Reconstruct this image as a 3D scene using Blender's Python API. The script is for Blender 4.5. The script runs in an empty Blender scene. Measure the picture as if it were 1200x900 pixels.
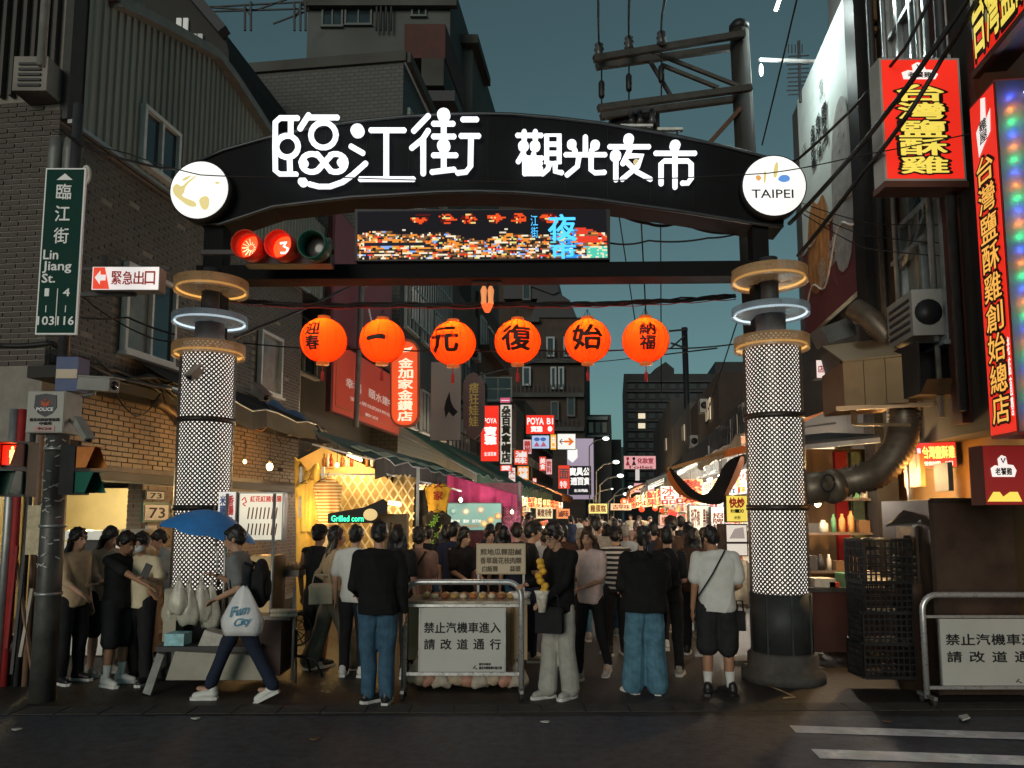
import bpy, bmesh, math, random
import numpy as np
from mathutils import Vector, Matrix, Euler
R = math.radians
rnd = random.Random(7)
scene = bpy.context.scene
COL = scene.collection
# ---------------------------------------------------------------- camera
CAMH = 1.8; PITCH = R(6.0); F = 900.0; CX, CY = 600.0, 505.4
cam = bpy.data.objects.new('camera', bpy.data.cameras.new('camera')); COL.objects.link(cam)
cam.location = (0, 0, CAMH); cam.rotation_euler = (R(90) + PITCH, 0, 0)
cam.data.sensor_width = 36; cam.data.lens = 36 * F / 1200; cam.data.shift_y = (CY - 450) / 1200
cam.data.clip_end = 5000; cam.data.clip_start = .05
scene.camera = cam
# ---------------------------------------------------------------- dusk sky, sun, exposure
w = bpy.data.worlds.new('World'); scene.world = w; w.use_nodes = True
nt = w.node_tree; nt.nodes.clear()
sky = nt.nodes.new('ShaderNodeTexSky'); sky.sky_type = 'NISHITA'; sky.sun_disc = False
sky.sun_elevation = R(11); sky.sun_rotation = R(200); sky.air_density = 1.0; sky.dust_density = .4; sky.ozone_density = 3.0
hs = nt.nodes.new('ShaderNodeMix'); hs.data_type = 'RGBA'; hs.blend_type = 'MULTIPLY'; hs.inputs[0].default_value = 1
hs.inputs[7].default_value = (.60, .95, .84, 1)
hsat = nt.nodes.new('ShaderNodeHueSaturation'); hsat.inputs['Saturation'].default_value = .50
bg = nt.nodes.new('ShaderNodeBackground'); bg.inputs[1].default_value = .05
wo = nt.nodes.new('ShaderNodeOutputWorld')
nt.links.new(sky.outputs[0], hsat.inputs['Color']); nt.links.new(hsat.outputs[0], hs.inputs[6])
nt.links.new(hs.outputs[2], bg.inputs[0]); nt.links.new(bg.outputs[0], wo.inputs[0])
sun = bpy.data.objects.new('sun', bpy.data.lights.new('sun', 'SUN')); COL.objects.link(sun)
sun.data.energy = 1.15; sun.data.angle = R(25); sun.data.color = (1, .90, .78)
sun.rotation_euler = (R(79), 0, R(180 - 200))
scene.view_settings.view_transform = 'Standard'; scene.view_settings.look = 'None'
scene.view_settings.exposure = 0; scene.view_settings.gamma = 1
scene.cycles.max_bounces = 6; scene.cycles.diffuse_bounces = 3; scene.cycles.glossy_bounces = 3
scene.cycles.transmission_bounces = 4; scene.cycles.transparent_max_bounces = 12
scene.cycles.sample_clamp_indirect = 3; scene.cycles.caustics_reflective = False; scene.cycles.caustics_refractive = False
scene.cycles.use_denoising = True
# ---------------------------------------------------------------- picture to place
cp, sp_ = math.cos(PITCH), math.sin(PITCH)
def ray(px, py):
    xc = (px - CX) / F; yc = -(py - CY) / F
    return Vector((xc, cp - yc * sp_, sp_ + yc * cp))
O = Vector((0, 0, CAMH))
def P(px, py, Y): d = ray(px, py); return O + d * (Y / d.y)
def G(px, py, z=0): d = ray(px, py); return O + d * ((z - CAMH) / d.z)
def HIT(px, py, p0, n):
    d = ray(px, py); n = Vector(n); return O + d * ((Vector(p0) - O).dot(n) / d.dot(n))
SL = .133
NL = Vector((1, -SL, 0)).normalized(); UL = Vector((SL, 1, 0)).normalized()   # street direction
NR = -NL
L0 = Vector((-6.78, 0, 0)); R0 = Vector((3.64, 0, 0))
def WL(px, py, off=0): return HIT(px, py, L0 + NL * off, NL)
def WR(px, py, off=0): return HIT(px, py, R0 + NR * off, NR)
GN = Vector((.06, 1, 0)).normalized(); G0 = Vector((0, 8.7, 0)); GU = Vector((1, -.06, 0)).normalized()
def PG(px, py, off=0): return HIT(px, py, G0 - GN * off, GN)
Z = Vector((0, 0, 1)); X = Vector((1, 0, 0)); Yv = Vector((0, 1, 0))
V = Vector
# ---------------------------------------------------------------- materials
_m = {}
def M(name, col=(.5, .5, .5), rough=.7, metal=0., noise=.25, scale=6., bump=.0, emis=None, es=0., alpha=1., spec=.4, stretch=(1, 1, 1), dirt=0.):
    if name in _m: return _m[name]
    m = bpy.data.materials.new(name); m.use_nodes = True; _m[name] = m
    n = m.node_tree.nodes; l = m.node_tree.links; b = n['Principled BSDF']
    b.inputs['Roughness'].default_value = rough; b.inputs['Metallic'].default_value = metal
    b.inputs['Specular IOR Level'].default_value = spec
    b.inputs['Base Color'].default_value = (*col, 1)
    if noise or bump or dirt:
        tc = n.new('ShaderNodeTexCoord'); mp = n.new('ShaderNodeMapping'); mp.inputs['Scale'].default_value = stretch
        l.new(tc.outputs['Object'], mp.inputs[0])
        t = n.new('ShaderNodeTexNoise'); t.inputs['Scale'].default_value = scale; t.inputs['Detail'].default_value = 6; t.inputs['Roughness'].default_value = .65
        l.new(mp.outputs[0], t.inputs['Vector'])
        r = n.new('ShaderNodeMapRange'); r.inputs[1].default_value = .3; r.inputs[2].default_value = .7
        r.inputs[3].default_value = 1 - noise; r.inputs[4].default_value = 1 + noise; l.new(t.outputs[0], r.inputs[0])
        mx = n.new('ShaderNodeVectorMath'); mx.operation = 'SCALE'; mx.inputs[0].default_value = col
        l.new(r.outputs[0], mx.inputs['Scale']); last = mx.outputs[0]
        if dirt:
            t2 = n.new('ShaderNodeTexNoise'); t2.inputs['Scale'].default_value = scale * .25; t2.inputs['Detail'].default_value = 8; t2.inputs['Roughness'].default_value = .7
            l.new(mp.outputs[0], t2.inputs['Vector'])
            r2 = n.new('ShaderNodeMapRange'); r2.inputs[1].default_value = .42; r2.inputs[2].default_value = .62; r2.inputs[4].default_value = dirt
            l.new(t2.outputs[0], r2.inputs[0])
            mm = n.new('ShaderNodeMix'); mm.data_type = 'RGBA'; l.new(r2.outputs[0], mm.inputs[0]); l.new(last, mm.inputs[6])
            mm.inputs[7].default_value = (.025, .02, .016, 1); last = mm.outputs[2]
        l.new(last, b.inputs['Base Color'])
        rr = n.new('ShaderNodeMapRange'); rr.inputs[3].default_value = max(0, rough - .15); rr.inputs[4].default_value = min(1, rough + .15)
        l.new(t.outputs[0], rr.inputs[0]); l.new(rr.outputs[0], b.inputs['Roughness'])
        if bump:
            bp = n.new('ShaderNodeBump'); bp.inputs['Strength'].default_value = bump; bp.inputs['Distance'].default_value = .02
            l.new(t.outputs[0], bp.inputs['Height']); l.new(bp.outputs[0], b.inputs['Normal'])
    if emis:
        b.inputs['Emission Color'].default_value = (*emis, 1); b.inputs['Emission Strength'].default_value = es
    if alpha < 1: b.inputs['Alpha'].default_value = alpha
    return m
def E(name, col, s, base=.3): return M(name, tuple(c * base for c in col), .5, noise=0, emis=col, es=s)
def GLASS(name='window_glass', col=(.02, .03, .035), rough=.08): return M(name, col, rough, noise=.2, scale=2, spec=.8)
# ---------------------------------------------------------------- mesh building
class MB:
    def __init__(s): s.v = []; s.f = []; s.mi = []; s.cur = 0; s.sm = []
    def add(s, vs, fs, smooth=False):
        o = len(s.v); s.v += [tuple(p) for p in vs]
        for f in fs: s.f.append(tuple(i + o for i in f)); s.mi.append(s.cur); s.sm.append(smooth)
        return s
    def m(s, i): s.cur = i; return s
    def hexa(s, a, b, c, d, dv):          # quad a b c d pushed by dv
        q = [V(a), V(b), V(c), V(d)]; dv = V(dv)
        return s.add(q + [p + dv for p in q], [(0, 3, 2, 1), (4, 5, 6, 7), (0, 1, 5, 4), (1, 2, 6, 5), (2, 3, 7, 6), (3, 0, 4, 7)])
    def box(s, c, sx, sy, sz, rz=0, rot=None):
        m = rot if rot is not None else Matrix.Rotation(rz, 3, 'Z'); c = V(c)
        vs = [c + m @ V((x * sx / 2, y * sy / 2, z * sz / 2)) for z in (-1, 1) for x, y in ((-1, -1), (1, -1), (1, 1), (-1, 1))]
        return s.add(vs, [(0, 3, 2, 1), (4, 5, 6, 7), (0, 1, 5, 4), (1, 2, 6, 5), (2, 3, 7, 6), (3, 0, 4, 7)])
    def obox(s, o, u, v, n_):             # origin corner and three edge vectors
        o, u, v, n_ = V(o), V(u), V(v), V(n_); return s.hexa(o, o + u, o + u + v, o + v, n_)
    def bar(s, a, b, wd, h=None, up=None):
        a, b = V(a), V(b); d = (b - a); L = d.length
        if L < 1e-6: return s
        d.normalize(); up = V(up) if up is not None else (Z if abs(d.z) < .95 else X)
        sd = d.cross(up).normalized(); u2 = sd.cross(d); h = h or wd
        q = [a - sd * wd / 2 - u2 * h / 2, a + sd * wd / 2 - u2 * h / 2, a + sd * wd / 2 + u2 * h / 2, a - sd * wd / 2 + u2 * h / 2]
        return s.hexa(*q, d * L)
    def tube(s, pts, r, n=8, closed=False, cap=True, flat=None, smooth=True):
        pts = [V(p) for p in pts]; N = len(pts)
        rs = r if isinstance(r, (list, tuple)) else [r] * N
        vs = []; ref = None
        for i, p in enumerate(pts):
            if closed: t = pts[(i + 1) % N] - pts[i - 1]
            else: t = pts[min(i + 1, N - 1)] - pts[max(i - 1, 0)]
            t.normalize()
            if ref is None: ref = t.cross(Z if abs(t.z) < .9 else X).normalized()
            a = (ref - t * ref.dot(t)); a = a.normalized() if a.length > 1e-5 else t.cross(X).normalized(); b = t.cross(a); ref = a
            for k in range(n):
                th = 2 * math.pi * k / n; vs.append(p + (a * math.cos(th) + b * math.sin(th)) * rs[i])
        fs = []
        for i in range(N if closed else N - 1):
            j = (i + 1) % N
            for k in range(n): fs.append((i * n + k, i * n + (k + 1) % n, j * n + (k + 1) % n, j * n + k))
        if cap and not closed: fs += [tuple(range(n))[::-1], tuple((N - 1) * n + k for k in range(n))]
        return s.add(vs, fs, smooth)
    def lathe(s, c, prof, n=24, ax=Z, cap=True, smooth=True, arc=None):
        c = V(c); ax = V(ax).normalized(); a = ax.cross(Yv if abs(ax.y) < .9 else X).normalized(); b = ax.cross(a)
        vs = [c + ax * z + (a * math.cos(2 * math.pi * k / n) + b * math.sin(2 * math.pi * k / n)) * r for r, z in prof for k in range(n)]
        fs = [(i * n + k, i * n + (k + 1) % n, (i + 1) * n + (k + 1) % n, (i + 1) * n + k) for i in range(len(prof) - 1) for k in range(n)]
        if cap: fs += [tuple(range(n))[::-1], tuple((len(prof) - 1) * n + k for k in range(n))]
        return s.add(vs, fs, smooth)
    def ball(s, c, rx, ry=None, rz=None, n=12, m=8, rot=None):
        ry = ry or rx; rz = rz or rx; c = V(c); vs = []
        for i in range(m + 1):
            ph = math.pi * i / m
            for k in range(n):
                th = 2 * math.pi * k / n; p = V((rx * math.sin(ph) * math.cos(th), ry * math.sin(ph) * math.sin(th), rz * math.cos(ph)))
                vs.append(c + (rot @ p if rot else p))
        fs = [(i * n + k, (i + 1) * n + k, (i + 1) * n + (k + 1) % n, i * n + (k + 1) % n) for i in range(m) for k in range(n)]
        return s.add(vs, fs, True)
    def prism(s, poly, dv, smooth=False):
        poly = [V(p) for p in poly]; n = len(poly); dv = V(dv)
        return s.add(poly + [p + dv for p in poly], [tuple(range(n))[::-1], tuple(range(n, 2 * n))] + [(i, (i + 1) % n, n + (i + 1) % n, n + i) for i in range(n)], smooth)
    def strip(s, A, B, dv=None):          # ribbon between two polylines, optional thickness
        A = [V(p) for p in A]; B = [V(p) for p in B]; n = len(A)
        if dv is None: return s.add(A + B, [(i, i + 1, n + i + 1, n + i) for i in range(n - 1)], True)
        dv = V(dv); vs = A + B + [p + dv for p in A] + [p + dv for p in B]
        fs = []
        for i in range(n - 1):
            fs += [(i, i + 1, n + i + 1, n + i), (2 * n + i, 3 * n + i, 3 * n + i + 1, 2 * n + i + 1), (i, 2 * n + i, 2 * n + i + 1, i + 1), (n + i, n + i + 1, 3 * n + i + 1, 3 * n + i)]
        fs += [(0, n, 3 * n, 2 * n), (n - 1, 3 * n - 1, 4 * n - 1, 2 * n - 1)]
        return s.add(vs, fs)
    def ob(s, name, mats, parent=None, local=False, norm=True):
        me = bpy.data.meshes.new(name)
        off = V((0, 0, 0))
        if parent is not None and not local:
            p = parent
            while p is not None: off += V(p.location); p = p.parent
        me.from_pydata([(x - off.x, y - off.y, z - off.z) for x, y, z in s.v], [], s.f)
        mats = mats if isinstance(mats, (list, tuple)) else [mats]
        for m in mats: me.materials.append(m)
        me.polygons.foreach_set('material_index', s.mi); me.polygons.foreach_set('use_smooth', s.sm)
        if norm:
            bm = bmesh.new(); bm.from_mesh(me); bmesh.ops.recalc_face_normals(bm, faces=bm.faces); bm.to_mesh(me); bm.free()
        o = bpy.data.objects.new(name, me); COL.objects.link(o)
        if parent is not None: o.parent = parent
        return o
def tag(o, label=None, cat=None, group=None, kind=None):
    if label: o['label'] = label
    if cat: o['category'] = cat
    if group: o['group'] = group
    if kind or cat: o['kind'] = kind or 'thing'
    return o
def thing(name, label, cat, loc=(0, 0, 0), group=None, kind=None):
    o = bpy.data.objects.new(name, None); COL.objects.link(o); o.location = loc; o.empty_display_size = .1
    return tag(o, label, cat, group, kind)
def copy_tree(o, parent=None, loc=None, label=None):
    c = o.copy(); COL.objects.link(c); c.parent = parent
    if loc is not None: c.location = loc
    if label: c['label'] = label
    for ch in list(o.children): copy_tree(ch, c)
    return c
def light(name, loc, e, col=(1, .6, .25), r=.05, parent=None, typ='POINT'):
    l = bpy.data.lights.new(name, typ); l.energy = e; l.color = col
    if typ == 'POINT': l.shadow_soft_size = r
    o = bpy.data.objects.new(name, l); COL.objects.link(o); o.location = loc
    if parent is not None:
        o.parent = parent; o.location = V(loc) - V(parent.location)
    return o
# ---------------------------------------------------------------- text
_g = {}
def glyph(ch, bold=0.):
    k = (ch, bold)
    if k in _g: return _g[k]
    c = bpy.data.curves.new('t', 'FONT'); c.body = ch; c.offset = bold; c.resolution_u = 2; c.fill_mode = 'FRONT'
    o = bpy.data.objects.new('t', c); COL.objects.link(o)
    dg = bpy.context.evaluated_depsgraph_get(); me = bpy.data.meshes.new_from_object(o.evaluated_get(dg))
    vs = np.array([v.co[:] for v in me.vertices]).reshape(-1, 3); fs = [tuple(p.vertices) for p in me.polygons]
    bpy.data.objects.remove(o); bpy.data.curves.remove(c); bpy.data.meshes.remove(me)
    _g[k] = (vs, fs); return _g[k]
def text(mb, s, o, u, v, bold=.0, off=.0, nrm=None, shear=0, rot=0, thick=0):
    """fit string s into the parallelogram with corner o, edges u (across) and v (up)"""
    vs, fs = glyph(s)
    if len(vs) == 0: return
    mn = vs.min(0); mxx = vs.max(0); sz = np.maximum(mxx - mn, 1e-6)
    if s in '一-—': mn = mn - np.array([0, .35, 0]); sz = np.array([sz[0], .9, 1])
    o, u, v = V(o), V(u), V(v); n = u.cross(v).normalized()
    K = 0 if bold < .008 else (6 if bold < .05 else 12)
    sh = [(0, 0)] + [(bold * math.cos(2 * math.pi * k / K), bold * math.sin(2 * math.pi * k / K)) for k in range(K)]
    for k, (dx, dy) in enumerate(sh):
        out = []
        for x, y, _ in vs:
            a = (x + dx - mn[0]) / sz[0]; b = (y + dy - mn[1]) / sz[1]; a += shear * (b - .5)
            if rot:
                a -= .5; b -= .5; a, b = .5 + a * math.cos(rot) - b * math.sin(rot), .5 + a * math.sin(rot) + b * math.cos(rot)
            out.append(o + u * a + v * b + n * (off + k * .0004))
        mb.add(out, fs)
def vtext(mb, s, o, u, v, bold=0., off=0., pad=.08, shear=0):
    """column of characters, first on top"""
    n = len(s); v = V(v); u = V(u); o = V(o)
    for i, ch in enumerate(s):
        text(mb, ch, o + v * ((n - 1 - i) / n) + v * (pad / 2 / n) + u * pad / 2, u * (1 - pad), v / n * (1 - pad), bold, off, shear=shear)
def htext(mb, s, o, u, v, bold=0., off=0., pad=.08, shear=0):
    n = len(s); v = V(v); u = V(u); o = V(o)
    for i, ch in enumerate(s):
        if ch == ' ': continue
        text(mb, ch, o + u * (i / n) + u * (pad / 2 / n) + v * pad / 2, u / n * (1 - pad), v * (1 - pad), bold, off, shear=shear)
# ---------------------------------------------------------------- shared materials
BLK = M('black_metal', (.02, .02, .022), .5, .3, bump=.05)
DARK = M('dark_paint', (.035, .035, .038), .6)
STEEL = M('brushed_steel', (.62, .62, .62), .3, .65, .15, 20, .03)
GALV = M('galvanised', (.35, .36, .36), .45, .7, .25, 10, .03, dirt=.2)
CABLE = M('cable_rubber', (.012, .012, .013), .6, noise=0)
WHITE = M('white_paint', (.75, .75, .72), .5, noise=.08)
GREYP = M('grey_paint', (.42, .41, .38), .55, noise=.15, dirt=.25)
RED = M('red_plastic', (.55, .02, .015), .4)
WARM = E('warm_bulb', (1, .62, .25), 14)
WHITEL = E('white_tube', (1, .95, .85), 9)
# ================================================================ ground
ASPH = M('asphalt', (.066, .078, .100), .5, noise=.5, scale=40, bump=.8, dirt=.7)
PAVE = M('lane_asphalt', (.032, .027, .024), .55, noise=.45, scale=22, bump=.6, dirt=.6)
LINE = M('road_paint', (.85, .85, .84), .7, noise=.35, scale=14, dirt=.4)
mb = MB(); mb.add([(-400, -60, 0), (400, -60, 0), (400, 900, 0), (-400, 900, 0)], [(0, 1, 2, 3)]); tag(mb.ob('road', ASPH), kind='structure')
mb = MB(); mb.add([(-30, 7.15, .004), (30, 6.95, .004), (30, 130, .004), (-30, 130, .004)], [(0, 1, 2, 3)]); tag(mb.ob('street_paving', PAVE), kind='structure')
mb = MB()
for q in (((925, 850), (1420, 865), (1420, 873), (933, 858.5)), ((950, 877.5), (1420, 893), (1420, 904), (961, 888.5))):
    mb.add([G(*p, .006) for p in q], [(3, 2, 1, 0)])
tag(mb.ob('road_marking', LINE), kind='structure')
mb = MB()                                                           # gutter cover and low threshold across the lane mouth
for i in range(26):
    a = G(-40 + i * 52, 838 - i * .25, .006); b = G(-40 + (i + 1) * 52 - 2, 838 - (i + 1) * .25, .006)
    c_ = b + V((0, .28, 0)); d_ = a + V((0, .28, 0)); mb.hexa(a, b, c_, d_, (0, 0, .006))
tag(mb.ob('gutter_strip', M('concrete_gutter', (.05, .047, .044), .8, noise=.4, scale=14, bump=.4)), kind='structure')
# ================================================================ gate
GATE = M('gate_steel', (.007, .0075, .009), .75, .0, .35, 3, .03, spec=.12)
LET = E('white_neon', (.93, .96, 1.0), 1.15, .8)
gt = thing('market_gate', 'dark arched steel gate spanning the lane between two perforated pillars, glowing white characters across it', 'gate', (0, 8.7, 0))
top = [(214, 196), (262, 175), (315, 160), (370, 148), (420, 141), (470, 136), (520, 133), (560, 132), (600, 133), (650, 137), (700, 143), (750, 151), (800, 160), (850, 171), (900, 184), (925, 196)]
bot = [(232, 262), (257, 264), (320, 243), (370, 237), (413, 232), (465, 229), (513, 226), (560, 225), (600, 226), (650, 230), (700, 235), (750, 242), (800, 249), (850, 257), (890, 264), (918, 266)]
mb = MB(); mb.strip([PG(*p) for p in top], [PG(*p) for p in bot], GN * .42); mb.ob('arch_beam', GATE, gt)
mb = MB()                                                          # rolled edge trims of the arch
mb.tube([PG(p[0], p[1] + 1, .012) for p in top], .022, 6); mb.tube([PG(p[0], p[1] - 1, .012) for p in bot], .022, 6); mb.ob('edge_trim', M('edge_trim', (.05, .055, .06), .4, .5), gt)
for p in range(3, 13, 1):                                          # seams between the sheets of the arch
    a, b = PG(top[p][0] + 12, top[p][1] + 5, .004), PG(bot[p][0] + 12, bot[p][1] - 5, .004); mb = MB(); mb.bar(a, b, .006, .006); mb.ob('panel_seam', M('seam', (.004, .004, .005)), gt)
a, b = PG(230, 311), PG(905, 305); a2 = PG(230, 328); hgt = a.z - a2.z
mb = MB(); mb.hexa(a2, b - Z * hgt, b, a, GN * .3); mb.ob('cross_beam', GATE, gt)
for x0, x1 in ((231, 257), (886, 908)):
    mb = MB(); q = [PG(x0 + 1, 396), PG(x1 - 2, 396), PG(x1, 250), PG(x0, 250)]; mb.hexa(q[0], q[1], V((q[1].x, q[1].y, q[2].z)), V((q[0].x, q[0].y, q[3].z)), GN * .22)
    # nudge behind the beams so that no faces coincide
    for i in range(len(mb.v)): mb.v[i] = tuple(V(mb.v[i]) + GN * .04)
    mb.ob('post', GATE, gt)
ZA = lambda x, y: PG(180 + x / 3, 120 + y / 3, .10)
ZB = lambda x, y: PG(560 + x / 3, 120 + y / 3, .10)
def arc(cx, cy, r, a0, a1, n=14, ry=None):
    return [(cx + r * math.cos(R(a0 + (a1 - a0) * i / n)), cy - (ry or r) * math.sin(R(a0 + (a1 - a0) * i / n))) for i in range(n + 1)]
def neon(name, f, strokes, dots, r):
    mb = MB()
    for st in strokes:
        closed = len(st) > 3 and st[0] == st[-1]; pts = [f(*p) for p in (st[:-1] if closed else st)]
        mb.tube(pts, r, 8, closed=closed)
        if not closed: mb.ball(pts[0], r, n=8, m=6); mb.ball(pts[-1], r, n=8, m=6)
    for x, y, rr in dots:
        c = f(x, y); mb.lathe(c + GN * .03, [(rr * .0032, 0), (rr * .0032, .055), (rr * .0027, .066)], 16, -GN)
    return mb.ob(name, LET, gt)
neon('lettering', ZA, [
    [(505, 55), (445, 55), (428, 70), (427, 155), (428, 240), (445, 253), (500, 253)], [(482, 58), (482, 118)], [(478, 196), (480, 250)],
    arc(470, 155, 38, 0, 360, 18), [(545, 45), (515, 92)], [(545, 53), (645, 53)], arc(597, 115, 44, 0, 360, 18),
    arc(556, 213, 36, 60, 300, 12, 32), arc(640, 213, 36, -120, 120, 12, 32), [(575, 182), (600, 212), (622, 240)], [(580, 236), (600, 212), (622, 188)],
    [(550, 288), (580, 296), (620, 296), (665, 280), (700, 255), (745, 215)], [(695, 155), (735, 178)], [(765, 98), (880, 98)], [(818, 98), (818, 262)], [(728, 270), (912, 270)],
    [(965, 48), (915, 100)], [(965, 100), (945, 130), (908, 160)], [(948, 130), (948, 250)], [(985, 75), (1052, 75)], [(985, 120), (1055, 120)], [(985, 186), (1062, 186)],
    [(1020, 45), (1020, 235)], [(980, 245), (1055, 236)], [(1088, 60), (1135, 60)], [(1082, 118), (1142, 118)], [(1116, 118), (1114, 225), (1098, 245), (1070, 248)]],
    [(525, 280, 17), (717, 100, 25), (1020, 44, 24), (1020, 153, 24), (527, 213, 17), (662, 213, 17)], .034)
neon('lettering', ZB, [
    [(140, 116), (222, 116)], [(163, 103), (163, 130)], [(202, 103), (202, 130)], [(160, 178), (142, 208)], [(165, 190), (165, 250)], [(165, 196), (224, 196)], [(165, 214), (220, 214)], [(165, 232), (220, 232)], [(165, 250), (226, 250)], [(196, 182), (196, 250)],
    [(242, 115), (286, 115), (286, 212), (242, 212), (242, 115)], [(242, 147), (286, 147)], [(242, 179), (286, 179)], [(252, 215), (246, 235), (228, 251)], [(272, 215), (272, 243), (294, 247)],
    [(378, 122), (378, 182)], [(330, 150), (342, 170)], [(412, 150), (400, 170)], [(310, 184), (446, 184)], [(356, 186), (350, 225), (314, 255)], [(398, 186), (398, 238), (412, 248), (444, 246)],
    [(530, 128), (530, 155)], [(464, 156), (600, 156)], [(485, 190), (485, 272)], [(535, 165), (510, 215)], [(526, 188), (578, 188), (562, 225), (508, 270)], [(522, 208), (560, 245), (606, 270)],
    [(693, 150), (693, 298)], [(626, 179), (762, 179)], [(644, 286), (644, 215), (655, 206), (738, 206), (750, 216), (750, 268), (738, 284), (720, 284)]],
    [(160, 154, 19), (201, 154, 19), (330, 148, 17), (412, 150, 17), (530, 130, 19), (484, 188, 20), (693, 152, 19)], .031)
mb = MB(); mb.ball(ZB(557, 210), .035, .03, .035); mb.ob('moon_dot', E('dot_amber', (.75, .6, .3), .8), gt)
# backing outlines behind the letters (dark acrylic)
# discs
def disc(cx, cy, rp, name):
    mb = MB(); c = PG(cx, cy, .16); r = rp * .00967; mb.lathe(c, [(r * .985, -.01), (r, -.01), (r, .2), (r * .9, .2)], 40, GN); mb.ob('rim', BLK, name)
    mb = MB(); mb.lathe(c - GN * .012, [(r * .965, 0), (r * .965, .006)], 40, GN); mb.ob('face', E('disc_white', (.93, .93, .90), .93, .8), name)
    return c, r
d1 = thing('round_lightbox', 'glowing round white lightbox with pale yellow moon pattern on the left end of the gate', 'lightbox', PG(234, 223, .16))
c, r = disc(234, 223, 37.5, d1)
YEL = E('moon_yellow', (.80, .66, .27), .85)
def blob(mb, f, pts, off=.016, n=3):   # closed smoothed outline
    for _ in range(n):
        q = []
        for i in range(len(pts)):
            a, b = pts[i], pts[(i + 1) % len(pts)]; q += [(a[0] * .75 + b[0] * .25, a[1] * .75 + b[1] * .25), (a[0] * .25 + b[0] * .75, a[1] * .25 + b[1] * .75)]
        pts = q
    mb.add([f(*p) - GN * off for p in pts], [tuple(range(len(pts)))])
ZC = lambda x, y: PG(x / 3, y / 3, .16)     # coordinates of the x3 zoom of the top left corner
for pts in ([(608, 660), (625, 645), (640, 660), (660, 640), (700, 612), (690, 625), (655, 655), (650, 680), (640, 690), (660, 700), (690, 710), (695, 730), (665, 728), (635, 705), (612, 685)],
            [(700, 700), (725, 688), (740, 700), (735, 735), (718, 742), (705, 725)], [(640, 632), (680, 614), (668, 628), (648, 640)], [(758, 640), (776, 642), (770, 650), (758, 648)]): mb = MB(); blob(mb, ZC, pts, n=2); mb.ob('moon_patch', YEL, d1)
d2 = thing('round_lightbox', 'round glowing lightbox reading TAIPEI under small coloured marks, right end of the gate', 'lightbox', PG(907, 218, .16))
c, r = disc(907, 218, 37.5, d2)
ZD = lambda x, y: PG(560 + x / 3, 120 + y / 3, .16)
mb = MB(); blob(mb, ZD, [(1052, 272), (1065, 256), (1092, 258), (1098, 275), (1078, 284), (1060, 280)], n=2); mb.ob('blue_mark', E('mark_blue', (.12, .32, .75), .85), d2)
mb = MB(); blob(mb, ZD, [(1036, 262), (1040, 225), (1050, 208), (1056, 222), (1052, 255), (1044, 270)], n=2); blob(mb, ZD, [(1003, 262), (1006, 240), (1014, 250), (1010, 285), (1004, 288)], n=2); mb.ob('yellow_mark', YEL, d2)
mb = MB(); blob(mb, ZD, [(974, 262), (986, 256), (997, 266), (988, 280), (978, 274)], n=2); mb.ob('orange_mark', E('mark_orange', (.85, .4, .12), .85), d2)
mb = MB(); o_ = ZD(962, 338); text(mb, 'TAIPEI', o_ - GN * .018, ZD(1108, 338) - ZD(962, 338), Z * .098, .01); mb.ob('lettering', M('sign_black', (.01, .01, .012), noise=0), d2)
# LED screen
sc_ = thing('led_screen', 'wide dark LED screen showing colourful night market lights, mounted under the arch', 'screen', PG(566, 300, -.1))
q = [PG(416, 306, .06), PG(715, 304, .06), PG(715, 245, .06), PG(416, 245, .06)]
mb = MB(); mb.hexa(q[0], q[1], q[2], q[3], GN * .22); mb.ob('housing', BLK, sc_)
NX, NY = 148, 29; o_ = PG(419, 304, .066); u_ = PG(712, 302, .066) - o_; v_ = PG(419, 248, .066) - o_
vs, fs, colr = [], [], []
r2 = random.Random(5)
def led(x, y):                          # x 0..1, y 0..1 from the bottom
    band = .50 + .06 * math.sin(x * 9) + .05 * math.sin(x * 23)
    if y < band:
        t = r2.random(); k = .35 + .65 * (1 - abs(y - band * .5) / band)
        if .03 < x < .28 and .26 < y < .33: return (.02, .02, .03)
        if .88 > x > .78 and r2.random() < .6: return (.05, .35, .95) if r2.random() < .7 else (.2, .8, .9)
        if x > .86 and y > .3 and r2.random() < .7: return (.9, .06, .03)
        if x > .92 and y < .25: return (.1, .7, .5) if r2.random() < .6 else (.9, .9, .6)
        if t < .20 * k: return (1.1, .95, .7)
        if t < .42 * k: return (1.0, .34, .05)
        if t < .50 * k: return (.9, .06, .03)
        if t < .55 * k: return (.3, .5, 1.0)
        if t < .60 * k: return (.95, .85, .25)
        if t < .70: return (.25, .12, .05)
        return (.025, .02, .02)
    for cx in (.25, .36, .45, .555, .65, .77):
        dx, dy = (x - cx) / .032, (y - .83) / .10
        if dx * dx + dy * dy < 1: return (1.0, .10, .02) if r2.random() < .55 else ((1, .75, .25) if r2.random() < .25 else (.12, .01, .01))
    if r2.random() < .012 and y < .72: return (.9, .8, .6)
    return (.012, .011, .014)
for j in range(NY):
    for i in range(NX):
        b = len(vs)
        for dx, dy in ((0, 0), (1, 0), (1, 1), (0, 1)): vs.append(o_ + u_ * ((i + dx) / NX) + v_ * ((j + dy) / NY) - V(sc_.location))
        fs.append((b, b + 1, b + 2, b + 3)); colr.append(colr[-1] if (i and r2.random() < .45) else led((i + .5) / NX, (j + .5) / NY))
me = bpy.data.meshes.new('display'); me.from_pydata([tuple(p) for p in vs], [], fs)
ca = me.color_attributes.new('col', 'FLOAT_COLOR', 'CORNER')
ca.data.foreach_set('color', np.repeat(np.array([(*c, 1) for c in colr]), 4, 0).ravel())
lm = bpy.data.materials.new('led_display'); lm.use_nodes = True; n_ = lm.node_tree.nodes; at = n_.new('ShaderNodeVertexColor'); at.layer_name = 'col'
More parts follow.
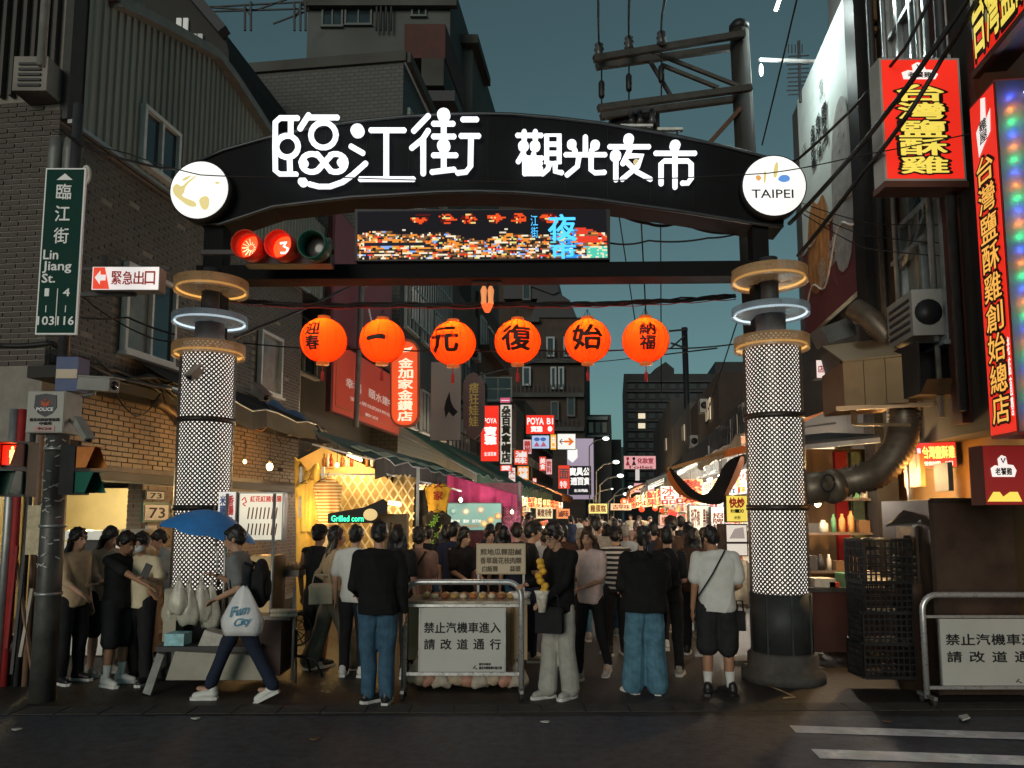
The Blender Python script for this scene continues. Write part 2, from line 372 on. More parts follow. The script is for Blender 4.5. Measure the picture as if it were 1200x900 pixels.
lm.node_tree.links.new(at.outputs[0], n_['Principled BSDF'].inputs['Emission Color']); n_['Principled BSDF'].inputs['Emission Strength'].default_value = .95; n_['Principled BSDF'].inputs['Base Color'].default_value = (.004, .004, .004, 1); n_['Principled BSDF'].inputs['Roughness'].default_value = .95; n_['Principled BSDF'].inputs['Specular IOR Level'].default_value = .05
me.materials.append(lm); o = bpy.data.objects.new('display', me); COL.objects.link(o); o.parent = sc_
mb = MB(); text(mb, '夜', PG(643, 282, .075), u_ * (32 / 293), v_ * (30 / 56), .02); vtext(mb, '江街', PG(622, 279, .075), u_ * (9 / 293), v_ * (27 / 56), .0); text(mb, '市', PG(646, 303, .075), u_ * (28 / 293), v_ * (18 / 56), .02)
mb.ob('lettering', E('led_blue', (.06, .5, 1.0), 1.5), sc_)
# ================================================================ perforated pillars
PERF = M('perforated_metal', (.05, .042, .035), .45, .4, noise=.2)
INNER = E('pillar_glow', (1.0, .92, .83), 1.15, .8)
AMB = E('amber_neon', (1, .50, .10), 2.6, .6); CWH = E('cold_neon', (.72, .9, 1), 2.2, .6)
ACR = M('amber_acrylic', (.40, .26, .14), .3, noise=.3, alpha=.66, spec=.5, emis=(1, .55, .2), es=.05); ACC = M('clear_acrylic', (.22, .27, .31), .3, noise=.2, alpha=.55, spec=.6, emis=(.7, .9, 1), es=.04)
pc = PG(237, 600); pc.z = 0
pil = thing('light_pillar', 'glowing perforated pillar left of the lane, ringed with amber and white neon at its top', 'pillar', pc, group='perforated light pillars of the gate')
zz = lambda py: HIT(237, py, pc, (0, 1, 0)).z
r = .315; zt, zb = zz(404), zz(690)
mb = MB(); mb.lathe(pc, [(r - .03, zb), (r - .03, zt)], 32); mb.ob('inner_light', INNER, pil)
mb = MB(); NH = 38; pitchz = (math.pi * 2 * r / NH) * 1.02
for sg in (1, -1):
    for h in range(NH):
        a0 = 2 * math.pi * h / NH; A = []; B = []; K = 44
        for i in range(K + 1):
            z = zb + (zt - zb) * i / K; th = a0 + sg * (z - zb) / (pitchz * NH) * 2 * math.pi
            w_ = .0098; rr = r + (.002 if sg > 0 else 0)
            A.append(pc + V((math.cos(th - w_ / r * .7) * rr, math.sin(th - w_ / r * .7) * rr, z + w_ * .7 * sg))); B.append(pc + V((math.cos(th + w_ / r * .7) * rr, math.sin(th + w_ / r * .7) * rr, z - w_ * .7 * sg)))
        mb.strip(A, B)
mb.ob('lattice', PERF, pil, norm=False)
for py in (494, 595):
    mb = MB(); z = zz(py); mb.lathe(pc, [(r + .004, z - .03), (r + .014, z - .03), (r + .014, z + .03), (r + .004, z + .03)], 40); mb.ob('band', PERF, pil)
mb = MB(); mb.lathe(pc, [(r - .01, .3), (r + .01, .3), (r + .01, zb), (r - .03, zb)], 40)
for k in range(8): th = k * math.pi / 4; mb.bar(pc + V((math.cos(th) * (r + .012), math.sin(th) * (r + .012), .3)), pc + V((math.cos(th) * (r + .012), math.sin(th) * (r + .012), zb)), .02)
mb.ob('base_drum', M('base_drum', (.035, .040, .042), .62, .2, .4, 5, .05, dirt=.5), pil)
mb = MB(); mb.lathe(pc, [(r + .12, 0), (r + .12, .10), (r + .05, .13), (r + .05, .28), (r + .02, .31)], 40); mb.ob('plinth', M('plinth_stone', (.06, .055, .05), .8, noise=.4, bump=.3), pil)
mb = MB(); zr = zz(325); mb.lathe(pc, [(.10, zt), (.10, zr + .1)], 16); mb.lathe(pc, [(.17, zt), (.17, zt + .32), (.13, zt + .42)], 10); mb.ob('core_post', DARK, pil)
for ring, (py, rr, hh, am, nm) in {'lower_ring': (412, .41, .15, ACR, AMB), 'glass_ring': (376, .425, .10, ACC, CWH), 'top_ring': (337, .42, .15, ACR, AMB)}.items():
    z = zz(py); mb = MB(); mb.lathe(pc, [(rr, z - hh / 2), (rr, z + hh / 2), (rr - .012, z + hh / 2), (rr - .012, z - hh / 2), (rr, z - hh / 2)], 48, cap=False)
    mb.lathe(pc, [(rr - .013, z - hh / 2 + .01), (.12, z - hh / 2 + .01)], 48, cap=False); ro = mb.ob(ring, am, pil)
    mb = MB(); mb.tube([pc + V((math.cos(t * math.pi / 20) * (rr - .035), math.sin(t * math.pi / 20) * (rr - .035), z - hh * .22)) for t in range(40)], .013, 6, closed=True); mb.ob('neon_tube', nm, ro)
    mb = MB()
    for k in range(4): th = k * math.pi / 2 + .5; mb.bar(pc + V((math.cos(th) * .1, math.sin(th) * .1, z)), pc + V((math.cos(th) * (rr - .015), math.sin(th) * (rr - .015), z)), .02)
    mb.ob('bracket', DARK, ro)
pr = PG(911, 600); pr.z = 0
pil2 = copy_tree(pil, None, pr, 'glowing perforated pillar right of the lane behind the man in the white t-shirt')
# ================================================================ red lanterns
def mat_lantern():
    m = bpy.data.materials.new('lantern_paper'); m.use_nodes = True; n = m.node_tree.nodes; l = m.node_tree.links; n.clear()
    o = n.new('ShaderNodeOutputMaterial'); tr = n.new('ShaderNodeBsdfTranslucent'); di = n.new('ShaderNodeBsdfDiffuse'); em = n.new('ShaderNodeEmission'); a = n.new('ShaderNodeAddShader'); a2 = n.new('ShaderNodeAddShader'); mx = n.new('ShaderNodeMixShader')
    tr.inputs[0].default_value = (1, .085, .01, 1); di.inputs[0].default_value = (.5, .05, .02, 1); em.inputs[0].default_value = (1, .05, .005, 1); em.inputs[1].default_value = .26
    mx.inputs[0].default_value = .35; l.new(tr.outputs[0], mx.inputs[1]); l.new(di.outputs[0], mx.inputs[2]); l.new(mx.outputs[0], a.inputs[0]); l.new(em.outputs[0], a.inputs[1]); l.new(a.outputs[0], o.inputs[0])
    return m
LP = mat_lantern(); GOLD = M('lantern_cap', (.55, .10, .03), .4, noise=0, emis=(1, .2, .02), es=.25); INK = M('brush_ink', (.012, .006, .005), .6, noise=0)
RIBM = M('lantern_rib', (.12, .01, .005), .6, noise=0)
def lantern(px, py, rp, s, rotz, Yd, label, tassel=True, marks=None):
    c = P(px, py, Yd); r = rp / 900 * Yd
    t = thing('red_lantern', label, 'lantern', c, group='red lanterns hung across the lane')
    mb = MB(); NS = 16
    vs = []; n = 64; mm = 24
    for i in range(mm + 1):
        ph = math.pi * (.07 + .86 * i / mm)
        for k in range(n):
            th = 2 * math.pi * k / n; rr = r * (1 - .012 * (1 - abs(math.sin(th * NS / 2)) ** .6)); vs.append(c + V((rr * math.sin(ph) * math.cos(th), rr * math.sin(ph) * math.sin(th), r * .97 * math.cos(ph))))
    mb.add(vs, [(i * n + k, (i + 1) * n + k, (i + 1) * n + (k + 1) % n, i * n + (k + 1) % n) for i in range(mm) for k in range(n)], True)
    mb.ob('paper_globe', LP, t)
    mb = MB()
    for k in range(NS):
        th = 2 * math.pi * k / NS; mb.tube([c + V((math.sin(ph) * math.cos(th), math.sin(ph) * math.sin(th), .97 * math.cos(ph))) * (r * 1.001) for ph in [math.pi * (.08 + .84 * i / 12) for i in range(13)]], .0032, 4, cap=False)
    mb.ob('rib', RIBM, t)
    for sg in (1, -1):
        mb = MB(); mb.lathe(c, [(r * .27, sg * r * .93), (r * .27, sg * r * 1.06), (r * .22, sg * r * 1.07)], 20); mb.ob('cap', GOLD, t)
    if tassel:
        mb = MB(); mb.tube([c - Z * r * 1.06, c - Z * r * 1.35], .006, 5); mb.lathe(c, [(.012, -r * 1.35), (.02, -r * 1.4), (.022, -r * 1.75), (.004, -r * 1.76)], 8); mb.ob('tassel', M('tassel_red', (.4, .02, .02), noise=0), t)
    mb = MB(); mb.tube([c + Z * r * 1.05, c + Z * (r * 1.05 + .10)], .005, 5); mb.tube([c + Z * r * 1.05 + V((-.05, 0, 0)), c + Z * (r * 1.05 + .10), c + Z * r * 1.05 + V((.05, 0, 0))], .004, 4); mb.ob('hanger', CABLE, t)
    # brush characters wrapped on the globe
    mb = MB(); fl = MB(); n_ch = len(s); tmp = MB()
    u0 = 1.3 if n_ch == 1 else .62; vh = 1.12 if n_ch == 1 else 1.12
    if n_ch == 1: text(tmp, s, V((-u0 / 2, -vh / 2, 0)), X * u0, Yv * vh, .03)
    else: vtext(tmp, s, V((-.33, -.62, 0)), X * .70, Yv * 1.30, .035, pad=.06)
    if s == '一': tmp = MB(); tmp.prism([V((-.42, -.10, 0)), V((-.30, -.16, 0)), V((.1, -.10, 0)), V((.42, -.13, 0)), V((.44, .04, 0)), V((.30, .12, 0)), V((-.1, .07, 0)), V((-.38, .02, 0))], (0, 0, .001))
    tb = bmesh.new(); me = bpy.data.meshes.new('x'); me.from_pydata(tmp.v, [], tmp.f); tb.from_mesh(me)
    bmesh.ops.triangulate(tb, faces=tb.faces); bmesh.ops.subdivide_edges(tb, edges=[e for e in tb.edges if e.calc_length() > .25], cuts=2)
    bmesh.ops.triangulate(tb, faces=tb.faces)
    tb.verts.index_update(); vv = []
    for v in tb.verts:
        x, y = v.co.x, v.co.y; lon = x * 1.02 + rotz; lat = y * 1.0
        q = V((math.sin(lon) * math.cos(lat), -math.cos(lon) * math.cos(lat), math.sin(lat) * .97)) * (r * (1.008 + v.co.z))
        vv.append(c + q)
    mb.add(vv, [tuple(v.index for v in f.verts) for f in tb.faces]); tb.free(); bpy.data.meshes.remove(me)
    mb.ob('lettering', INK, t, norm=False)
    light('lantern_bulb', c + V((-.02, -r * .30, r * .42)), 14, (1, .42, .10), .03, t)
    return t
LD = 9.3
for px, py, rp, s, rz, lb in ((379, 399, 27.7, '迎春', -.30, 'round red paper lantern painted 迎春, leftmost of the big row under the gate'),
                          (448, 400, 27.3, '一', -.15, 'round red paper lantern with one black horizontal stroke, second of the big row'),
                          (531, 402.5, 27.3, '元', -.38, 'round red paper lantern painted 元, third of the big row under the gate'),
                          (606.5, 400.5, 27.5, '復', -.05, 'round red paper lantern painted 復, fourth of the big row under the gate'),
                          (688.5, 399.5, 27.5, '始', -.12, 'round red paper lantern painted 始, fifth of the big row under the gate'),
                          (756.5, 399, 28, '納福', -.10, 'round red paper lantern painted 納福, rightmost of the big row under the gate')):
    lantern(px, py, rp, s, rz, LD, lb)
def cable(pts, r, label, n=5, sag=0., sub=8, name='overhead_cable', mat=None, group=None):
    q = []
    for i in range(len(pts) - 1):
        a, b = V(pts[i]), V(pts[i + 1])
        for k in range(sub): t = k / sub; q.append(a.lerp(b, t) - Z * sag * 4 * t * (1 - t))
    q.append(V(pts[-1])); mb = MB(); mb.tube(q, r, n); return tag(mb.ob(name, mat or CABLE), label, 'cable', group)
def vines(mb, pts, r, k, amp, seed=1):
    rr = random.Random(seed)
    for j in range(k):
        ph = rr.random() * 6; mb.tube([V(p) + V((0, math.sin(i * 1.3 + ph) * amp, math.cos(i * .9 + ph * 2) * amp)) for i, p in enumerate(pts)], r, 5)
# main cable bundle the lanterns hang from
line = [(262, 350), (330, 357), (400, 358), (470, 357), (540, 358), (600, 356), (650, 357), (700, 356), (760, 354), (810, 351), (862, 347)]
pts = []
for i in range(len(line) - 1):
    for k in range(4): t = k / 4; pts.append(P(line[i][0] * (1 - t) + line[i + 1][0] * t, line[i][1] * (1 - t) + line[i + 1][1] * t, LD))
pts.append(P(*line[-1], LD)); mb = MB(); vines(mb, pts, .012, 5, .025); mb.tube(pts, .016, 6)
tag(mb.ob('overhead_cable', CABLE), 'thick bundle of black cables strung between the pillars, carrying the lanterns', 'cable')
rp_ = MB(); rp_.tube([p + V((0, -.02, -.045 + .01 * math.sin(i * 2.2))) for i, p in enumerate(pts)], .006, 5); tag(rp_.ob('red_wire', M('red_wire', (.35, .04, .03), noise=0)), 'thin red lamp wire wound below the cable bundle', 'wire')
cable([P(285, 402, 9.6), P(440, 409, 9.6), P(620, 410, 9.6), P(760, 408, 9.6), P(870, 402, 9.6)], .010, 'thin black cable strung behind the lantern row at their middle height', sag=.03)
cable([PG(705, 238, -.5), PG(760, 262, -.5), PG(800, 258, -.5), PG(868, 262, -.5)], .02, 'black cable looping under the right half of the arch', sag=.05)
cable([PG(755, 243, -.5), PG(800, 262, -.5), PG(870, 272, -.5)], .016, 'second black cable loop under the right end of the arch', sag=.06)
cable([PG(715, 285, -.4), PG(760, 282, -.4), PG(830, 279, -.4), PG(880, 268, -.4)], .012, 'black cable running from the screen to the right post', sag=.03)
# small amber lamp under the cross beam
t = thing('hanging_lamp', 'small orange lamp cluster hanging from the centre of the cross beam', 'lamp', PG(571, 330, -.15))
mb = MB(); mb.box(PG(571, 331, -.15), .36, .05, .03); mb.tube([PG(571, 331, -.15), PG(571, 362, -.15)], .012, 6); mb.ob('bracket', DARK, t)
for dx in (-4, 4):
    mb = MB(); mb.lathe(PG(571 + dx, 350, -.15), [(.02, .15), (.04, .10), (.03, 0), (.035, -.06)], 10); mb.ob('shade', E('pale_orange', (1, .35, .12), .75), t)
mb = MB(); mb.lathe(PG(571, 360, -.15), [(.07, .03), (.06, 0), (.03, -.06)], 12); mb.ob('bowl', E('lamp_red', (1, .13, .03), 1.2), t)
# ================================================================ buildings, left row
TILE = M('wall_tile', (.105, .095, .083), .55, noise=.35, scale=3, dirt=.35)
TILEB = M('wall_tile_brown', (.060, .044, .037), .6, noise=.35, scale=3, dirt=.35)
GROUT = M('grout', (.24, .215, .19), .9, noise=.2)
FRAME = M('window_frame_white', (.55, .56, .55), .5, noise=.15)
PANE = GLASS(); PANE2 = M('curtained_pane', (.16, .15, .13), .2, noise=.35, scale=2.5, spec=.7)
CORR = M('corrugated_green_grey', (.30, .30, .26), .5, .0, .25, 1.5, dirt=.4, stretch=(1, 1, .15))
def brickwall(parent, o, u, L, z0, z1, n, mat, tw=.225, th=.052, g=.015, holes=(), nparts=0, proud=.012, soldier=()):
    """courses of real tiles on a wall: o = corner, u = direction, n = outward normal"""
    o = V(o); u = V(u).normalized(); n = V(n).normalized(); big = MB(); cnt = 0; rows = int((z1 - z0) / (th + g)); me = None; rr = random.Random(3)
    for j in range(rows):
        z = z0 + j * (th + g); sold = any(a <= j < a + 1 for a in soldier)
        x = -(tw / 2 if j % 2 else 0)
        while x < L:
            a = max(x, 0); b = min(x + tw, L); x += tw + g
            if b - a < .03: continue
            if any(h[0] < (a + b) / 2 < h[1] and h[2] < z + th / 2 < h[3] for h in holes): continue
            if rr.random() < .01: continue
            c = o + u * a + Z * (z - o.z); pr = proud * (.7 + .6 * rr.random())
            if cnt < nparts and b - a > tw * .98:
                if me is None:
                    t = MB(); t.hexa((0, 0, 0), u * tw, u * tw + Z * th, Z * th, n * proud); b0 = t.ob('brick', mat, None, local=True); me = b0.data; bpy.data.objects.remove(b0)
                ob = bpy.data.objects.new('brick', me); COL.objects.link(ob); ob.parent = parent; ob.location = c - V(parent.location); cnt += 1
            else:
                p0, p1, p2, p3 = c, c + u * (b - a), c + u * (b - a) + Z * th, c + Z * th
                big.add([p0, p1, p2, p3, p0 + n * pr, p1 + n * pr, p2 + n * pr, p3 + n * pr], [(4, 5, 6, 7), (0, 1, 5, 4), (1, 2, 6, 5), (2, 3, 7, 6), (3, 0, 4, 7)])
    if big.v: tag(big.ob('brickwork', mat, parent, norm=False), kind='stuff')
def window(parent, o, u, wd, h, n, cols=2, rows=1, fw=.05, frame=None, pane=None, depth=.06, sill=True, pane2=None):
    o, u, n = V(o), V(u).normalized(), V(n).normalized(); mb = MB(); frame = frame or FRAME
    mb.obox(o, u * wd, Z * fw, n * depth); mb.obox(o + Z * (h - fw), u * wd, Z * fw, n * depth)
    mb.obox(o + Z * fw, u * fw, Z * (h - 2 * fw), n * (depth - .003)); mb.obox(o + Z * fw + u * (wd - fw), u * fw, Z * (h - 2 * fw), n * (depth - .003))
    for c in range(1, cols): mb.obox(o + Z * fw + u * (wd * c / cols - fw * .4), u * fw * .8, Z * (h - 2 * fw), n * (depth - .01))
    for c in range(1, rows): mb.obox(o + Z * (h * c / rows - fw * .4) + u * fw, u * (wd - 2 * fw), Z * fw * .8, n * (depth - .015))
    if sill: mb.obox(o - Z * .05 - u * .04, u * (wd + .08), Z * .045, n * (depth + .05))
    w_ = mb.ob('window', frame, parent)
    for c in range(cols):
        mb = MB(); mb.obox(o + u * (wd * c / cols + fw * .5) + Z * fw + n * (.012 + .012 * (c % 2)), u * (wd / cols - fw), Z * (h - 2 * fw), n * .006)
        mb.ob('pane', (pane2 if (pane2 and c % 2) else (pane or PANE)), w_)
    return w_
cor = WL(42, 600); cor.z = 0
bl = thing('tiled_building', 'grey tiled corner building with corrugated upper storey and white windows at the left edge', 'building', cor)
UF = V((-1, SL, 0)).normalized(); NF = V((-SL, -1, 0)).normalized()     # front face of the corner building
e350 = WL(351, 500); Lw = (e350 - cor).xy.length
zc = 6.62
mb = MB(); c0 = cor + Z * 2.35
mb.prism([cor, cor + UL * Lw, cor + UL * Lw + UF * 7, cor + UF * 7], (0, 0, .01))
mb = MB()
for (a, b, z0, z1) in ((0, 1.5, 2.35, 9.2), (1.5, Lw, 2.35, 9.2)):
    p = cor + UL * a; q_ = cor + UL * b
    mb.prism([V((v.x, v.y, z0)) for v in (p - NL * .03, q_ - NL * .03, q_ - NL * 7, p - NL * 7)], (0, 0, (z1 if a else z1) - z0))
mb.ob('wall', GROUT, bl)
# windows on the lane side
def winL(x0, y0, x1, y1, yb0, n=NL, off=.0, **k):
    a = WL(x0, yb0, off); b = WL(x1, yb0, off); top = WL(x0, y0, off); return a, (b - a).xy.length, top.z - a.z
wins = []
for (x0, ytop, x1, ybot, cols, hh) in ((139, 303, 200, 411, 2, 0), (300, 384, 326, 458, 1, 0)):
    a = WL(x0, ybot); b = WL(x1, ybot); h = WL(x0, ytop).z - a.z; L = (b - a).xy.length; u0 = (a - cor).xy.length
    wins.append((u0 - .05, u0 + L + .05, a.z - .06, a.z + h + .02)); window(bl, a + NL * .005, UL, L, h, NL, cols, 1, .06, pane=PANE2, pane2=PANE, depth=.09)
brickwall(bl, cor + NL * -.03, UL, Lw, 3.72, zc, NL, TILE, holes=wins, nparts=0)
brickwall(bl, cor + NF * .0, UF, 3.2, 3.55, 6.95, NF, TILEB, nparts=280, proud=.014)
WB = M('wall_tile_warm', (.17, .105, .055), .5, noise=.4, scale=3, dirt=.2)
mb = MB(); mb.obox(cor + UL * .35 + Z * 2.42 - NL * .03, UL * (Lw - .36), Z * 1.2, NL * .004); mb.ob('joint_bed', M('dark_joint', (.03, .02, .014), .9), bl)
brickwall(bl, cor + UL * .35 + NL * -.026, UL, Lw - .35, 2.42, 3.60, NL, WB, th=.055, g=.016, proud=.016)
mb = MB()                                                           # soldier course above the sill line
for i in range(70):
    p = cor + UL * (i * .085) + NL * -.03 + Z * 3.60
    mb.add([p, p + UL * .07, p + UL * .07 + Z * .2, p + Z * .2, p + NL * .022, p + UL * .07 + NL * .022, p + UL * .07 + Z * .2 + NL * .022, p + Z * .2 + NL * .022], [(4, 5, 6, 7), (0, 1, 5, 4), (1, 2, 6, 5), (2, 3, 7, 6), (3, 0, 4, 7)])
tag(mb.ob('soldier_course', TILE, bl, norm=False), kind='stuff')
# corrugated upper storey: a polygon in the wall plane with pressed ribs
tops = [(-1, 14), (0, 12.2)]
for px, py in ((127, 2), (150, 12), (200, 38), (247, 64), (268, 92), (290, 125), (314, 162), (352, 240)):
    p = WL(px, py, .10); tops.append(((p - cor).xy.length, p.z))
def topz(u):
    for (a, za), (b, zb) in zip(tops, tops[1:]):
        if a <= u <= b: return za + (zb - za) * (u - a) / (b - a)
    return tops[-1][1]
mb = MB(); rib = .15; prof = [(0, 0), (.55, 0), (.65, .03), (.9, .03), (1, 0)]; A, B = [], []
u = .25; w1 = WL(161, 190, .1); w2 = WL(205, 214, .1); wu0 = (w1 - cor).xy.length; wu1 = (w2 - cor).xy.length; wz0 = w1.z; wz1 = WL(161, 118, .1).z
while u < Lw + 2.6:
    for f_, d_ in prof[:-1]:
        uu = u + f_ * rib; A.append((uu, d_))
    u += rib
for k in range(len(A) - 1):
    (ua, da), (ub, db) = A[k], A[k + 1]; segs = [(zc + (.0 if ua < 9 else .2), None)]
    za, zb = topz(ua), topz(ub); lo = zc
    if za < lo + .05: continue
    def col(z0a, z0b, z1a, z1b):
        mb.add([cor + UL * ua + NL * (.10 + da) + Z * z0a, cor + UL * ub + NL * (.10 + db) + Z * z0b, cor + UL * ub + NL * (.10 + db) + Z * z1b, cor + UL * ua + NL * (.10 + da) + Z * z1a], [(0, 1, 2, 3)])
    if wu0 < (ua + ub) / 2 < wu1: col(lo, lo, wz0, wz0); col(wz1, wz1, za, zb)
    else: col(lo, lo, za, zb)
mb.ob('corrugated_siding', CORR, bl, norm=False)
mb = MB(); mb.prism([V((v.x, v.y, 0)) + Z * z for v, z in ((cor + NL * .08, zc + .02), (cor + UL * (Lw + 1.2) + NL * .08, zc + .02), (cor + UL * (Lw + 1.2) + NL * .08, topz(Lw + 1.2) - .02), (cor + UL * tops[5][0] + NL * .08, tops[5][1] - .02), (cor + UL * tops[2][0] + NL * .08, tops[2][1] - .02), (cor + NL * .08, 12))], -NL * 5)
mb.ob('upper_storey', M('upper_core', (.05, .05, .048), .8), bl)
window(bl, V((w1.x, w1.y, wz0)) + NL * .0, UL, wu1 - wu0, wz1 - wz0, NL, 2, 1, .06, depth=.09, pane=PANE, pane2=PANE)
mb = MB()
for (a, za), (b, zb) in zip(tops[1:], tops[2:]):
    mb.bar(cor + UL * a + NL * .18 + Z * za, cor + UL * b + NL * .18 + Z * zb, .20, .14)
mb.ob('roof_flashing', M('flashing', (.17, .17, .155), .5, .3), bl)
mb = MB(); mb.bar(cor + NL * .12 + Z * (zc - .02) + UL * .0, cor + UL * (Lw) + NL * .12 + Z * (zc - .02), .06, .05); mb.ob('drip_edge', GALV, bl)
# left front upper: dark metal sheets, air conditioner, pipe
mb = MB()
for i in range(26): p = cor + UF * (.10 + i * .14) + NF * .05; mb.bar(p + Z * 6.95, p + Z * 12, .09, .04)
mb.ob('sheet_cladding', M('dark_sheet', (.05, .045, .042), .6, .2), bl)
ac = thing('air_conditioner', 'old grey air conditioner with slatted vent high on the left building front', 'air conditioner', P(35, 90, 8.7))
a0, a1 = P(14, 106, 8.75), P(54, 106, 8.75); h = P(14, 66, 8.75).z - a0.z
mb = MB(); mb.obox(a0, a1 - a0, Z * h, (0, .35, 0)); mb.ob('casing', M('ac_casing', (.22, .20, .175), .6, dirt=.5), ac)
for i in range(5): mb = MB(); mb.obox(a0 + V((.07, -.02, .05 + i * (h - .1) / 5)), (a1.x - a0.x - .14, 0, 0), Z * .03, (0, .018, 0)); mb.ob('vent_slat', BLK, ac)
mb = MB(); q = P(46, 110, 8.5); mb.tube([V((q.x, q.y, 7.0)), V((q.x, q.y, 10.8))], .05, 8); tag(mb.ob('drain_pipe', M('pipe_grey', (.20, .20, .19), .5)), 'grey vertical drain pipe in front of the air conditioner', 'pipe')
mb = MB(); 
for i in range(2): q = P(66 + i * 17, 175, 8.9); mb.lathe(V((q.x, q.y, 0)), [(.075, 5.55), (.085, 5.6), (.085, 6.15), (.07, 6.3)], 12)
tag(mb.ob('cable_drum', M('drum_grey', (.16, .16, .15), .5, .3, dirt=.3)), 'pair of grey cylindrical boxes on top of the corner pole', 'junction can')
# beams over ground floor opening, interior stairs
mb = MB(); mb.obox(cor + Z * 2.22 + NL * -.05, UL * Lw, Z * .2, NL * -.3); mb.ob('lintel', DARK, bl)
YW = M('yellow_wall', (.50, .42, .24), .7, noise=.12, scale=2)
p0 = cor + UL * .1 - NL * 3.4; mb = MB(); mb.prism([p0, p0 + UL * 4.2, p0 + UL * 4.2 - NL * .1, p0 - NL * .1], (0, 0, 2.95)); mb.ob('inner_wall', YW, bl)
mb = MB(); mb.prism([V((v.x, v.y, 0)) for v in (cor + UL * 3.8 - NL * .1, cor + UL * 4 - NL * .1, cor + UL * 4 - NL * 3.3, cor + UL * 3.8 - NL * 3.3)], (0, 0, 2.2)); mb.ob('partition', YW, bl)
stt = thing('staircase', 'dark stair flight rising behind the counter in the yellow room', 'staircase', cor - NL * 2 + UL * 1)
STM = M('stair_dark', (.14, .13, .10), .7)
for i in range(9):
    mb = MB(); p = cor - NL * 3.15 + UL * (.25 + i * .24); z = .72 + i * .19; mb.obox(p + Z * (z - .26), UL * .25, Z * .25, NL * .8); mb.ob('step', STM, stt)
mb = MB(); mb.bar(cor - NL * 2.3 + UL * .2 + Z * 1.45, cor - NL * 2.3 + UL * 2.5 + Z * 3.0, .05, .05); mb.ob('handrail', STM, stt)
light('eave_light', cor + NL * .95 + UL * 2.6 + Z * 3.12, 13, (1, .50, .14), .1); light('eave_light', cor + NL * .8 + UL * 5.2 + Z * 3.0, 12, (1, .50, .14), .1)
for uu in (2.6, 5.2): mb = MB(); mb.lathe(cor + NL * (.95 if uu < 3 else .8) + UL * uu + Z * 3.2, [(.09, 0), (.03, .08), (.02, .16)], 12); tag(mb.ob('eave_lamp', DARK), 'small dark lamp shade under the left ledge, %s' % ('near the corner' if uu < 3 else 'by the left pillar'), 'lamp')
light('room_light', cor - NL * 1.2 + UL * 2.4 + Z * 2.1, 150, (1, .80, .42), .1)
# brick pier with number plates
def pier(x0, x1, name='brick_pier'):
    a = WL(x0, 700); b = WL(x1, 700); a.z = b.z = 0; L = (b - a).length
    t = thing('brick_pier', 'narrow tiled pier carrying the house number plates beside the left pillar', 'pier', a)
    mb = MB(); mb.obox(a - NL * .25, UL * L, Z * 2.2, NL * .22); mb.ob('core', GROUT, t)
    brickwall(t, a - NL * .03, UL, L, .05, 2.2, NL, WB); brickwall(t, a + UL * 0 - NL * .03, -NL, .22, .05, 2.2, -UL, WB); return t
pier(163, 203)
def plate(name, label, x0, y0, x1, y1, border, face, s, off=.06, plane='L', inkm=None, bold=.02, boxes=None):
    W = WL if plane == 'L' else WR; a = W(x0, y1, off); b = W(x1, y1, off); c = W(x0, y0, off); u = (b - a); u.z = 0; n = NL if plane == 'L' else NR
    t = thing(name, label, 'sign', a); h = c.z - a.z; mb = MB(); mb.obox(a, u, Z * h, -n * .03); mb.ob('backing', border, t)
    mb = MB(); mb.obox(a + u * .06 + Z * h * .1 + n * .003, u * .88, Z * h * .75, n * .004); mb.ob('face', face, t)
    mb = MB(); text(mb, s, a + u * .2 + Z * h * .2 + n * .010, u * .6, Z * h * .52, bold); mb.ob('lettering', inkm or M('sign_black', (.01, .01, .012), noise=0), t); return t
GRN = M('sign_green', (.005, .085, .06), .4, noise=.1)
plate('number_plate', 'white house number plate reading 73 in a green frame on the pier', 167, 588, 198, 612, GRN, M('plate_white', (.68, .62, .55), .5, noise=.1, emis=(1, .8, .6), es=.04), '73', bold=.01)
plate('number_plate', 'small upper number plate reading 73 above the green framed one', 170, 574, 193, 586, DARK, M('plate_grey', (.5, .48, .44), .5, noise=.1), '73')
plate('notice', 'tiny white paper notice stuck below the number plates', 172, 616, 183, 632, M('notice_white', (.6, .6, .58), noise=.1), M('notice_white', (.6, .6, .58)), '口')
# brick wall behind the left pillar, lit by a bulb
a = WL(255, 600, -.05); a.z = 0; b = WL(350, 600, -.05); b.z = 0
mb = MB(); mb.obox(a - NL * .3, (b - a), Z * 2.25, NL * .27); wt = thing('brick_wall', 'warm lit brick wall behind the left pillar, a bare bulb glowing in front', 'wall', a); mb.ob('core', GROUT, wt)
brickwall(wt, a - NL * .03, UL, (b - a).length, .1, 2.22, NL, WB, nparts=120)
def bulb(px, py, Y, e, label, col=(1, .55, .18), r=.05, drop=.35, es=18):
    c = P(px, py, Y); t = thing('bulb', label, 'light bulb', c); mb = MB(); mb.ball(c, r, r, r * 1.2); mb.ob('glass', E('bulb_%d' % int(es), (1, .72, .35), es), t)
    mb = MB(); mb.lathe(c, [(r * .5, r), (r * .55, r * 2), (.008, r * 2.2), (.006, drop)], 8); mb.ob('socket', DARK, t)
    light('bulb_light', c + V((0, -r * 1.6, 0)), e, col, r, t); return t
bulb(316, 547, 12.0, 22, 'bare glowing bulb in front of the warm brick wall')
bulb(287, 541, 12.6, 8, 'dim amber bulb just right of the left pillar', r=.03, es=6)
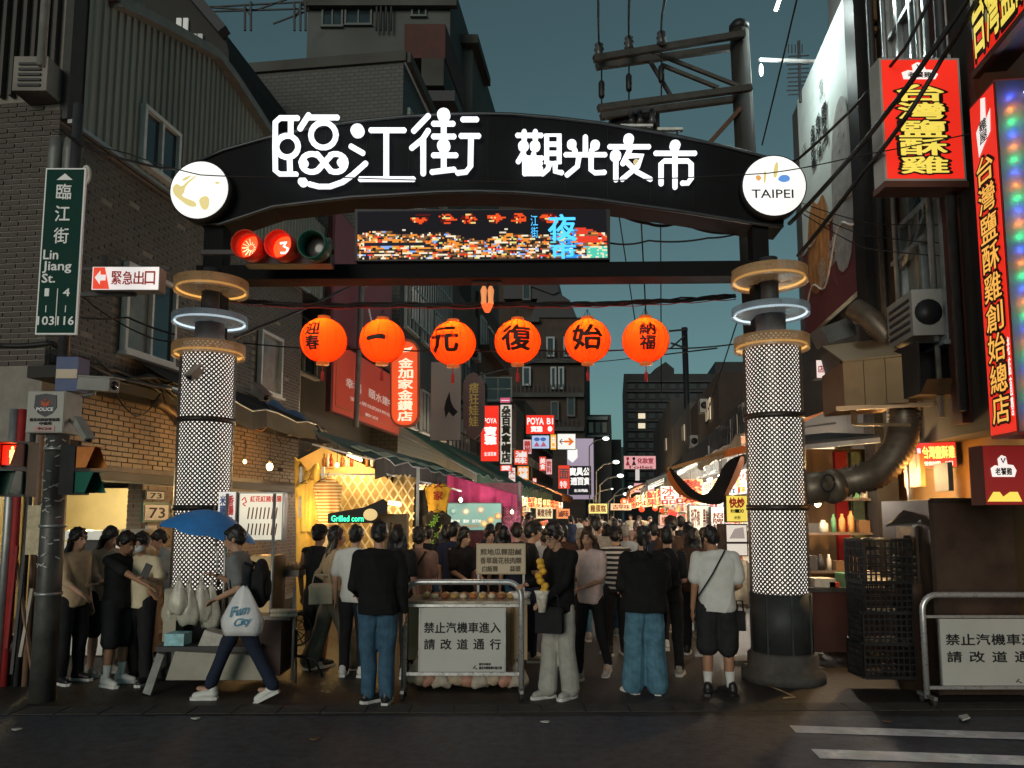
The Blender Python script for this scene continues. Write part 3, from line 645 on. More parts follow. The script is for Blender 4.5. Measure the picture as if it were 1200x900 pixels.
# ---------------------------------------------------------------- dark tiled building behind
DT = bpy.data.materials.new('dark_small_tiles'); DT.use_nodes = True; n_ = DT.node_tree.nodes; l_ = DT.node_tree.links
tc = n_.new('ShaderNodeTexCoord'); bt = n_.new('ShaderNodeTexBrick'); bt.inputs['Scale'].default_value = 1; bt.inputs['Brick Width'].default_value = .24; bt.inputs['Row Height'].default_value = .13; bt.inputs['Mortar Size'].default_value = .014
bt.inputs['Color1'].default_value = (.045, .047, .046, 1); bt.inputs['Color2'].default_value = (.062, .06, .056, 1); bt.inputs['Mortar'].default_value = (.022, .022, .022, 1)
cmb = n_.new('ShaderNodeCombineXYZ'); sx = n_.new('ShaderNodeSeparateXYZ'); ad = n_.new('ShaderNodeMath'); l_.new(tc.outputs['Object'], sx.inputs[0]); l_.new(sx.outputs[0], ad.inputs[0]); l_.new(sx.outputs[1], ad.inputs[1]); l_.new(ad.outputs[0], cmb.inputs[0]); l_.new(sx.outputs[2], cmb.inputs[1]); l_.new(cmb.outputs[0], bt.inputs[0]); l_.new(bt.outputs[0], n_['Principled BSDF'].inputs['Base Color'])
bp = n_.new('ShaderNodeBump'); bp.inputs['Strength'].default_value = .5; bp.inputs['Distance'].default_value = .02; l_.new(bt.outputs['Fac'], bp.inputs['Height']); bp.invert = True; l_.new(bp.outputs[0], n_['Principled BSDF'].inputs['Normal'])
n_['Principled BSDF'].inputs['Roughness'].default_value = .6
CONC = M('old_concrete', (.075, .073, .07), .85, noise=.35, scale=1.2, bump=.3, dirt=.6); CONCB = M('brown_render', (.06, .042, .034), .85, noise=.35, scale=1, bump=.3, dirt=.5)
CONCG = M('grey_render', (.10, .105, .105), .85, noise=.35, scale=1, bump=.3, dirt=.5)
def massL(name, label, s0, s1, z1, w_, mat, off=0., z0=0):
    """building of the left row between street distances s0 and s1"""
    p = L0 + V((SL, 1, 0)) * s0 + NL * off; q = L0 + V((SL, 1, 0)) * s1 + NL * off; p.z = q.z = z0
    t = thing(name, label, 'building', p); mb = MB(); mb.prism([p, q, q - NL * w_, p - NL * w_], (0, 0, z1 - z0)); mb.ob('wall', mat, t); return t, p, q
tb, p, q = massL('tiled_block', 'dark tiled flat roofed block rising behind the arch on the left', 24, 31, 16.6, 16, DT)
mb = MB(); mb.obox(p + Z * 16.6 - NL * 16, NL * 16.1, Z * .35, -UL * .12); mb.obox(p + Z * 16.6 + NL * .1 + UL * .01, UL * 7, Z * .35, NL * .14); mb.ob('parapet', CONC, tb)
mb = MB(); mb.obox(p + Z * 12.3 - NL * 16, NL * 16.02, Z * .12, -UL * .06); mb.ob('ledge', CONC, tb)
for k in range(3):
    for zf in (4.6, 7.8, 11.0, 13.8): window(tb, p + UL * (.5 + k * 2.2) + Z * zf, UL, 1.5, 1.5, NL, 3, 1, .06, depth=.1)
mb = MB()
for i in range(18): mb.bar(p + UL * (.3 + i * .35) + NL * .35 + Z * 8, p + UL * (.3 + i * .35) + NL * .35 + Z * 12.4, .03, .03)
for z in (8, 9.1, 10.2, 11.3, 12.4): mb.bar(p + NL * .35 + Z * z + UL * .2, p + NL * .35 + Z * z + UL * 6.5, .04, .04)
tag(mb.ob('window_grille', GALV, tb), kind='stuff')
# taller block behind with stepped terrace
tk = thing('tower_block', 'tall grey block with flat roof and dark openings behind the tiled block', 'building', P(450, 600, 34))
def boxpx(mb, x0, x1, ytop, Y, depth, ybot=None, z0=0):
    a = P(x0, ytop, Y); b = P(x1, ytop, Y); zb_ = z0 if ybot is None else P(x0, ybot, Y).z
    mb.prism([V((a.x, Y, zb_)), V((b.x, Y, zb_)), V((b.x + .133 * depth, Y + depth, zb_)), V((a.x + .133 * depth, Y + depth, zb_))], (0, 0, a.z - zb_)); return a, b
mb = MB(); boxpx(mb, 362, 528, -30, 34, 10); mb.ob('wall', CONCG, tk)
mb = MB(); boxpx(mb, 530, 554, 42, 37, 9); mb.ob('rear_wing', CONCG, tk)
mb = MB(); a, b = boxpx(mb, 355, 535, -4, 33.6, .3, ybot=6); boxpx(mb, 528, 560, 40, 36.5, 4, ybot=50); mb.ob('eave', CONC, tk)
for x0, x1, y0, y1 in ((377, 402, 8, 32), (404, 436, 6, 30), (482, 500, -4, 20)):
    a = P(x0, y1, 33.97); b = P(x1, y1, 33.97); h = P(x0, y0, 33.97).z - a.z; window(tk, a, X, b.x - a.x, h, -Yv, 2, 1, .08, frame=M('frame_dark', (.12, .13, .13)), depth=.1)
for x in (441, 446, 452, 458): mb = MB(); a = P(x, 36, 33.7); b = P(x, -20, 33.7); mb.tube([a, V((a.x, a.y, b.z))], .05, 6); mb.ob('wall_pipe', DARK, tk)
mb = MB(); boxpx(mb, 474, 522, 28, 30.5, 4, ybot=68); mb.ob('red_terrace', M('dull_red_wall', (.085, .03, .028), .8, dirt=.4), tk)
mb = MB(); boxpx(mb, 494, 520, 68, 29.5, 4, ybot=100); mb.ob('balcony', CONC, tk)
mb = MB(); boxpx(mb, 500, 533, 106, 29.5, 5, ybot=118); mb.ob('canopy', DARK, tk)
# rooftop ironwork and the dark gable of the house far left
ir = thing('roof_scaffold', 'thin iron roof scaffold with antennas against the sky above the tiled block', 'scaffold', P(300, 30, 27)); 
for x in (287, 294, 345, 352, 358):
    mb = MB(); a = P(x, 36, 27); b = P(x, 2 if x > 290 else 5, 27); mb.bar(a, b, .07); mb.ob('post', DARK, ir)
for (x0, y0, x1, y1) in ((232, 9, 360, 2), (232, 14, 362, 10), (236, 8, 300, 12), (300, 12, 345, -4), (320, 28, 362, 12), (345, 22, 356, 2), (287, 8, 294, 20)):
    mb = MB(); mb.bar(P(x0, y0, 27.1), P(x1, y1, 27.1), .05); mb.ob('rail', DARK, ir)
rg = thing('gable_house', 'dark pitched roof house with a small lit dormer window behind the corrugated wall', 'house', P(200, 60, 19))
mb = MB(); q = [P(x, y, 19) for x, y in ((120, -60), (222, -14), (262, 36), (268, 60), (268, 400), (60, 400), (60, -60))]; mb.prism(q, (0.5, 5, 0)); mb.ob('wall', M('dark_gable', (.028, .026, .025), .8), rg)
mb = MB(); mb.bar(P(205, -30, 18.8), P(263, 38, 18.8), .35, .25); mb.ob('roof_edge', DARK, rg)
for x in (206, 214): mb = MB(); a = P(x, 36, 18.9); mb.obox(a, (.12, 0, 0), Z * .36, (0, .05, 0)); mb.ob('window', E('dim_lit', (.8, .82, .75), .35, .3), rg)
for x in (224, 231): mb = MB(); a = P(x, 52, 18.9); mb.obox(a, (.12, 0, 0), Z * .3, (0, .05, 0)); mb.ob('window', E('dim_lit2', (.8, .82, .75), .18, .3), rg)
# recess with pipes, then further row
mp_, p, q = massL('row_house', 'narrow dark house with pipes between the tiled building and the maroon billboard', 16.6, 24, 9.5, 8, CONC, -.9)
for i, s in enumerate((.4, .9, 1.5)): mb = MB(); mb.tube([p + UL * s + NL * .15 + Z * 3.5, p + UL * s + NL * .15 + Z * 9.5], .05, 6); mb.ob('pipe', GALV, mp_)
for k in range(2): window(mp_, p + UL * (1.2 + 3 * k) + Z * 5.2, UL, 1.6, 1.4, NL, 2, 1, .06, depth=.1)
for (s0, s1, zt, mt, lb, off) in ((31, 38, 11.5, CONC, 'dark weathered row house with barred windows behind the jewellery sign', 0),
                                  (38.2, 46, 13, CONCB, 'brown row house behind the red vertical signs', 0), (46.2, 56, 9, CONCG, 'low grey row house further down the left side', .2), (56.2, 75, 10, CONC, 'farthest grey house of the left row', .3)):
    t_, p, q = massL('row_house', lb, s0, s1, zt, 12, mt, off)
    for fl in range(int((zt - 3.8) / 3)):
        for k in range(int((s1 - s0) / 2.4)):
            window(t_, p + UL * (.5 + k * 2.4) + Z * (4.4 + fl * 3), UL, 1.6, 1.5, NL, 2, 1, .08, depth=.1, pane2=PANE2)
        mb = MB(); mb.obox(p + UL * .1 + Z * (4.0 + fl * 3) + NL * .002, UL * (s1 - s0 - .2), Z * .25, NL * .55); mb.ob('balcony', mt, t_)
        for k in range(int((s1 - s0) / .35)):
            pass
    mb = MB()
    for fl in range(int((zt - 3.8) / 3)):
        for k in range(int((s1 - s0) / .25)): pp = p + UL * (.2 + k * .25) + NL * .5 + Z * (4.25 + fl * 3); mb.bar(pp, pp + Z * .8, .025)
        pp = p + UL * .1 + NL * .5 + Z * (5.05 + fl * 3); mb.bar(pp, pp + UL * (s1 - s0 - .3), .05)
    tag(mb.ob('balcony_railing', DARK, t_), kind='stuff')
# tall brown apartment block in the middle distance
ap = thing('apartment_block', 'tall dark brown apartment block with balconies in the centre below the screen', 'building', P(620, 600, 120))
mb = MB(); boxpx(mb, 505, 630, 222, 120, 28); mb.ob('wall', CONCB, ap)
mb = MB(); boxpx(mb, 600, 684, 372, 118, 28); mb.ob('wing', CONCB, ap)
mb = MB(); boxpx(mb, 590, 655, 330, 117.6, 20, ybot=350); mb.ob('roof_slab', DARK, ap)
mb = MB(); mb.prism([P(x, y, 117.5) for x, y in ((622, 372), (676, 372), (668, 352), (650, 340), (632, 345))], (1, 12, 0)); mb.ob('dome_tank', DARK, ap)
mb = MB(); mb.prism([P(x, y, 117) for x, y in ((622, 335), (648, 345), (655, 342), (652, 333), (645, 338), (632, 326))], (.1, .6, 0)); mb.ob('curled_eave', DARK, ap)
WFR = M('frame_greyblue', (.30, .33, .34), .5)
for (x0, y0, x1, y1, c, r_) in ((645, 430, 652, 456, 1, 1), (654, 430, 661, 456, 1, 1), (612, 380, 622, 410, 1, 1), (640, 395, 650, 418, 1, 1), (660, 395, 670, 418, 1, 1), (612, 430, 622, 452, 1, 1), (664, 465, 674, 488, 1, 1),
                                (600, 260, 612, 290, 1, 1), (612, 330, 622, 352, 1, 1), (645, 470, 655, 492, 1, 1), (620, 490, 632, 510, 1, 1), (600, 480, 610, 500, 1, 1)):
    a = P(x0, y1, 117.4); b = P(x1, y1, 117.4); window(ap, a, X, b.x - a.x, P(x0, y0, 117.4).z - a.z, -Yv, c, r_, .26, frame=WFR if y0 in (430, 395) else M('frame_dim', (.10, .10, .10)), depth=.3)
for y in (275, 318, 372, 420, 460, 500): mb = MB(); boxpx(mb, 598, 684 if y > 372 else 632, y, 116.6, 2.0, ybot=y + 5); mb.ob('balcony_slab', CONC, ap)
mb = MB()
for y in (262, 305, 408, 450, 490):
    for k in range(16): a = P(600 + k * 5, y, 116.6); b = P(600 + k * 5, y + 12, 116.6); mb.bar(a, b, .14)
tag(mb.ob('railing', DARK, ap), kind='stuff')
enc = thing('window_box', 'white framed glazed balcony box on the brown apartment block above the red signs', 'balcony', P(580, 470, 38))
a, b = P(567, 470, 38), P(600, 470, 38); h = P(567, 442, 38).z - a.z
window(enc, a, X, b.x - a.x, h, -Yv, 2, 2, .07, depth=.1); mb = MB(); mb.obox(a + V((0, .01, .02)), (b.x - a.x, 0, 0), Z * h, (0, 1.5, 0)); mb.obox(a + V((-.1, -.2, -.2)), (b.x - a.x + .2, 0, 0), Z * .15, (0, 1.6, 0)); mb.ob('body', CONC, enc)
# low buildings, high-rise, hill
lo = thing('low_building', 'low dark building with roof tanks at the end of the lane, below the hill', 'building', P(690, 600, 130))
mb = MB(); boxpx(mb, 640, 716, 486, 130, 25); boxpx(mb, 700, 728, 515, 138, 25); mb.ob('wall', CONC, lo)
for x0, x1, y0, y1 in ((668, 712, 488, 492), (664, 714, 510, 512)): mb = MB(); boxpx(mb, x0, x1, y0, 129, .8, ybot=y1); mb.ob('ledge', M('pale_ledge', (.25, .28, .28)), lo)
for i in range(6): mb = MB(); boxpx(mb, 666 + i * 8, 671 + i * 8, 495, 129.6, .4, ybot=507); mb.ob('window', PANE2 if i % 2 else PANE, lo)
hr = thing('high_rise', 'wide dark high-rise with a few lit windows beyond the end of the lane', 'building', P(800, 600, 160))
HRM = M('highrise_wall', (.028, .028, .03), .7, noise=.3, scale=.3)
mb = MB(); boxpx(mb, 731, 842, 438, 160, 30); mb.ob('wall', HRM, hr)
mb = MB(); boxpx(mb, 838, 905, 424, 163, 30); mb.ob('rear_wing', HRM, hr)
mb = MB(); mb.prism([P(x, y, 161) for x, y in ((766, 440), (790, 440), (790, 432), (780, 424), (768, 432))], (0, 6, 0)); mb.ob('roof_hut', HRM, hr)
LIT = E('lit_window', (1, .86, .6), .8, .3); DKW = M('highrise_window', (.05, .052, .058), .2, noise=.4)
rr = random.Random(11)
for j in range(13):
    for i in range(9):
        x0 = 736 + i * 12; y0 = 450 + j * 11.5; lit = (i, j) in ((1, 3), (1, 4), (5, 9), (7, 5), (4, 2), (2, 8), (8, 10), (6, 12), (3, 11))
        a = P(x0, y0 + 6, 159.9); b = P(x0 + 8, y0 + 6, 159.9); h = P(x0, y0, 159.9).z - a.z; mb = MB(); mb.obox(a, (b.x - a.x, 0, 0), Z * h, (0, -.2, 0)); mb.ob('window', LIT if lit else DKW, hr)
for j in range(13):
    mb = MB(); a = P(734, 448 + j * 11.5, 159.5); b = P(840, 448 + j * 11.5, 159.5); mb.obox(a, (b.x - a.x, 0, 0), Z * .3, (0, -.4, 0)); mb.ob('ledge', M('highrise_ledge', (.05, .05, .052)), hr)
vs = []; N = 60; hb = MB(); A = []; B = []
for i in range(N + 1):
    x = -900 + i * 40; h = 95 + 16 * math.sin(i * .33 + 1) + 9 * math.sin(i * .9) + 3 * rnd.random(); A.append(V((x, 900 + 30 * math.sin(i), -2))); B.append(V((x, 980, h)))
    vs.append(V((x, 1300, h * .7)))
hb.strip(A, B); hb.strip(B, vs); tag(hb.ob('hill', M('forested_hill', (.035, .06, .062), .95, noise=.4, scale=.03)), kind='structure')
# ================================================================ buildings, right row
def massR(name, label, s0, s1, z1, w_, mat, off=0., z0=0):
    p = R0 + V((SL, 1, 0)) * s0 + NR * off; q = R0 + V((SL, 1, 0)) * s1 + NR * off; p.z = q.z = z0
    t = thing(name, label, 'building', p); mb = MB(); mb.prism([p, q, q - NR * w_, p - NR * w_], (0, 0, z1 - z0)); mb.ob('wall', mat, t); return t, p, q
RW = M('right_facade', (.045, .04, .036), .8, noise=.35, scale=1.5, bump=.3, dirt=.5)
rb, p, q = massR('corner_building', 'dark old building along the right edge hung with red shop signs', 2.5, 11.0, 13, 8, RW, 0, 2.6)
ORG = M('ochre_wall', (.20, .12, .05), .7, noise=.3, scale=2, dirt=.35)
mb = MB(); pp = R0 + V((SL, 1, 0)) * 2.5 + NR * -.35; qq = R0 + V((SL, 1, 0)) * 11 + NR * -.35; mb.prism([pp, qq, qq - NR * 7.6, pp - NR * 7.6], (0, 0, 2.6)); mb.ob('ground_floor', ORG, rb)
RED2 = M('dull_red_pilaster', (.10, .025, .018), .7, noise=.3, dirt=.4)
def onR(x0, x1, ybot, ytop, off=0.):
    a = WR(x0, ybot, off); b = WR(x1, ybot, off); b.z = a.z; return a, b - a, WR(x0, ytop, off).z - a.z
for x0, x1, yb, yt, c in ((1046, 1112, 66, -60, 4),):
    a = WR(x1, yb, .02); b = WR(x0, yb - 0, .02); b.z = a.z; L = (b - a).length; window(rb, a, UL, L, 2.3, NR, 4, 2, .06, frame=M('frame_aluminium', (.42, .46, .48), .35, .6), pane2=PANE2, depth=.09)
a = WR(1122, 400, .02); window(rb, V((a.x, a.y, 3.6)), UL, 1.2, 1.7, NR, 2, 1, .06, frame=M('frame_aluminium', (.42, .46, .48)), pane=M('grey_blind', (.24, .26, .25), .6, noise=.15), depth=.1)
a = WR(1096, 340, .02); 
window(rb, V((a.x, a.y, 4.9)), UL, .9, 1.3, NR, 2, 1, .05, frame=M('frame_aluminium', (.42, .46, .48)), pane2=PANE2, depth=.08)
for x, w_ in ((1128, .22), (1062, .16), (1040, .18)):
    mb = MB(); a = WR(x, 300, .0); a.z = 2.7; mb.obox(a, UL * w_, Z * 9, NR * .10); mb.ob('pilaster', RED2 if x != 1040 else DARK, rb)
for x, r_, mt in ((1092, .035, GALV), (1050, .03, GALV), (1034, .045, DARK), (1118, .05, DARK)):
    mb = MB(); a = WR(x, 300, .16); mb.tube([V((a.x, a.y, 2.8)), V((a.x, a.y, 12))], r_, 6); mb.ob('wall_pipe', mt, rb)
for x, y, s in ((1085, 250, .5), (1070, 275, .4), (1105, 30, .3)):
    a = WR(x, y, .12); mb = MB(); mb.bar(a, a + UL * s - Z * s * .7, .05); mb.ob('brace', GALV, rb)
# second right building: ochre tiled strip, black column, mural building
r2b, p, q = massR('shutter_building', 'brown tiled narrow building with louvred panels between mural and black column', 11.05, 11.9, 15, 7, CONC, 0, 0)
OT = M('ochre_tiles', (.24, .135, .055), .7, noise=.3, scale=25, bump=.3)
for i, (y0, y1) in enumerate(((-80, 22), (30, 36), (42, 72), (76, 84), (88, 160), (166, 200))):
    a = WR(1028, y1, .03); b = WR(1003, y1, .03); h = WR(1028, y0, .03).z - a.z; b.z = a.z; mb = MB(); mb.obox(a, b - a, Z * h, NR * .05); mb.ob('louvre_panel', OT, r2b)
r3, p, q = massR('mural_building', 'white walled building whose lane side carries the tall painted billboard', 11.95, 14.75, 9.75, 8, CONCG, -.05, 0)
mb = MB(); a = WR(1029, 595, .22); a.z = 0; mb.obox(a, V((.28, 0, 0)), Z * 12.5, (0, .3, 0)); tag(mb.ob('dark_column', BLK), 'square black column standing right of the mural', 'column')
for (s0, s1, zt, mt, lb, off) in ((14.8, 26, 4.9, CONC, 'low dark house right behind the mural building', 0), (26.2, 36, 6.6, CONCB, 'brown house halfway down the right row', 0), (36.2, 48, 7, CONCG, 'grey shop house far down the right row', 0), (48.2, 70, 9, CONC, 'last house of the right row', 0)):
    t_, p, q = massR('row_house', lb, s0, s1, zt, 9, mt, off)
    for k in range(int((s1 - s0) / 2.4)): window(t_, p + UL * (.5 + k * 2.4) + Z * 3.2, UL, 1.6, 1.1, NR, 2, 1, .08, depth=.1, pane2=PANE2)
    mb = MB()
    for k in range(int((s1 - s0) / .3)): pp = p + UL * (.2 + k * .3) + NR * .4 + Z * 3.6; mb.bar(pp, pp + Z * .8, .03)
    tag(mb.ob('railing', DARK, t_), kind='stuff')
# mural billboard
mu = thing('mural_billboard', 'tall painted billboard with fried food picture over a maroon lower band, right of the gate', 'billboard', WR(942, 395, .1))
WM = M('mural_white', (.62, .68, .66), .6, noise=.25, scale=.7, dirt=.12); MAR = M('mural_maroon', (.14, .03, .035), .6, noise=.25, dirt=.2)
a = WR(1014, 335, .12); b = WR(951, 395, .12); zb_ = b.z; zt_ = WR(942, 112, .12).z
a = V((a.x, a.y, zb_)); b = V((b.x, b.y, zb_)); U = b - a; UM = U
mb = MB(); mb.obox(a, U, Z * (zt_ - zb_), NR * .08); mb.ob('panel', WM, mu)
H = zt_ - zb_; mb = MB(); mb.obox(a + NR * .085, U, Z * H * .33, NR * .012); mb.ob('maroon_band', MAR, mu)
def onm(fx, fy, off=.0): return a + U * (1 - fx) + Z * H * fy + NR * (.105 + off)     # fx from the far (left) edge
def patch(mb, f, pts, n=2, off=0):
    for _ in range(n):
        q = []
        for i in range(len(pts)):
            a_, b_ = pts[i], pts[(i + 1) % len(pts)]; q += [(a_[0] * .75 + b_[0] * .25, a_[1] * .75 + b_[1] * .25), (a_[0] * .25 + b_[0] * .75, a_[1] * .25 + b_[1] * .75)]
        pts = q
    mb.add([f(*p, off) for p in pts], [tuple(range(len(pts)))])
mb = MB(); patch(mb, onm, [(.12, .20), (.15, .42), (.28, .50), (.38, .44), (.50, .47), (.58, .36), (.60, .18), (.45, .12), (.25, .12)]); mb.ob('fried_food', M('mural_fried', (.40, .17, .05), .6, noise=.6, scale=9, stretch=(1, 1, .3)), mu)
mb = MB(); patch(mb, onm, [(.66, .10), (.66, .5), (.75, .66), (.9, .70), (1.0, .6), (1.0, .1)], off=.002); mb.ob('pale_shape', M('mural_grey', (.30, .29, .28), .6, noise=.3), mu)
for fx, fy in ((.8, .56), (.88, .53), (.8, .50)): mb = MB(); patch(mb, onm, [(fx, fy), (fx + .04, fy + .01), (fx + .03, fy + .02)], off=.004); mb.ob('paint_dot', DARK, mu)
mb = MB(); htext(mb, '', onm(.5, .5), X, Z)
o_ = onm(.36, .60, .004); tx = MB()
for k, (sss, fx) in enumerate((('金牌炸雞', .30), ('香酥大排', .42), ('鹽酥專門', .54))):
    vtext(tx, sss, onm(fx, .60, .004), (onm(fx + .10, .6) - onm(fx, .6)), Z * H * .17, .03)
vtext(tx, '老店', onm(.50, .80, .004), (onm(.60, .8) - onm(.50, .8)), Z * H * .08); vtext(tx, '店', onm(.1, .72, .004), (onm(.2, .7) - onm(.1, .7)), Z * H * .04)
tx.ob('lettering', M('sign_black', (.01, .01, .012)), mu)
tx = MB(); vtext(tx, '全國連鎖', onm(.35, .13, .004), onm(.5, .1) - onm(.35, .1), Z * H * .10); vtext(tx, '滷味店', onm(.55, .16, .004), onm(.7, .1) - onm(.55, .1), Z * H * .10)
tx.tube([onm(.05 + i * .045, .09 + .05 * math.sin(i * .5) + i * .008, .006) for i in range(22)], .018, 4); tx.ob('white_lettering', M('mural_white_ink', (.55, .5, .45)), mu)
tx = MB(); tx.tube([onm(.0 + i * .05, .335 + .015 * math.sin(i * .9), .006) for i in range(21)], .02, 4); tx.ob('painted_line', M('mural_line', (.42, .33, .26)), mu)
# ================================================================ corner pole, street sign, cameras, signals
SBK = M('sign_black', (.01, .01, .012), noise=0); WTX = M('reflective_white', (.72, .72, .70), .5, noise=.06, emis=(1, 1, 1), es=.04)
pf = G(49, 822); pole = thing('corner_pole', 'grey corner pole covered in sticker scraps, carrying street sign, signals and police box', 'pole', pf)
mb = MB(); mb.lathe(pf, [(.115, 0), (.11, 1.2), (.105, 2.9)], 14); mb.ob('lower_shaft', M('pole_grey', (.10, .10, .098), .5, .4, .5, 7, .15, dirt=.5), pole)
mb = MB(); mb.lathe(pf, [(.05, 2.88), (.05, 6.0)], 10); mb.ob('upper_shaft', DARK, pole)
for z in (1.0, 1.65, 2.4): mb = MB(); mb.lathe(pf, [(.117, z), (.122, z), (.122, z + .03), (.117, z + .03)], 14); mb.ob('strap', GALV, pole)
rr = random.Random(2)
SCR = M('sticker_scrap', (.45, .45, .43), .7, noise=.3)
for i in range(46):
    z = 1.25 + rr.random() * 1.3; th = -math.pi / 2 + rr.uniform(-1.1, 1.1); c = pf + V((math.cos(th) * .117, math.sin(th) * .117, z)); t = V((-math.sin(th), math.cos(th), rr.uniform(-.6, 1))).normalized(); n = V((math.cos(th), math.sin(th), 0))
    mb = MB(); mb.add([c - t * .02, c + t * rr.uniform(.01, .04), c + t * .03 + Z * .012, c - t * .02 + Z * .012], [(0, 1, 2, 3)]); mb.ob('sticker', SCR, pole)
def plane_sign(name, label, q, Y, mats, cat='sign', thick=.05, border=.05, loc=None, yaw=0, group=None):
    """flat sign whose four picture corners (bl, br, tr, tl) are put on the plane through Y; returns thing and a mapper"""
    bl_ = P(*q[0], Y); n = V((math.sin(yaw), -math.cos(yaw), 0)); pts = [HIT(x, y, bl_, n) for x, y in q]
    u = pts[1] - pts[0]; v = pts[3] - pts[0]; u.z = 0; v = V((0, 0, ((pts[3] - pts[0]).z + (pts[2] - pts[1]).z) / 2)); o = pts[0]; o.z = (pts[0].z + pts[1].z) / 2
    t = thing(name, label, cat, o, group); mb = MB(); mb.obox(o, u, v, -n * thick); mb.ob('housing', mats[0], t)
    bw = border * v.length if v.length < u.length else border * u.length
    un, vn = u.normalized(), v.normalized(); mb = MB(); mb.obox(o + un * bw + vn * bw + n * .002, u - un * 2 * bw, v - vn * 2 * bw, n * .004); mb.ob('face', mats[1], t)
    f = lambda a, b, off=.010: o + u * a + v * b + n * off
    return t, f, u, v, n
GR = M('street_sign_green', (.002, .038, .030), .6, noise=.1, spec=.1)
t, f, u, v, n = plane_sign('street_name_sign', 'tall green street name sign with white characters 臨江街 on the corner pole', [(41, 392), (89, 392), (96, 197), (48, 197)], 7.15, (WTX, GR), thick=.03, border=.04)
mb = MB(); mb.add([f(.30, .925), f(.70, .925), f(.50, .965)], [(0, 1, 2)]); mb.ob('arrow', WTX, t)
mb = MB(); vtext(mb, '臨江街', f(.24, .52), u * .52, v * .40, .012, pad=.30)
for s_, x0, x1, y0, h_ in (('Lin', .10, .46, .445, .055), ('Jiang', .10, .80, .362, .07), ('St.', .10, .42, .305, .052), ('1', .20, .28, .225, .045), ('4', .64, .80, .225, .045), ('103', .06, .46, .055, .05), ('116', .54, .94, .055, .05)):
    text(mb, s_, f(x0, y0), u * (x1 - x0), v * h_, .018)
mb.bar(f(.5, .05), f(.5, .27), .008, .002, n); mb.bar(f(.24, .13), f(.24, .17), .008, .002, n); mb.bar(f(.72, .13), f(.72, .17), .008, .002, n)
mb.ob('lettering', WTX, t)
# emergency exit sign
EXW = E('exit_white', (1, .93, .90), .75, .6); EXR = E('exit_red', (.85, .07, .03), .85, .6); EXT = E('exit_ink', (.35, .02, .015), .5, .6)
t, f, u, v, n = plane_sign('exit_sign', 'white lit box sign with red arrow and red characters 緊急出口 beside the street sign', [(107, 341), (186, 339), (186, 311), (107, 314)], 7.9, (M('exit_case', (.35, .33, .28), .5), EXW), thick=.16, border=.02)
mb = MB(); mb.add([f(.02, .04, .008), f(.27, .04, .008), f(.19, .96, .008), f(.02, .96, .008)], [(0, 1, 2, 3)]); mb.ob('red_field', EXR, t)
mb = MB(); mb.prism([f(a, b, .012) for a, b in ((.05, .52), (.13, .22), (.13, .40), (.21, .40), (.21, .64), (.13, .64), (.13, .82))], n * .002); mb.ob('arrow', EXW, t)
mb = MB(); htext(mb, '緊急出口', f(.29, .2), u * .66, v * .62, .02, pad=.1); mb.ob('lettering', EXT, t)
mb = MB(); mb.bar(f(-.5, 1.02, -.1), f(1.1, 1.04, -.1), .03); mb.bar(f(-.5, -.08, -.1), f(.6, -.06, -.1), .04); mb.bar(f(.1, 1.6, -.1), f(.1, 1.0, -.1), .05); mb.ob('bracket', DARK, t)
# police box
t, f, u, v, n = plane_sign('police_box', 'grey police call box with dark shield emblem on the corner pole', [(30, 507), (74, 507), (74, 459), (31, 458)], 6.95, (M('police_grey', (.30, .29, .26), .5, dirt=.25), M('police_face', (.34, .33, .30), .5, noise=.15, dirt=.2)), 'junction box', thick=.28, border=.02)
mb = MB(); mb.prism([f(a, b) for a, b in ((.22, .90), (.5, .94), (.78, .90), (.80, .60), (.68, .46), (.5, .38), (.32, .46), (.20, .60))], n * .003); mb.ob('shield', M('shield_navy', (.012, .012, .022), .5), t)
mb = MB(); mb.prism([f(a, b, .0145) for a, b in ((.38, .78), (.5, .70), (.62, .78), (.60, .66), (.5, .62), (.40, .66))], n * .001); mb.lathe(f(.5, .78, .0145), [(.012, 0), (.012, .001)], 10, n); mb.ob('emblem', M('emblem_red', (.5, .08, .03), noise=0), t)
mb = MB(); text(mb, 'POLICE', f(.28, .52, .015), u * .44, v * .08, .03); mb.ob('lettering', WTX, t)
mb = MB(); htext(mb, '臺北市政府警察局', f(.10, .27), u * .80, v * .08, .04); htext(mb, '中崙所', f(.36, .18), u * .34, v * .08, .04); text(mb, '中C310', f(.34, .06, .014), u * .36, v * .07, .02); mb.ob('lettering', SBK, t)
mb = MB(); mb.obox(f(.24, .035, .008), u * .54, v * .12, n * .003); mb.ob('label_plate', M('pink_label', (.5, .3, .28), noise=.1), t)
# blue box, cctv
def box_thing(name, label, cat, x0, x1, ytop, ybot, Y, dep, mat, part='casing', **k):
    a = P(x0, ybot, Y); b = P(x1, ybot, Y); h = P(x0, ytop, Y).z - a.z; b.z = a.z; t = thing(name, label, cat, a, **k); mb = MB(); mb.obox(a, b - a, Z * h, (0, dep, 0)); mb.ob(part, mat, t); return t, a, b - a, h
t, a, u, h = box_thing('junction_box', 'dark blue box with a pale label above the police box', 'junction box', 64, 90, 418, 458, 7.3, .2, M('blue_box', (.02, .05, .16), .5))
mb = MB(); q = P(66, 432, 7.27); mb.obox(a + V((.01, -.012, .12)), (.2, 0, 0), Z * .09, (0, .008, 0)); mb.ob('label', M('beige_label', (.55, .45, .35), noise=.1), t)
CAM = M('camera_grey', (.28, .27, .25), .45, dirt=.2); LENS = M('lens_black', (.005, .005, .006), .1, noise=0, spec=.8)
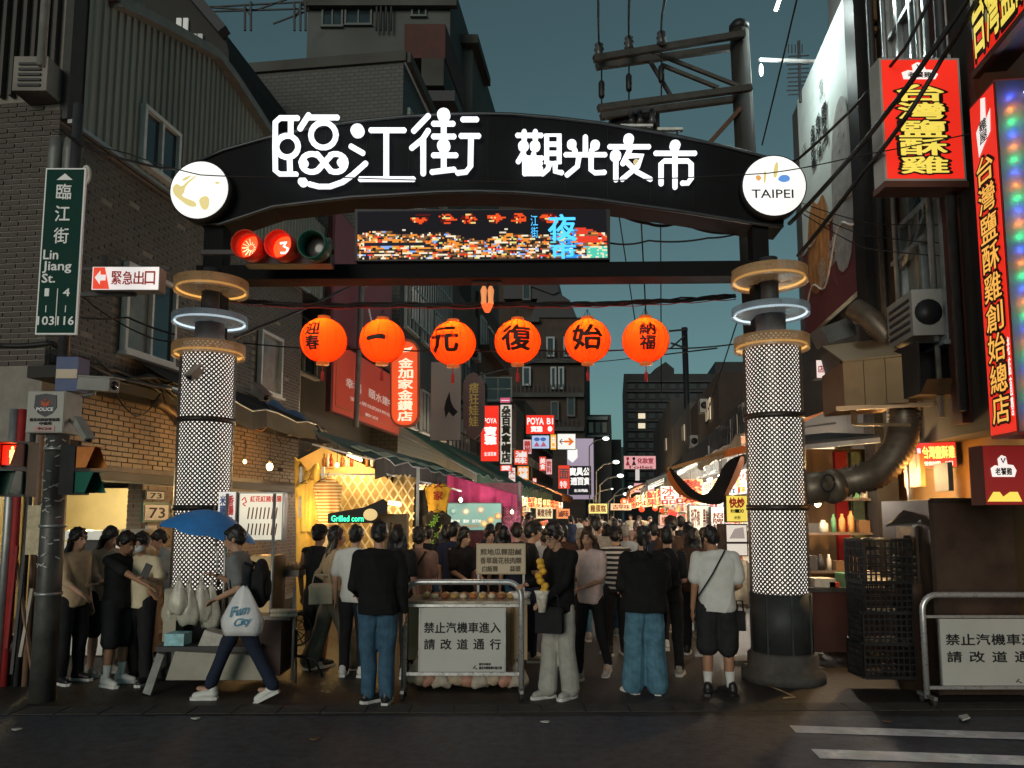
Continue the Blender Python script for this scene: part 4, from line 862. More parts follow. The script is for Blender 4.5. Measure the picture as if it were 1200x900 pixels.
def cctv(label, a, b, Y, r, mount):
    A, B = P(*a, Y), P(*b, Y - .12); t = thing('security_camera', label, 'camera', A); d = (B - A).normalized()
    mb = MB(); mb.bar(A, B, r * 2, r * 1.9); mb.ob('body', CAM, t); mb = MB(); mb.bar(A + Z * r * 1.1 - d * .01, B + Z * r * 1.1 + d * .05, r * 2.3, .012); mb.ob('sunshield', CAM, t)
    mb = MB(); mb.lathe(B + d * .003, [(r * .7, 0), (r * .6, .012)], 12, d); mb.ob('lens', LENS, t)
    mb = MB(); mb.tube([A.lerp(B, .4), A.lerp(B, .3) - Z * .08 + V((0, .05, 0)), P(*mount, Y + .05)], .015, 6); mb.ob('bracket', GALV, t)
cctv('long grey security camera pointing right above the police box', (97, 450), (134, 452), 7.2, .062, (72, 470))
cctv('small tilted security camera hanging below the long one by the pole', (92, 494), (104, 515), 7.0, .035, (80, 490))
cctv('orange lit security camera mounted right of the left pillar', (300, 455), (312, 466), 10.0, .06, (276, 450))
cctv('small pale security camera strapped to the left pillar', (232, 433), (222, 442), 8.5, .045, (240, 430))
# pedestrian signals
def ped(label, x0, x1, y0, y1, Y, yaw, lit):
    c = P((x0 + x1) / 2, (y0 + y1) / 2, Y); t = thing('pedestrian_signal', label, 'traffic signal', c); s = (x1 - x0) / 900 * Y; h = (y1 - y0) / 900 * Y
    m_ = Matrix.Rotation(yaw, 3, 'Z'); mb = MB(); mb.box(c, s, .16, h, rot=m_); mb.ob('housing', BLK, t)
    for k, (z, mt, vm) in enumerate(((h * .25, E('signal_red', (1, .06, .02), 1.6) if lit else M('lens_off', (.12, .02, .01)), M('visor_red', (.25, .03, .01), .5) if lit else M('visor_orange', (.5, .16, .03), .5)), (-h * .25, M('lens_green_off', (.01, .05, .04), .2), M('visor_green', (.004, .10, .07), .4)))):
        o_ = c + m_ @ V((0, -.083, z)); mb = MB(); mb.box(o_, s * .78, .012, h * .40, rot=m_); mb.ob('lens', M('lens_dark', (.02, .005, .004), .3) if (lit and k == 0) else mt, t)
        if lit and k == 0:
            mb = MB(); p_ = o_ + m_ @ V((0, -.012, 0)); hh = h * .15
            mb.ball(p_ + Z * hh * .85, .014, .006, .016, 8, 6); mb.box(p_ + Z * hh * .15, .045, .008, hh * .9, rot=m_); mb.box(p_ - Z * hh * .7, .03, .008, hh * .8, rot=m_); mb.ob('walking_figure', E('figure_yellow', (1, .75, .2), 2.4), t)
            mb = MB(); mb.box(o_ + m_ @ V((0, -.006, 0)), s * .7, .004, h * .36, rot=m_); mb.ob('glow_plate', E('signal_deep_red', (.8, .03, .01), .8), t)
        mb = MB(); q = [o_ + m_ @ V((sx * s * .42, 0, sz * h * .21)) for sx, sz in ((-1, -1), (-1, 1), (1, 1), (1, -1))]; d = m_ @ V((0, -.20, 0))
        for i, j in ((0, 1), (1, 2), (2, 3)):
            a_, b_ = q[i], q[j]; e = d if (i, j) == (1, 2) else d; mb.hexa(a_, b_, b_ + d, a_ + d * (.55 if i != 1 else 1) , (m_ @ V((.006 if i == 0 else (-.006 if i == 2 else 0), 0, -.006 if i == 1 else 0))))
        mb.ob('visor', vm, t)
    if lit: light('signal_glow', c + m_ @ V((0, -.14, h * .25)), 1.2, (1, .08, .02), .03, t)
ped('pedestrian signal showing a lit standing figure on red, left of the corner pole', 4, 38, 518, 582, 7.0, 0, True)
ped('pedestrian signal seen from the side, right of the corner pole', 76, 100, 522, 580, 7.05, R(75), False)
# hanging vehicle signal under the arch
sg = thing('traffic_signal', 'horizontal vehicle signal under the left arch end with two glowing red lamps', 'traffic signal', P(330, 292, 8.35))
mb = MB(); a = P(285, 309, 8.35); b = P(387, 307, 8.35); mb.obox(a, V((b.x - a.x, 0, 0)), Z * .30, (0, .2, 0)); mb.ob('housing', BLK, sg)
mb = MB(); mb.bar(P(236, 296, 8.45), P(290, 296, 8.45), .05); mb.bar(P(386, 296, 8.45), P(392, 296, 8.45), .05); mb.ob('arm', DARK, sg)
RG = E('lamp_red_glow', (1, .045, .01), 3.0, .4)
for cx, lit in ((297, 1), (335, 2), (373, 0)):
    c = P(cx, 292, 8.34); mb = MB(); d = V((-.12, -1, -.06)).normalized(); mb.lathe(c, [(.155, 0), (.16, .22), (.15, .22), (.145, 0)], 20, d, cap=False); vz = mb.ob('visor', M('visor_lit', (.45, .03, .01), .5) if lit else M('visor_green', (.004, .10, .07), .4), sg)
    mb = MB(); mb.lathe(c + d * .015, [(.14, 0), (.13, .02), (.08, .035), (.01, .04)], 20, d); mb.ob('lens', RG if lit else M('lens_off2', (.02, .02, .02), .15), sg)
    if lit == 1:
        mb = MB()
        for k in range(14): th = k * math.pi / 7; e = V((math.cos(th), 0, math.sin(th))); mb.bar(c + d * .055 + e * .03, c + d * .045 + e * .105, .012, .004)
        mb.ob('led_burst', E('led_pale', (1, .85, .45), 1.8), sg)
    if lit == 2:
        mb = MB(); mb.tube([c + d * .06 + V((x, 0, z)) for x, z in ((-.04, .05), (.03, .06), (.0, .015), (.05, -.01), (.03, -.06), (-.03, -.06))], .012, 6); mb.ob('led_sign', E('led_white', (1, .95, .9), 1.8), sg)
light('signal_light', P(315, 292, 7.9), 3.5, (1, .06, .015), .08, sg)
# ================================================================ road barriers
PAN = M('barrier_panel', (.50, .50, .47), .5, noise=.10, scale=4, dirt=.15)
def barrier(label, x0, x1, ytop, yft, Yf, px0, px1, py0, py1):
    g0 = G(x0, yft); Y = g0.y; A = P(x0, yft, Y); B = P(x1, yft, Y); A.z = B.z = 0; zt = P(x0, ytop, Y).z; W_ = B.x - A.x
    t = thing('road_barrier', label, 'barrier', A, 'steel road barriers with warning panels')
    r = .14; pts = [A + V((0, 0, .06))] + [A + V((r - r * math.cos(R(k * 15)), 0, zt - r + r * math.sin(R(k * 15)))) for k in range(7)] + [A + V((W_ - r + r * math.sin(R(k * 15)), 0, zt - r + r * math.cos(R(k * 15)))) for k in range(7)] + [B + V((0, 0, .06))]
    mb = MB(); mb.tube(pts, .028, 12); mb.ob('frame', STEEL, t)
    a = P(px0, py1, Y); b = P(px1, py1, Y); h = P(px0, py0, Y).z - a.z
    mb = MB(); mb.bar(V((A.x, Y, a.z + h + .02)), V((B.x, Y, a.z + h + .02)), .025); mb.bar(V((A.x, Y, a.z - .02)), V((B.x, Y, a.z - .02)), .03); mb.ob('rail', STEEL, t)
    mb = MB(); mb.obox(a, (b.x - a.x, 0, 0), Z * h, (0, -.014, 0)); mb.ob('panel', PAN, t)
    mb = MB()
    for q in ((a - V((.014, .018, .0)), Z * h, .014), (V((b.x, a.y - .018, a.z)), Z * h, .014)): mb.obox(q[0], (.014, 0, 0), q[1], (0, .02, 0))
    mb.ob('panel_edge', GALV, t)
    f = lambda fx, fy: V((a.x + (b.x - a.x) * fx, Y - .017, a.z + h * fy)); u = V((b.x - a.x, 0, 0))
    mb = MB(); htext(mb, '禁止汽機車進入', f(.04, .60), u * .92, Z * h * .18, .022, pad=.10)
    for i, ch in enumerate('請改道通行'): text(mb, ch, f(.05 + i * .195, .35), u * .125, Z * h * .16, .022)
    htext(mb, '臺北市政府', f(.70, .10), u * .14, Z * h * .04, .04); htext(mb, '臺北市警察局中崙分局', f(.70, .04), u * .27, Z * h * .045, .04)
    mb.tube([f(.63, .05), f(.66, .1), f(.64, .07), f(.68, .04)], .004, 4); mb.ob('lettering', SBK, t)
    for C_ in (A, B):
        for sy in (-.11, .11):
            mb = MB(); mb.lathe(C_ + V((-.016, sy, .045)), [(.045, 0), (.045, .032)], 12, X); mb.ob('caster', M('caster_rubber', (.02, .02, .02), .7), t)
        mb = MB(); mb.bar(C_ + V((0, -.15, .085)), C_ + V((0, .15, .085)), .035, .03); mb.ob('foot', GALV, t)
    return t
barrier('steel barrier with warning panel in the lane centre, between the jeans man and the stall', 473, 611, 682, 818, 0, 492, 591, 712, 787)
barrier('steel barrier with warning panel at the right edge in front of the brown cabinet', 1087, 1262, 697, 826, 0, 1104, 1240, 725, 803)
# ================================================================ lightbox shop signs
def lbox(name, label, x0, x1, y0, y1, Y, face, es, strings=(), case=None, thick=.18, border=.03, cat='sign', rot=0, rounded=False, yaw=0):
    fc = E('sign_%02d%02d%02d_%d' % (face[0] * 99, face[1] * 99, face[2] * 99, es * 100), face, es, .6)
    t, f, u, v, n = plane_sign(name, label, [(x0, y1), (x1, y1), (x1, y0), (x0, y0)], Y, (case or M('sign_case', (.10, .10, .10), .5, .3), fc), cat, thick, border, yaw=yaw)
    for s_, c_, e_, x, y, w_, h_, mode, bold in strings:
        mb = MB(); (vtext if mode == 'v' else htext if mode == 'h' else text)(mb, s_, f(x, y), u * w_, v * h_, bold)
        mb.ob('lettering', E('ink_%02d%02d%02d_%d' % (c_[0] * 99, c_[1] * 99, c_[2] * 99, e_ * 100), c_, e_, .6) if e_ else M('ink_%02d%02d%02d' % tuple(int(x * 99) for x in c_), c_, .5, noise=0), t)
    return t, f, u, v, n
YL = (.95, .72, .12); WT = (1, .95, .9); RD = (.85, .03, .015); BK = (.01, .01, .01)
# big red chicken sign
t, f, u, v, n = lbox('shop_sign', 'large red vertical lightbox with fat yellow characters 台灣鹽酥雞, upper right of the gate', 1037, 1133, 68, 212, 7.4, (.80, .025, .012), .95, (), GREYP, .22, .03)
def outlined(mb1, mb2, s_, o_, w_, h_, n, mode='v', b1=.075, b2=.028, shear=0):
    fn = vtext if mode == 'v' else htext
    if mb1 is not None: fn(mb1, s_, o_, w_, h_, b1, pad=.04, shear=shear)
    fn(mb2, s_, o_ + n * .004, w_, h_, b2, pad=.10, shear=shear)
m1, m2 = MB(), MB(); outlined(m1, m2, '台灣鹽酥雞', f(.18, .05), u * .62, v * .73, n); m1.ob('lettering_outline', M('outline_dark', (.03, .008, .005), noise=0), t); m2.ob('lettering', E('fat_yellow', (.85, .66, .10), .95, .6), t)
def chick(t, f, u, v, n, x, y, s=1., sy=1.):
    mb = MB(); pts = [(x - .20 * s, y - .03 * sy), (x - .22 * s, y + .025 * sy), (x - .14 * s, y + .045 * sy), (x - .08 * s, y + .04 * sy), (x - .09 * s, y + .085 * sy), (x - .02 * s, y + .11 * sy), (x + .06 * s, y + .10 * sy), (x + .08 * s, y + .05 * sy), (x + .18 * s, y + .045 * sy), (x + .23 * s, y + .01 * sy), (x + .19 * s, y - .03 * sy)]
    q = pts
    mb.add([f(a, b, .012) for a, b in q], [tuple(range(len(q)))]); mb.ob('emblem', E('emblem_white', (1, .9, .85), .85, .6), t)
    mb = MB(); htext(mb, '老饕雞', f(x - .15 * s, y - .02 * sy, .015), u * .30 * s, v * .05 * sy, .03); mb.tube([f(x - .03 * s, y + .09 * sy, .016), f(x, y + .06 * sy, .016), f(x + .04 * s, y + .09 * sy, .016)], .006, 4); mb.ob('emblem_ink', M('outline_dark', (.03, .008, .005), noise=0), t)
chick(t, f, u, v, n, .49, .85)
mb = MB(); mb.obox(f(-.01, -.055, .02), u * 1.02, v * .05, -n * .26); mb.ob('bottom_rail', M('rust_rail', (.12, .04, .025), .6, dirt=.3), t)
# near right tall red sign with led side
pR = WR(1160, 515, .55); s0_ = WR(1165, 560, .55); s1_ = WR(1197, 560, .55)
zb_ = WR(1162, 515, .55).z; zt_ = WR(1137, 125, .55).z
A = V((s1_.x, s1_.y, zb_)); U_ = V((s0_.x - s1_.x, s0_.y - s1_.y, 0))       # from the near edge to the far edge
t = thing('shop_sign', 'very tall red box sign with yellow characters and a strip of rainbow lights, right edge', 'sign', A)
H_ = zt_ - zb_; mb = MB(); mb.prism([A, A + U_, A + U_ - NR * .5, A - NR * .5], Z * H_); mb.ob('housing', M('red_case', (.25, .02, .015), .5), t)
f2 = lambda a, b, off=.01: A + U_ * (1 - a) + Z * H_ * b + NR * off
mb = MB(); mb.prism([f2(.03, .01, .004), f2(.97, .01, .004), f2(.97, .99, .004), f2(.03, .99, .004)], NR * .004); mb.ob('face', E('face_red', (.80, .022, .01), .9, .6), t)
m1, m2 = MB(), MB(); outlined(m1, m2, '台灣鹽酥雞創始總店', f2(.16, .035, .012), (f2(.86, 0) - f2(.16, 0)), Z * H_ * .78, NR, b1=.07, b2=.01); m1.ob('lettering_outline', M('outline_dark', (.03, .008, .005), noise=0), t); m2.ob('lettering', E('fat_orange', (.90, .45, .08), .95, .6), t)
mb = MB(); vtext(mb, '老店直營', f2(.88, .05, .013), f2(.97, 0) - f2(.88, 0), Z * H_ * .22, .01); mb.ob('small_lettering', E('emblem_white', (1, .9, .85), .85, .6), t)
mb = MB(); mb.add([f2(a, b, .012) for a, b in ((.3, .82), (.25, .90), (.45, .92), (.5, .985), (.68, .975), (.66, .91), (.85, .93), (.80, .865), (.5, .84))], [tuple(range(9))]); mb.ob('emblem', E('emblem_white', (1, .9, .85), .85, .6), t)
mb = MB(); vtext(mb, '雞屋', f2(.38, .85, .014), f2(.7, 0) - f2(.38, 0), Z * H_ * .07, .02); mb.ob('emblem_ink', M('outline_dark', (.03, .008, .005), noise=0), t)
# facing side: mirrored led panel
nf = V((-SL, -1, 0)).normalized() * 1.0; Wd = .5; B0 = A + nf * .006
LEDB = M('led_backing', (.035, .035, .04), .5, .0, noise=.25, scale=5)
mb = MB(); mb.obox(B0 + Z * .02, -NR * Wd, Z * (H_ - .04), nf * .012); mb.ob('led_panel', LEDB, t)
cols = [((1, .25, .02), 'orange'), ((.05, .12, 1), 'blue'), ((.02, .9, .25), 'green')]
k = 0; z = .09
while z < H_ - .05:
    c_, nm = cols[k % 3] if True else cols[0]; p_ = B0 - NR * (Wd * .42) + Z * z + nf * .035
    mb = MB(); mb.ball(p_, .016, .016, .016, 8, 6); mb.ob('led_lamp', E('led_lamp_' + nm, tuple(min(1, x * .4 + .6) for x in c_), 6), t)
    for sx in (-1, 1): light('led_glow', p_ + nf * .03 - NR * .09 * sx, 1.5, c_, .008, t)
    k += 1; z += .105
mb = MB(); mb.tube([B0 - NR * Wd * .46 + nf * .03 + Z * .02, B0 - NR * Wd * .46 + nf * .03 + Z * (H_ - .05)], .006, 4); mb.ob('led_cord', CABLE, t)
# third red sign, top right corner (receding)
s0_ = WR(1143, 86, .5); s1_ = WR(1200, 5, .5); z0_ = s0_.z; A = V((s1_.x, s1_.y, z0_)); U_ = V((s0_.x - s1_.x, s0_.y - s1_.y, 0)) 
A = A - U_ * .5; U_ = U_ * 1.5
t = thing('shop_sign', 'red sign with yellow characters high in the top right corner', 'sign', A); H3 = .85
mb = MB(); mb.prism([A, A + U_, A + U_ - NR * .25, A - NR * .25], Z * H3); mb.ob('housing', DARK, t); f2 = lambda a, b, off=.01: A + U_ * (1 - a) + Z * H3 * b + NR * off
mb = MB(); mb.prism([f2(.01, .02, .004), f2(.99, .02, .004), f2(.99, .98, .004), f2(.01, .98, .004)], NR * .004); mb.ob('face', E('face_red', (.80, .022, .01), .9, .6), t)
mb = MB(); mb.prism([f2(.01, .35, .009), f2(.3, .35, .009), f2(.6, .98, .009), f2(.01, .98, .009)], NR * .002); mb.ob('pale_field', M('pale_field', (.45, .42, .3), emis=(1, .9, .6), es=.15), t)
m1, m2 = MB(), MB(); outlined(m1, m2, '台灣鹽酥雞', f2(.03, .08, .015), f2(.98, 0) - f2(.03, 0), Z * H3 * .75, NR, 'h', b1=.07, b2=.02); m1.ob('lettering_outline', M('outline_dark', (.03, .008, .005), noise=0), t); m2.ob('lettering', E('fat_yellow', (.85, .66, .10), .95, .6), t)
mb = MB(); mb.bar(A - Z * .02, A + U_ - Z * .02, .06); mb.ob('rail', M('rust_rail', (.12, .04, .025), .6, dirt=.3), t)
cc = P(1188, 35, 5.6)
light('spot_blue', P(1186, 27, 5.75), 2, (.05, .15, 1), .02); light('spot_orange', P(1183, 41, 5.7), 1.2, (1, .2, .02), .02)
# dark red cabinet sign at the right edge
t, f, u, v, n = lbox('shop_sign', 'dark red panel with white emblem and yellow band just above the brown cabinet', 1155, 1230, 522, 592, 6.6, (.30, .02, .018), .5, (), RED2, .2, .01)
chick(t, f, u, v, n, .30, .55, .9, 2.6)
mb = MB(); mb.prism([f(a, b, .012) for a, b in ((.02, .06), (.12, .22), (.22, .22), (.27, .14), (.38, .22), (.5, .22), (.56, .06))], n * .002); mb.ob('yellow_band', E('fat_yellow', (.85, .66, .10), .95, .6), t)
# small red and yellow sign below the duct
t, f, u, v, n = lbox('shop_sign', 'small tilted red sign with yellow characters below the ventilation duct', 1074, 1122, 518, 548, 8.9, (.75, .03, .02), .9, (('台灣鹽酥雞', (.95, .8, .2), .95, .16, .35, .80, .5, 'h', .04), ('鹽', (1, .9, .9), .9, .03, .4, .1, .4, 'h', .02), ('營業時間 每日', (1, .9, .9), .8, .2, .08, .7, .17, 'h', .02)), None, .12, .03, yaw=R(-25))
# left side signs ------------------------------------------------
def wallboard(label, x0, x1, yt0, yb0, yb1, off, face, es, case=None):
    a = WL(x0, yb0, off); b = WL(x1, yb1, off); b.z = a.z; h = WL(x0, yt0, off).z - a.z; t = thing('billboard', label, 'billboard', a); u = b - a; mb = MB(); mb.obox(a, u, Z * h, -NL * .12); mb.ob('frame', case or M('board_frame', (.10, .02, .02), .5), t)
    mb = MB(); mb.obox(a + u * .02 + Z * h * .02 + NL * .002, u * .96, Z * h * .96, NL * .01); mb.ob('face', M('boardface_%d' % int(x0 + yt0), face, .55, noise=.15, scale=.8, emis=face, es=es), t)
    return t, lambda fx, fy, o=.016: a + u * fx + Z * h * fy + NL * o, u, h
t, f, u, h = wallboard('large red orange billboard with small white characters behind the first lanterns', 387, 468, 395, 482, 520, .35, (.42, .045, .022), .35)  # lower half of the maroon board, its light put into colour and glow
mb = MB(); htext(mb, '幸福 頤水建中', f(.16, .42), u * .72, Z * h * .15, .02); htext(mb, '安心居住的好所在', f(.22, .26), u * .6, Z * h * .06, .02); htext(mb, '歡迎', f(.42, .12), u * .2, Z * h * .05, .02); mb.ob('lettering', E('pale_ink', (.9, .7, .6), .35, .5), t)
mb = MB(); mb.bar(f(.05, .1), f(.95, .1), .03, .01, NL); mb.bar(f(.05, .1), f(.05, .95), .03, .01, NL); mb.ob('painted_frame_line', M('line_orange', (.5, .15, .06)), t)
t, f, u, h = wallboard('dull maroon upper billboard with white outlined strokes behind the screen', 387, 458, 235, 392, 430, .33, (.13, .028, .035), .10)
mb = MB()
mb.tube([f(x, y) for x, y in ((.35, .9), (.38, .62), (.5, .6), (.55, .9), (.42, .95), (.36, .9))], .03, 5); mb.tube([f(x, y) for x, y in ((.55, .42), (.62, .30), (.72, .42))], .03, 5)
for x in (.42, .6, .75): mb.tube([f(x, .05), f(x + .03, .12), f(x - .03, .18), f(x + .02, .24)], .03, 5)
mb.ob('white_strokes', M('stroke_white', (.5, .45, .45), emis=(1, .9, .9), es=.1), t)
cable([WL(417, 500, .5), WL(421, 400, .5), WL(424, 330, .5)], .07, 'pale vertical conduit in front of the red billboard', 8, name='conduit', mat=M('conduit_pale', (.18, .18, .17), .5))
# jewellery sign
def rounded(x0, x1, y0, y1, r, k=5):
    pts = []
    for cx, cy, a0 in ((x1 - r, y0 + r, -90), (x1 - r, y1 - r, 0), (x0 + r, y1 - r, 90), (x0 + r, y0 + r, 180)):
        for i in range(k + 1): th = R(a0 + 90 * i / k); pts.append((cx + r * math.cos(th), cy + r * math.sin(th)))
    return pts
t = thing('shop_sign', 'orange rounded vertical lightbox reading 金加家金鑽店 beside the red billboard', 'sign', P(474, 500, 19))
q = [P(x, y, 19) for x, y in rounded(457, 491, 397, 500, 14)]; mb = MB(); mb.prism(q, (0, .25, 0)); mb.ob('housing', M('orange_case', (.4, .08, .03), .5), t)
q = [P(x, y, 18.995) for x, y in rounded(459, 489, 400, 498, 13)]; mb = MB(); mb.prism(q, (0, -.006, 0)); mb.ob('face', E('jewel_orange', (.85, .085, .015), .9, .6), t)
mb = MB(); a = P(465, 494, 18.97); vtext(mb, '金加家金鑽店', a, P(484, 494, 18.97) - a, Z * (P(465, 419, 18.97).z - a.z), .03, pad=.12); mb.ob('lettering', E('ink_pale', (1, .85, .6), .95, .6), t)
mb = MB(); mb.prism([P(x, y, 18.975) for x, y in ((469, 413), (480, 412), (484, 406), (477, 408), (470, 408))], (0, -.003, 0)); mb.ob('emblem', E('ink_pale', (1, .85, .6), .95, .6), t)
t, f, u, v, n = lbox('banner', 'faded beige banner with a small black ink figure, right of the jewellery sign', 504, 540, 424, 516, 23, (.30, .25, .21), .12, (), DARK, .1, .01, 'banner')
mb = MB(); blobp = [(.55, .55), (.62, .62), (.66, .5), (.75, .42), (.9, .36), (.75, .3), (.6, .36), (.5, .28), (.45, .4), (.5, .5)]; mb.add([f(a, b) for a, b in blobp], [tuple(range(10))]); mb.ob('ink_figure', SBK, t)
t = thing('shop_sign', 'dark scalloped plaque with dull gold characters 痞狂娃娃', 'sign', P(555, 520, 26))
q = [P(x, y, 26) for x, y in ((543, 448), (547, 440), (555, 436), (563, 440), (568, 448), (568, 498), (562, 510), (555, 515), (548, 510), (543, 498))]; mb = MB(); mb.prism(q, (0, .2, 0)); mb.ob('plaque', M('plaque_brown', (.07, .045, .045), .5, emis=(.3, .15, .12), es=.08), t)
mb = MB(); a = P(549, 500, 25.98); vtext(mb, '痞狂娃娃', a, P(561, 500, 25.98) - a, Z * (P(549, 448, 25.98).z - a.z), .02); mb.ob('lettering', M('dull_gold', (.35, .25, .08), emis=(.6, .4, .1), es=.2), t)
lbox('shop_sign', 'narrow vertical red lightbox reading POYA 寶雅, left of the white sign', 563, 585, 475, 541, 29, RD, 1.05, (('POYA', WT, 1, .2, .68, .65, .09, 't', .02), ('寶雅', WT, 1, .2, .30, .65, .32, 'v', .06), ('生活百貨', WT, 1, .2, .10, .65, .07, 'h', .02)))
lbox('shop_sign', 'narrow white vertical lightbox with dark brush writing, beside the red POYA sign', 586, 600, 474, 544, 30, (.75, .70, .6), .75, (('朵百貨傘帽店', (.06, .05, .03), 0, .12, .03, .76, .94, 'v', .06),))
lbox('shop_sign', 'wide red lightbox reading POYA 寶雅 B1 above the toilet sign', 616, 650, 486, 509, 52, RD, 1.1, (('POYA', WT, 1, .06, .50, .56, .34, 't', .03), ('寶雅', WT, 1, .18, .12, .40, .30, 'h', .06), ('B1', WT, 1, .74, .52, .2, .3, 't', .03), ('●', WT, 1, .76, .14, .16, .28, 't', .0)))
lbox('toilet_sign', 'small sign with blue and pink toilet figures under the wide POYA box', 623, 644, 510, 526, 52, (.45, .60, .85), .9, (('●●', (.1, .2, .6), .6, .12, .55, .7, .3, 'h', 0), ('▲▲', (.75, .15, .3), .6, .1, .15, .75, .4, 'h', 0)))
lbox('toilet_sign', 'slim orange arrow sign between toilet figures and white arrow box', 645, 652, 509, 527, 52, (.95, .45, .05), .95, (('出口', WT, 1, .15, .1, .7, .8, 'v', .02),))
lbox('direction_sign', 'white lightbox with an orange double arrow under the POYA box', 653, 675, 508, 527, 52, (.9, .9, .85), .95, (('→', (.85, .18, .02), .8, .40, .30, .45, .40, 't', .06), ('←', (.3, .1, .02), .4, .12, .33, .3, .34, 't', .02)))
t, f, u, v, n = lbox('shop_sign', 'tall lavender lightbox with a white hexagon behind the arrow sign', 664, 697, 513, 586, 88, (.50, .40, .52), .62, ())
mb = MB(); mb.prism([f(a, b, .02) for a, b in ((.05, .66), (.22, .60), (.4, .68), (.4, .80), (.2, .88), (.05, .80))], n * .02); mb.ob('hexagon', E('hex_white', (.95, .95, .9), 1), t)
lbox('shop_sign', 'black lightbox with white characters 寶具公 透百貨 in front of the lavender sign', 666, 693, 546, 580, 86, (.02, .018, .03), .3, (('寶具公', WT, 1, .04, .66, .92, .28, 'h', .05), ('透百貨', WT, 1, .10, .34, .86, .26, 'h', .05), ('生活用品', WT, 1, .25, .1, .6, .1, 'h', .03)))
lbox('shop_sign', 'red and white picture lightbox left of the black sign', 654, 668, 545, 573, 75, (.85, .06, .03), .95, (('面', (.3, .2, .2), .3, .1, .42, .8, .42, 't', .03), ('特', WT, .9, .15, .05, .6, .28, 't', .02)))
for x0, x1, y0, y1, Y, c, s_, lb in ((586, 600, 545, 552, 29, (.9, .05, .03), '愛', 'small red sign right below the white vertical sign'), (596, 604, 548, 565, 31, (.9, .75, .7), '大一', 'small pink white sign below the long red ones'), (602, 619, 527, 545, 46, (.85, .08, .04), '滷味', 'red and white lightbox behind the white vertical sign'),
                                     (606, 620, 546, 563, 47, (.95, .30, .04), '特價', 'orange lightbox stacked under the red and white one'), (613, 623, 515, 532, 50, (.85, .5, .5), '藥局', 'small pink lightbox left of the toilet sign'), (632, 640, 535, 552, 62, (.9, .1, .06), '美食', 'tiny red sign left of the picture lightbox'),
                                     (640, 647, 538, 556, 66, (.9, .5, .5), '飲料', 'tiny pink sign beside the tiny red one'), (624, 629, 560, 567, 56, (.9, .1, .05), '特', 'tiny red lamp sign above the far green awning'), (586, 598, 466, 472, 33, (.6, .1, .2), '一', 'pink red slanted board above the white vertical sign')):
    lbox('shop_sign', lb, x0, x1, y0, y1, Y, c, .85, ((s_, WT if c[1] < .4 else (.5, .05, .05), .8, .1, .1, .8, .8, 'v' if y1 - y0 > x1 - x0 else 'h', .04),))
PK = (.85, .40, .42)
t, f, u, v, n = lbox('toilet_sign', 'pink toilet sign with two figures on a white post at the lane end', 731, 769, 534, 550, 30, PK, .72, (('化妝室', (.45, .03, .05), .4, .42, .42, .5, .42, 'h', .04), ('Toilet', (.3, .05, .05), .3, .1, .06, .8, .2, 't', .02), ('●', (.4, .02, .04), .4, .08, .66, .09, .24, 't', 0), ('▲', (.4, .02, .04), .4, .06, .3, .13, .4, 't', 0), ('●', BK, 0, .27, .66, .09, .24, 't', 0), ('▲', BK, 0, .25, .3, .13, .4, 't', 0)))
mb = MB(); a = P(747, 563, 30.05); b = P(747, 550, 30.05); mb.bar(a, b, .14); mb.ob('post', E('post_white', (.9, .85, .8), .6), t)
lbox('toilet_sign', 'smaller pink toilet sign below and behind the first one', 743, 767, 566, 577, 38, PK, .8, (('化妝室', (.45, .03, .05), .4, .42, .2, .5, .6, 'h', .04), ('●▲', BK, 0, .06, .2, .3, .5, 'h', 0)))
lbox('shop_sign', 'pale pink writing strip below the smaller toilet sign', 752, 770, 578, 585, 39, (.9, .65, .6), .8, (('小吃街', (.45, .1, .1), .4, .05, .1, .9, .8, 'h', .04),))
for i, x in enumerate((731, 740, 748, 757, 765, 773)):
    c = P(x, 587.5, 42); t = thing('small_lantern', '%s tiny orange lantern in the far row under the toilet signs' % ['leftmost', 'second', 'third', 'fourth', 'fifth', 'rightmost'][i], 'lantern', c, 'tiny far lanterns in a row'); mb = MB(); mb.ball(c, .19, .19, .18, 12, 8); mb.ob('globe', E('far_lantern', (1, .16, .03), 1.3), t)
    mb = MB(); text(mb, '春', c + V((-.08, -.2, -.08)), X * .16, Z * .16, .04); mb.ob('lettering', E('ink_pale', (1, .85, .6), .95, .6), t)
for i, (x, y) in enumerate(((752, 597), (768, 596), (785, 600), (789, 602), (776, 598))):
    c = P(x, y, 34 + i); t = thing('small_lantern', '%s tiny red lantern strung low above the far crowd' % ['leftmost', 'second', 'fourth', 'rightmost', 'middle'][i], 'lantern', c, 'tiny low lanterns above the far crowd'); mb = MB(); mb.ball(c, .13, .13, .12, 10, 7); mb.ob('globe', E('far_lantern2', (1, .07, .02), 1.1), t)
lampi = 0
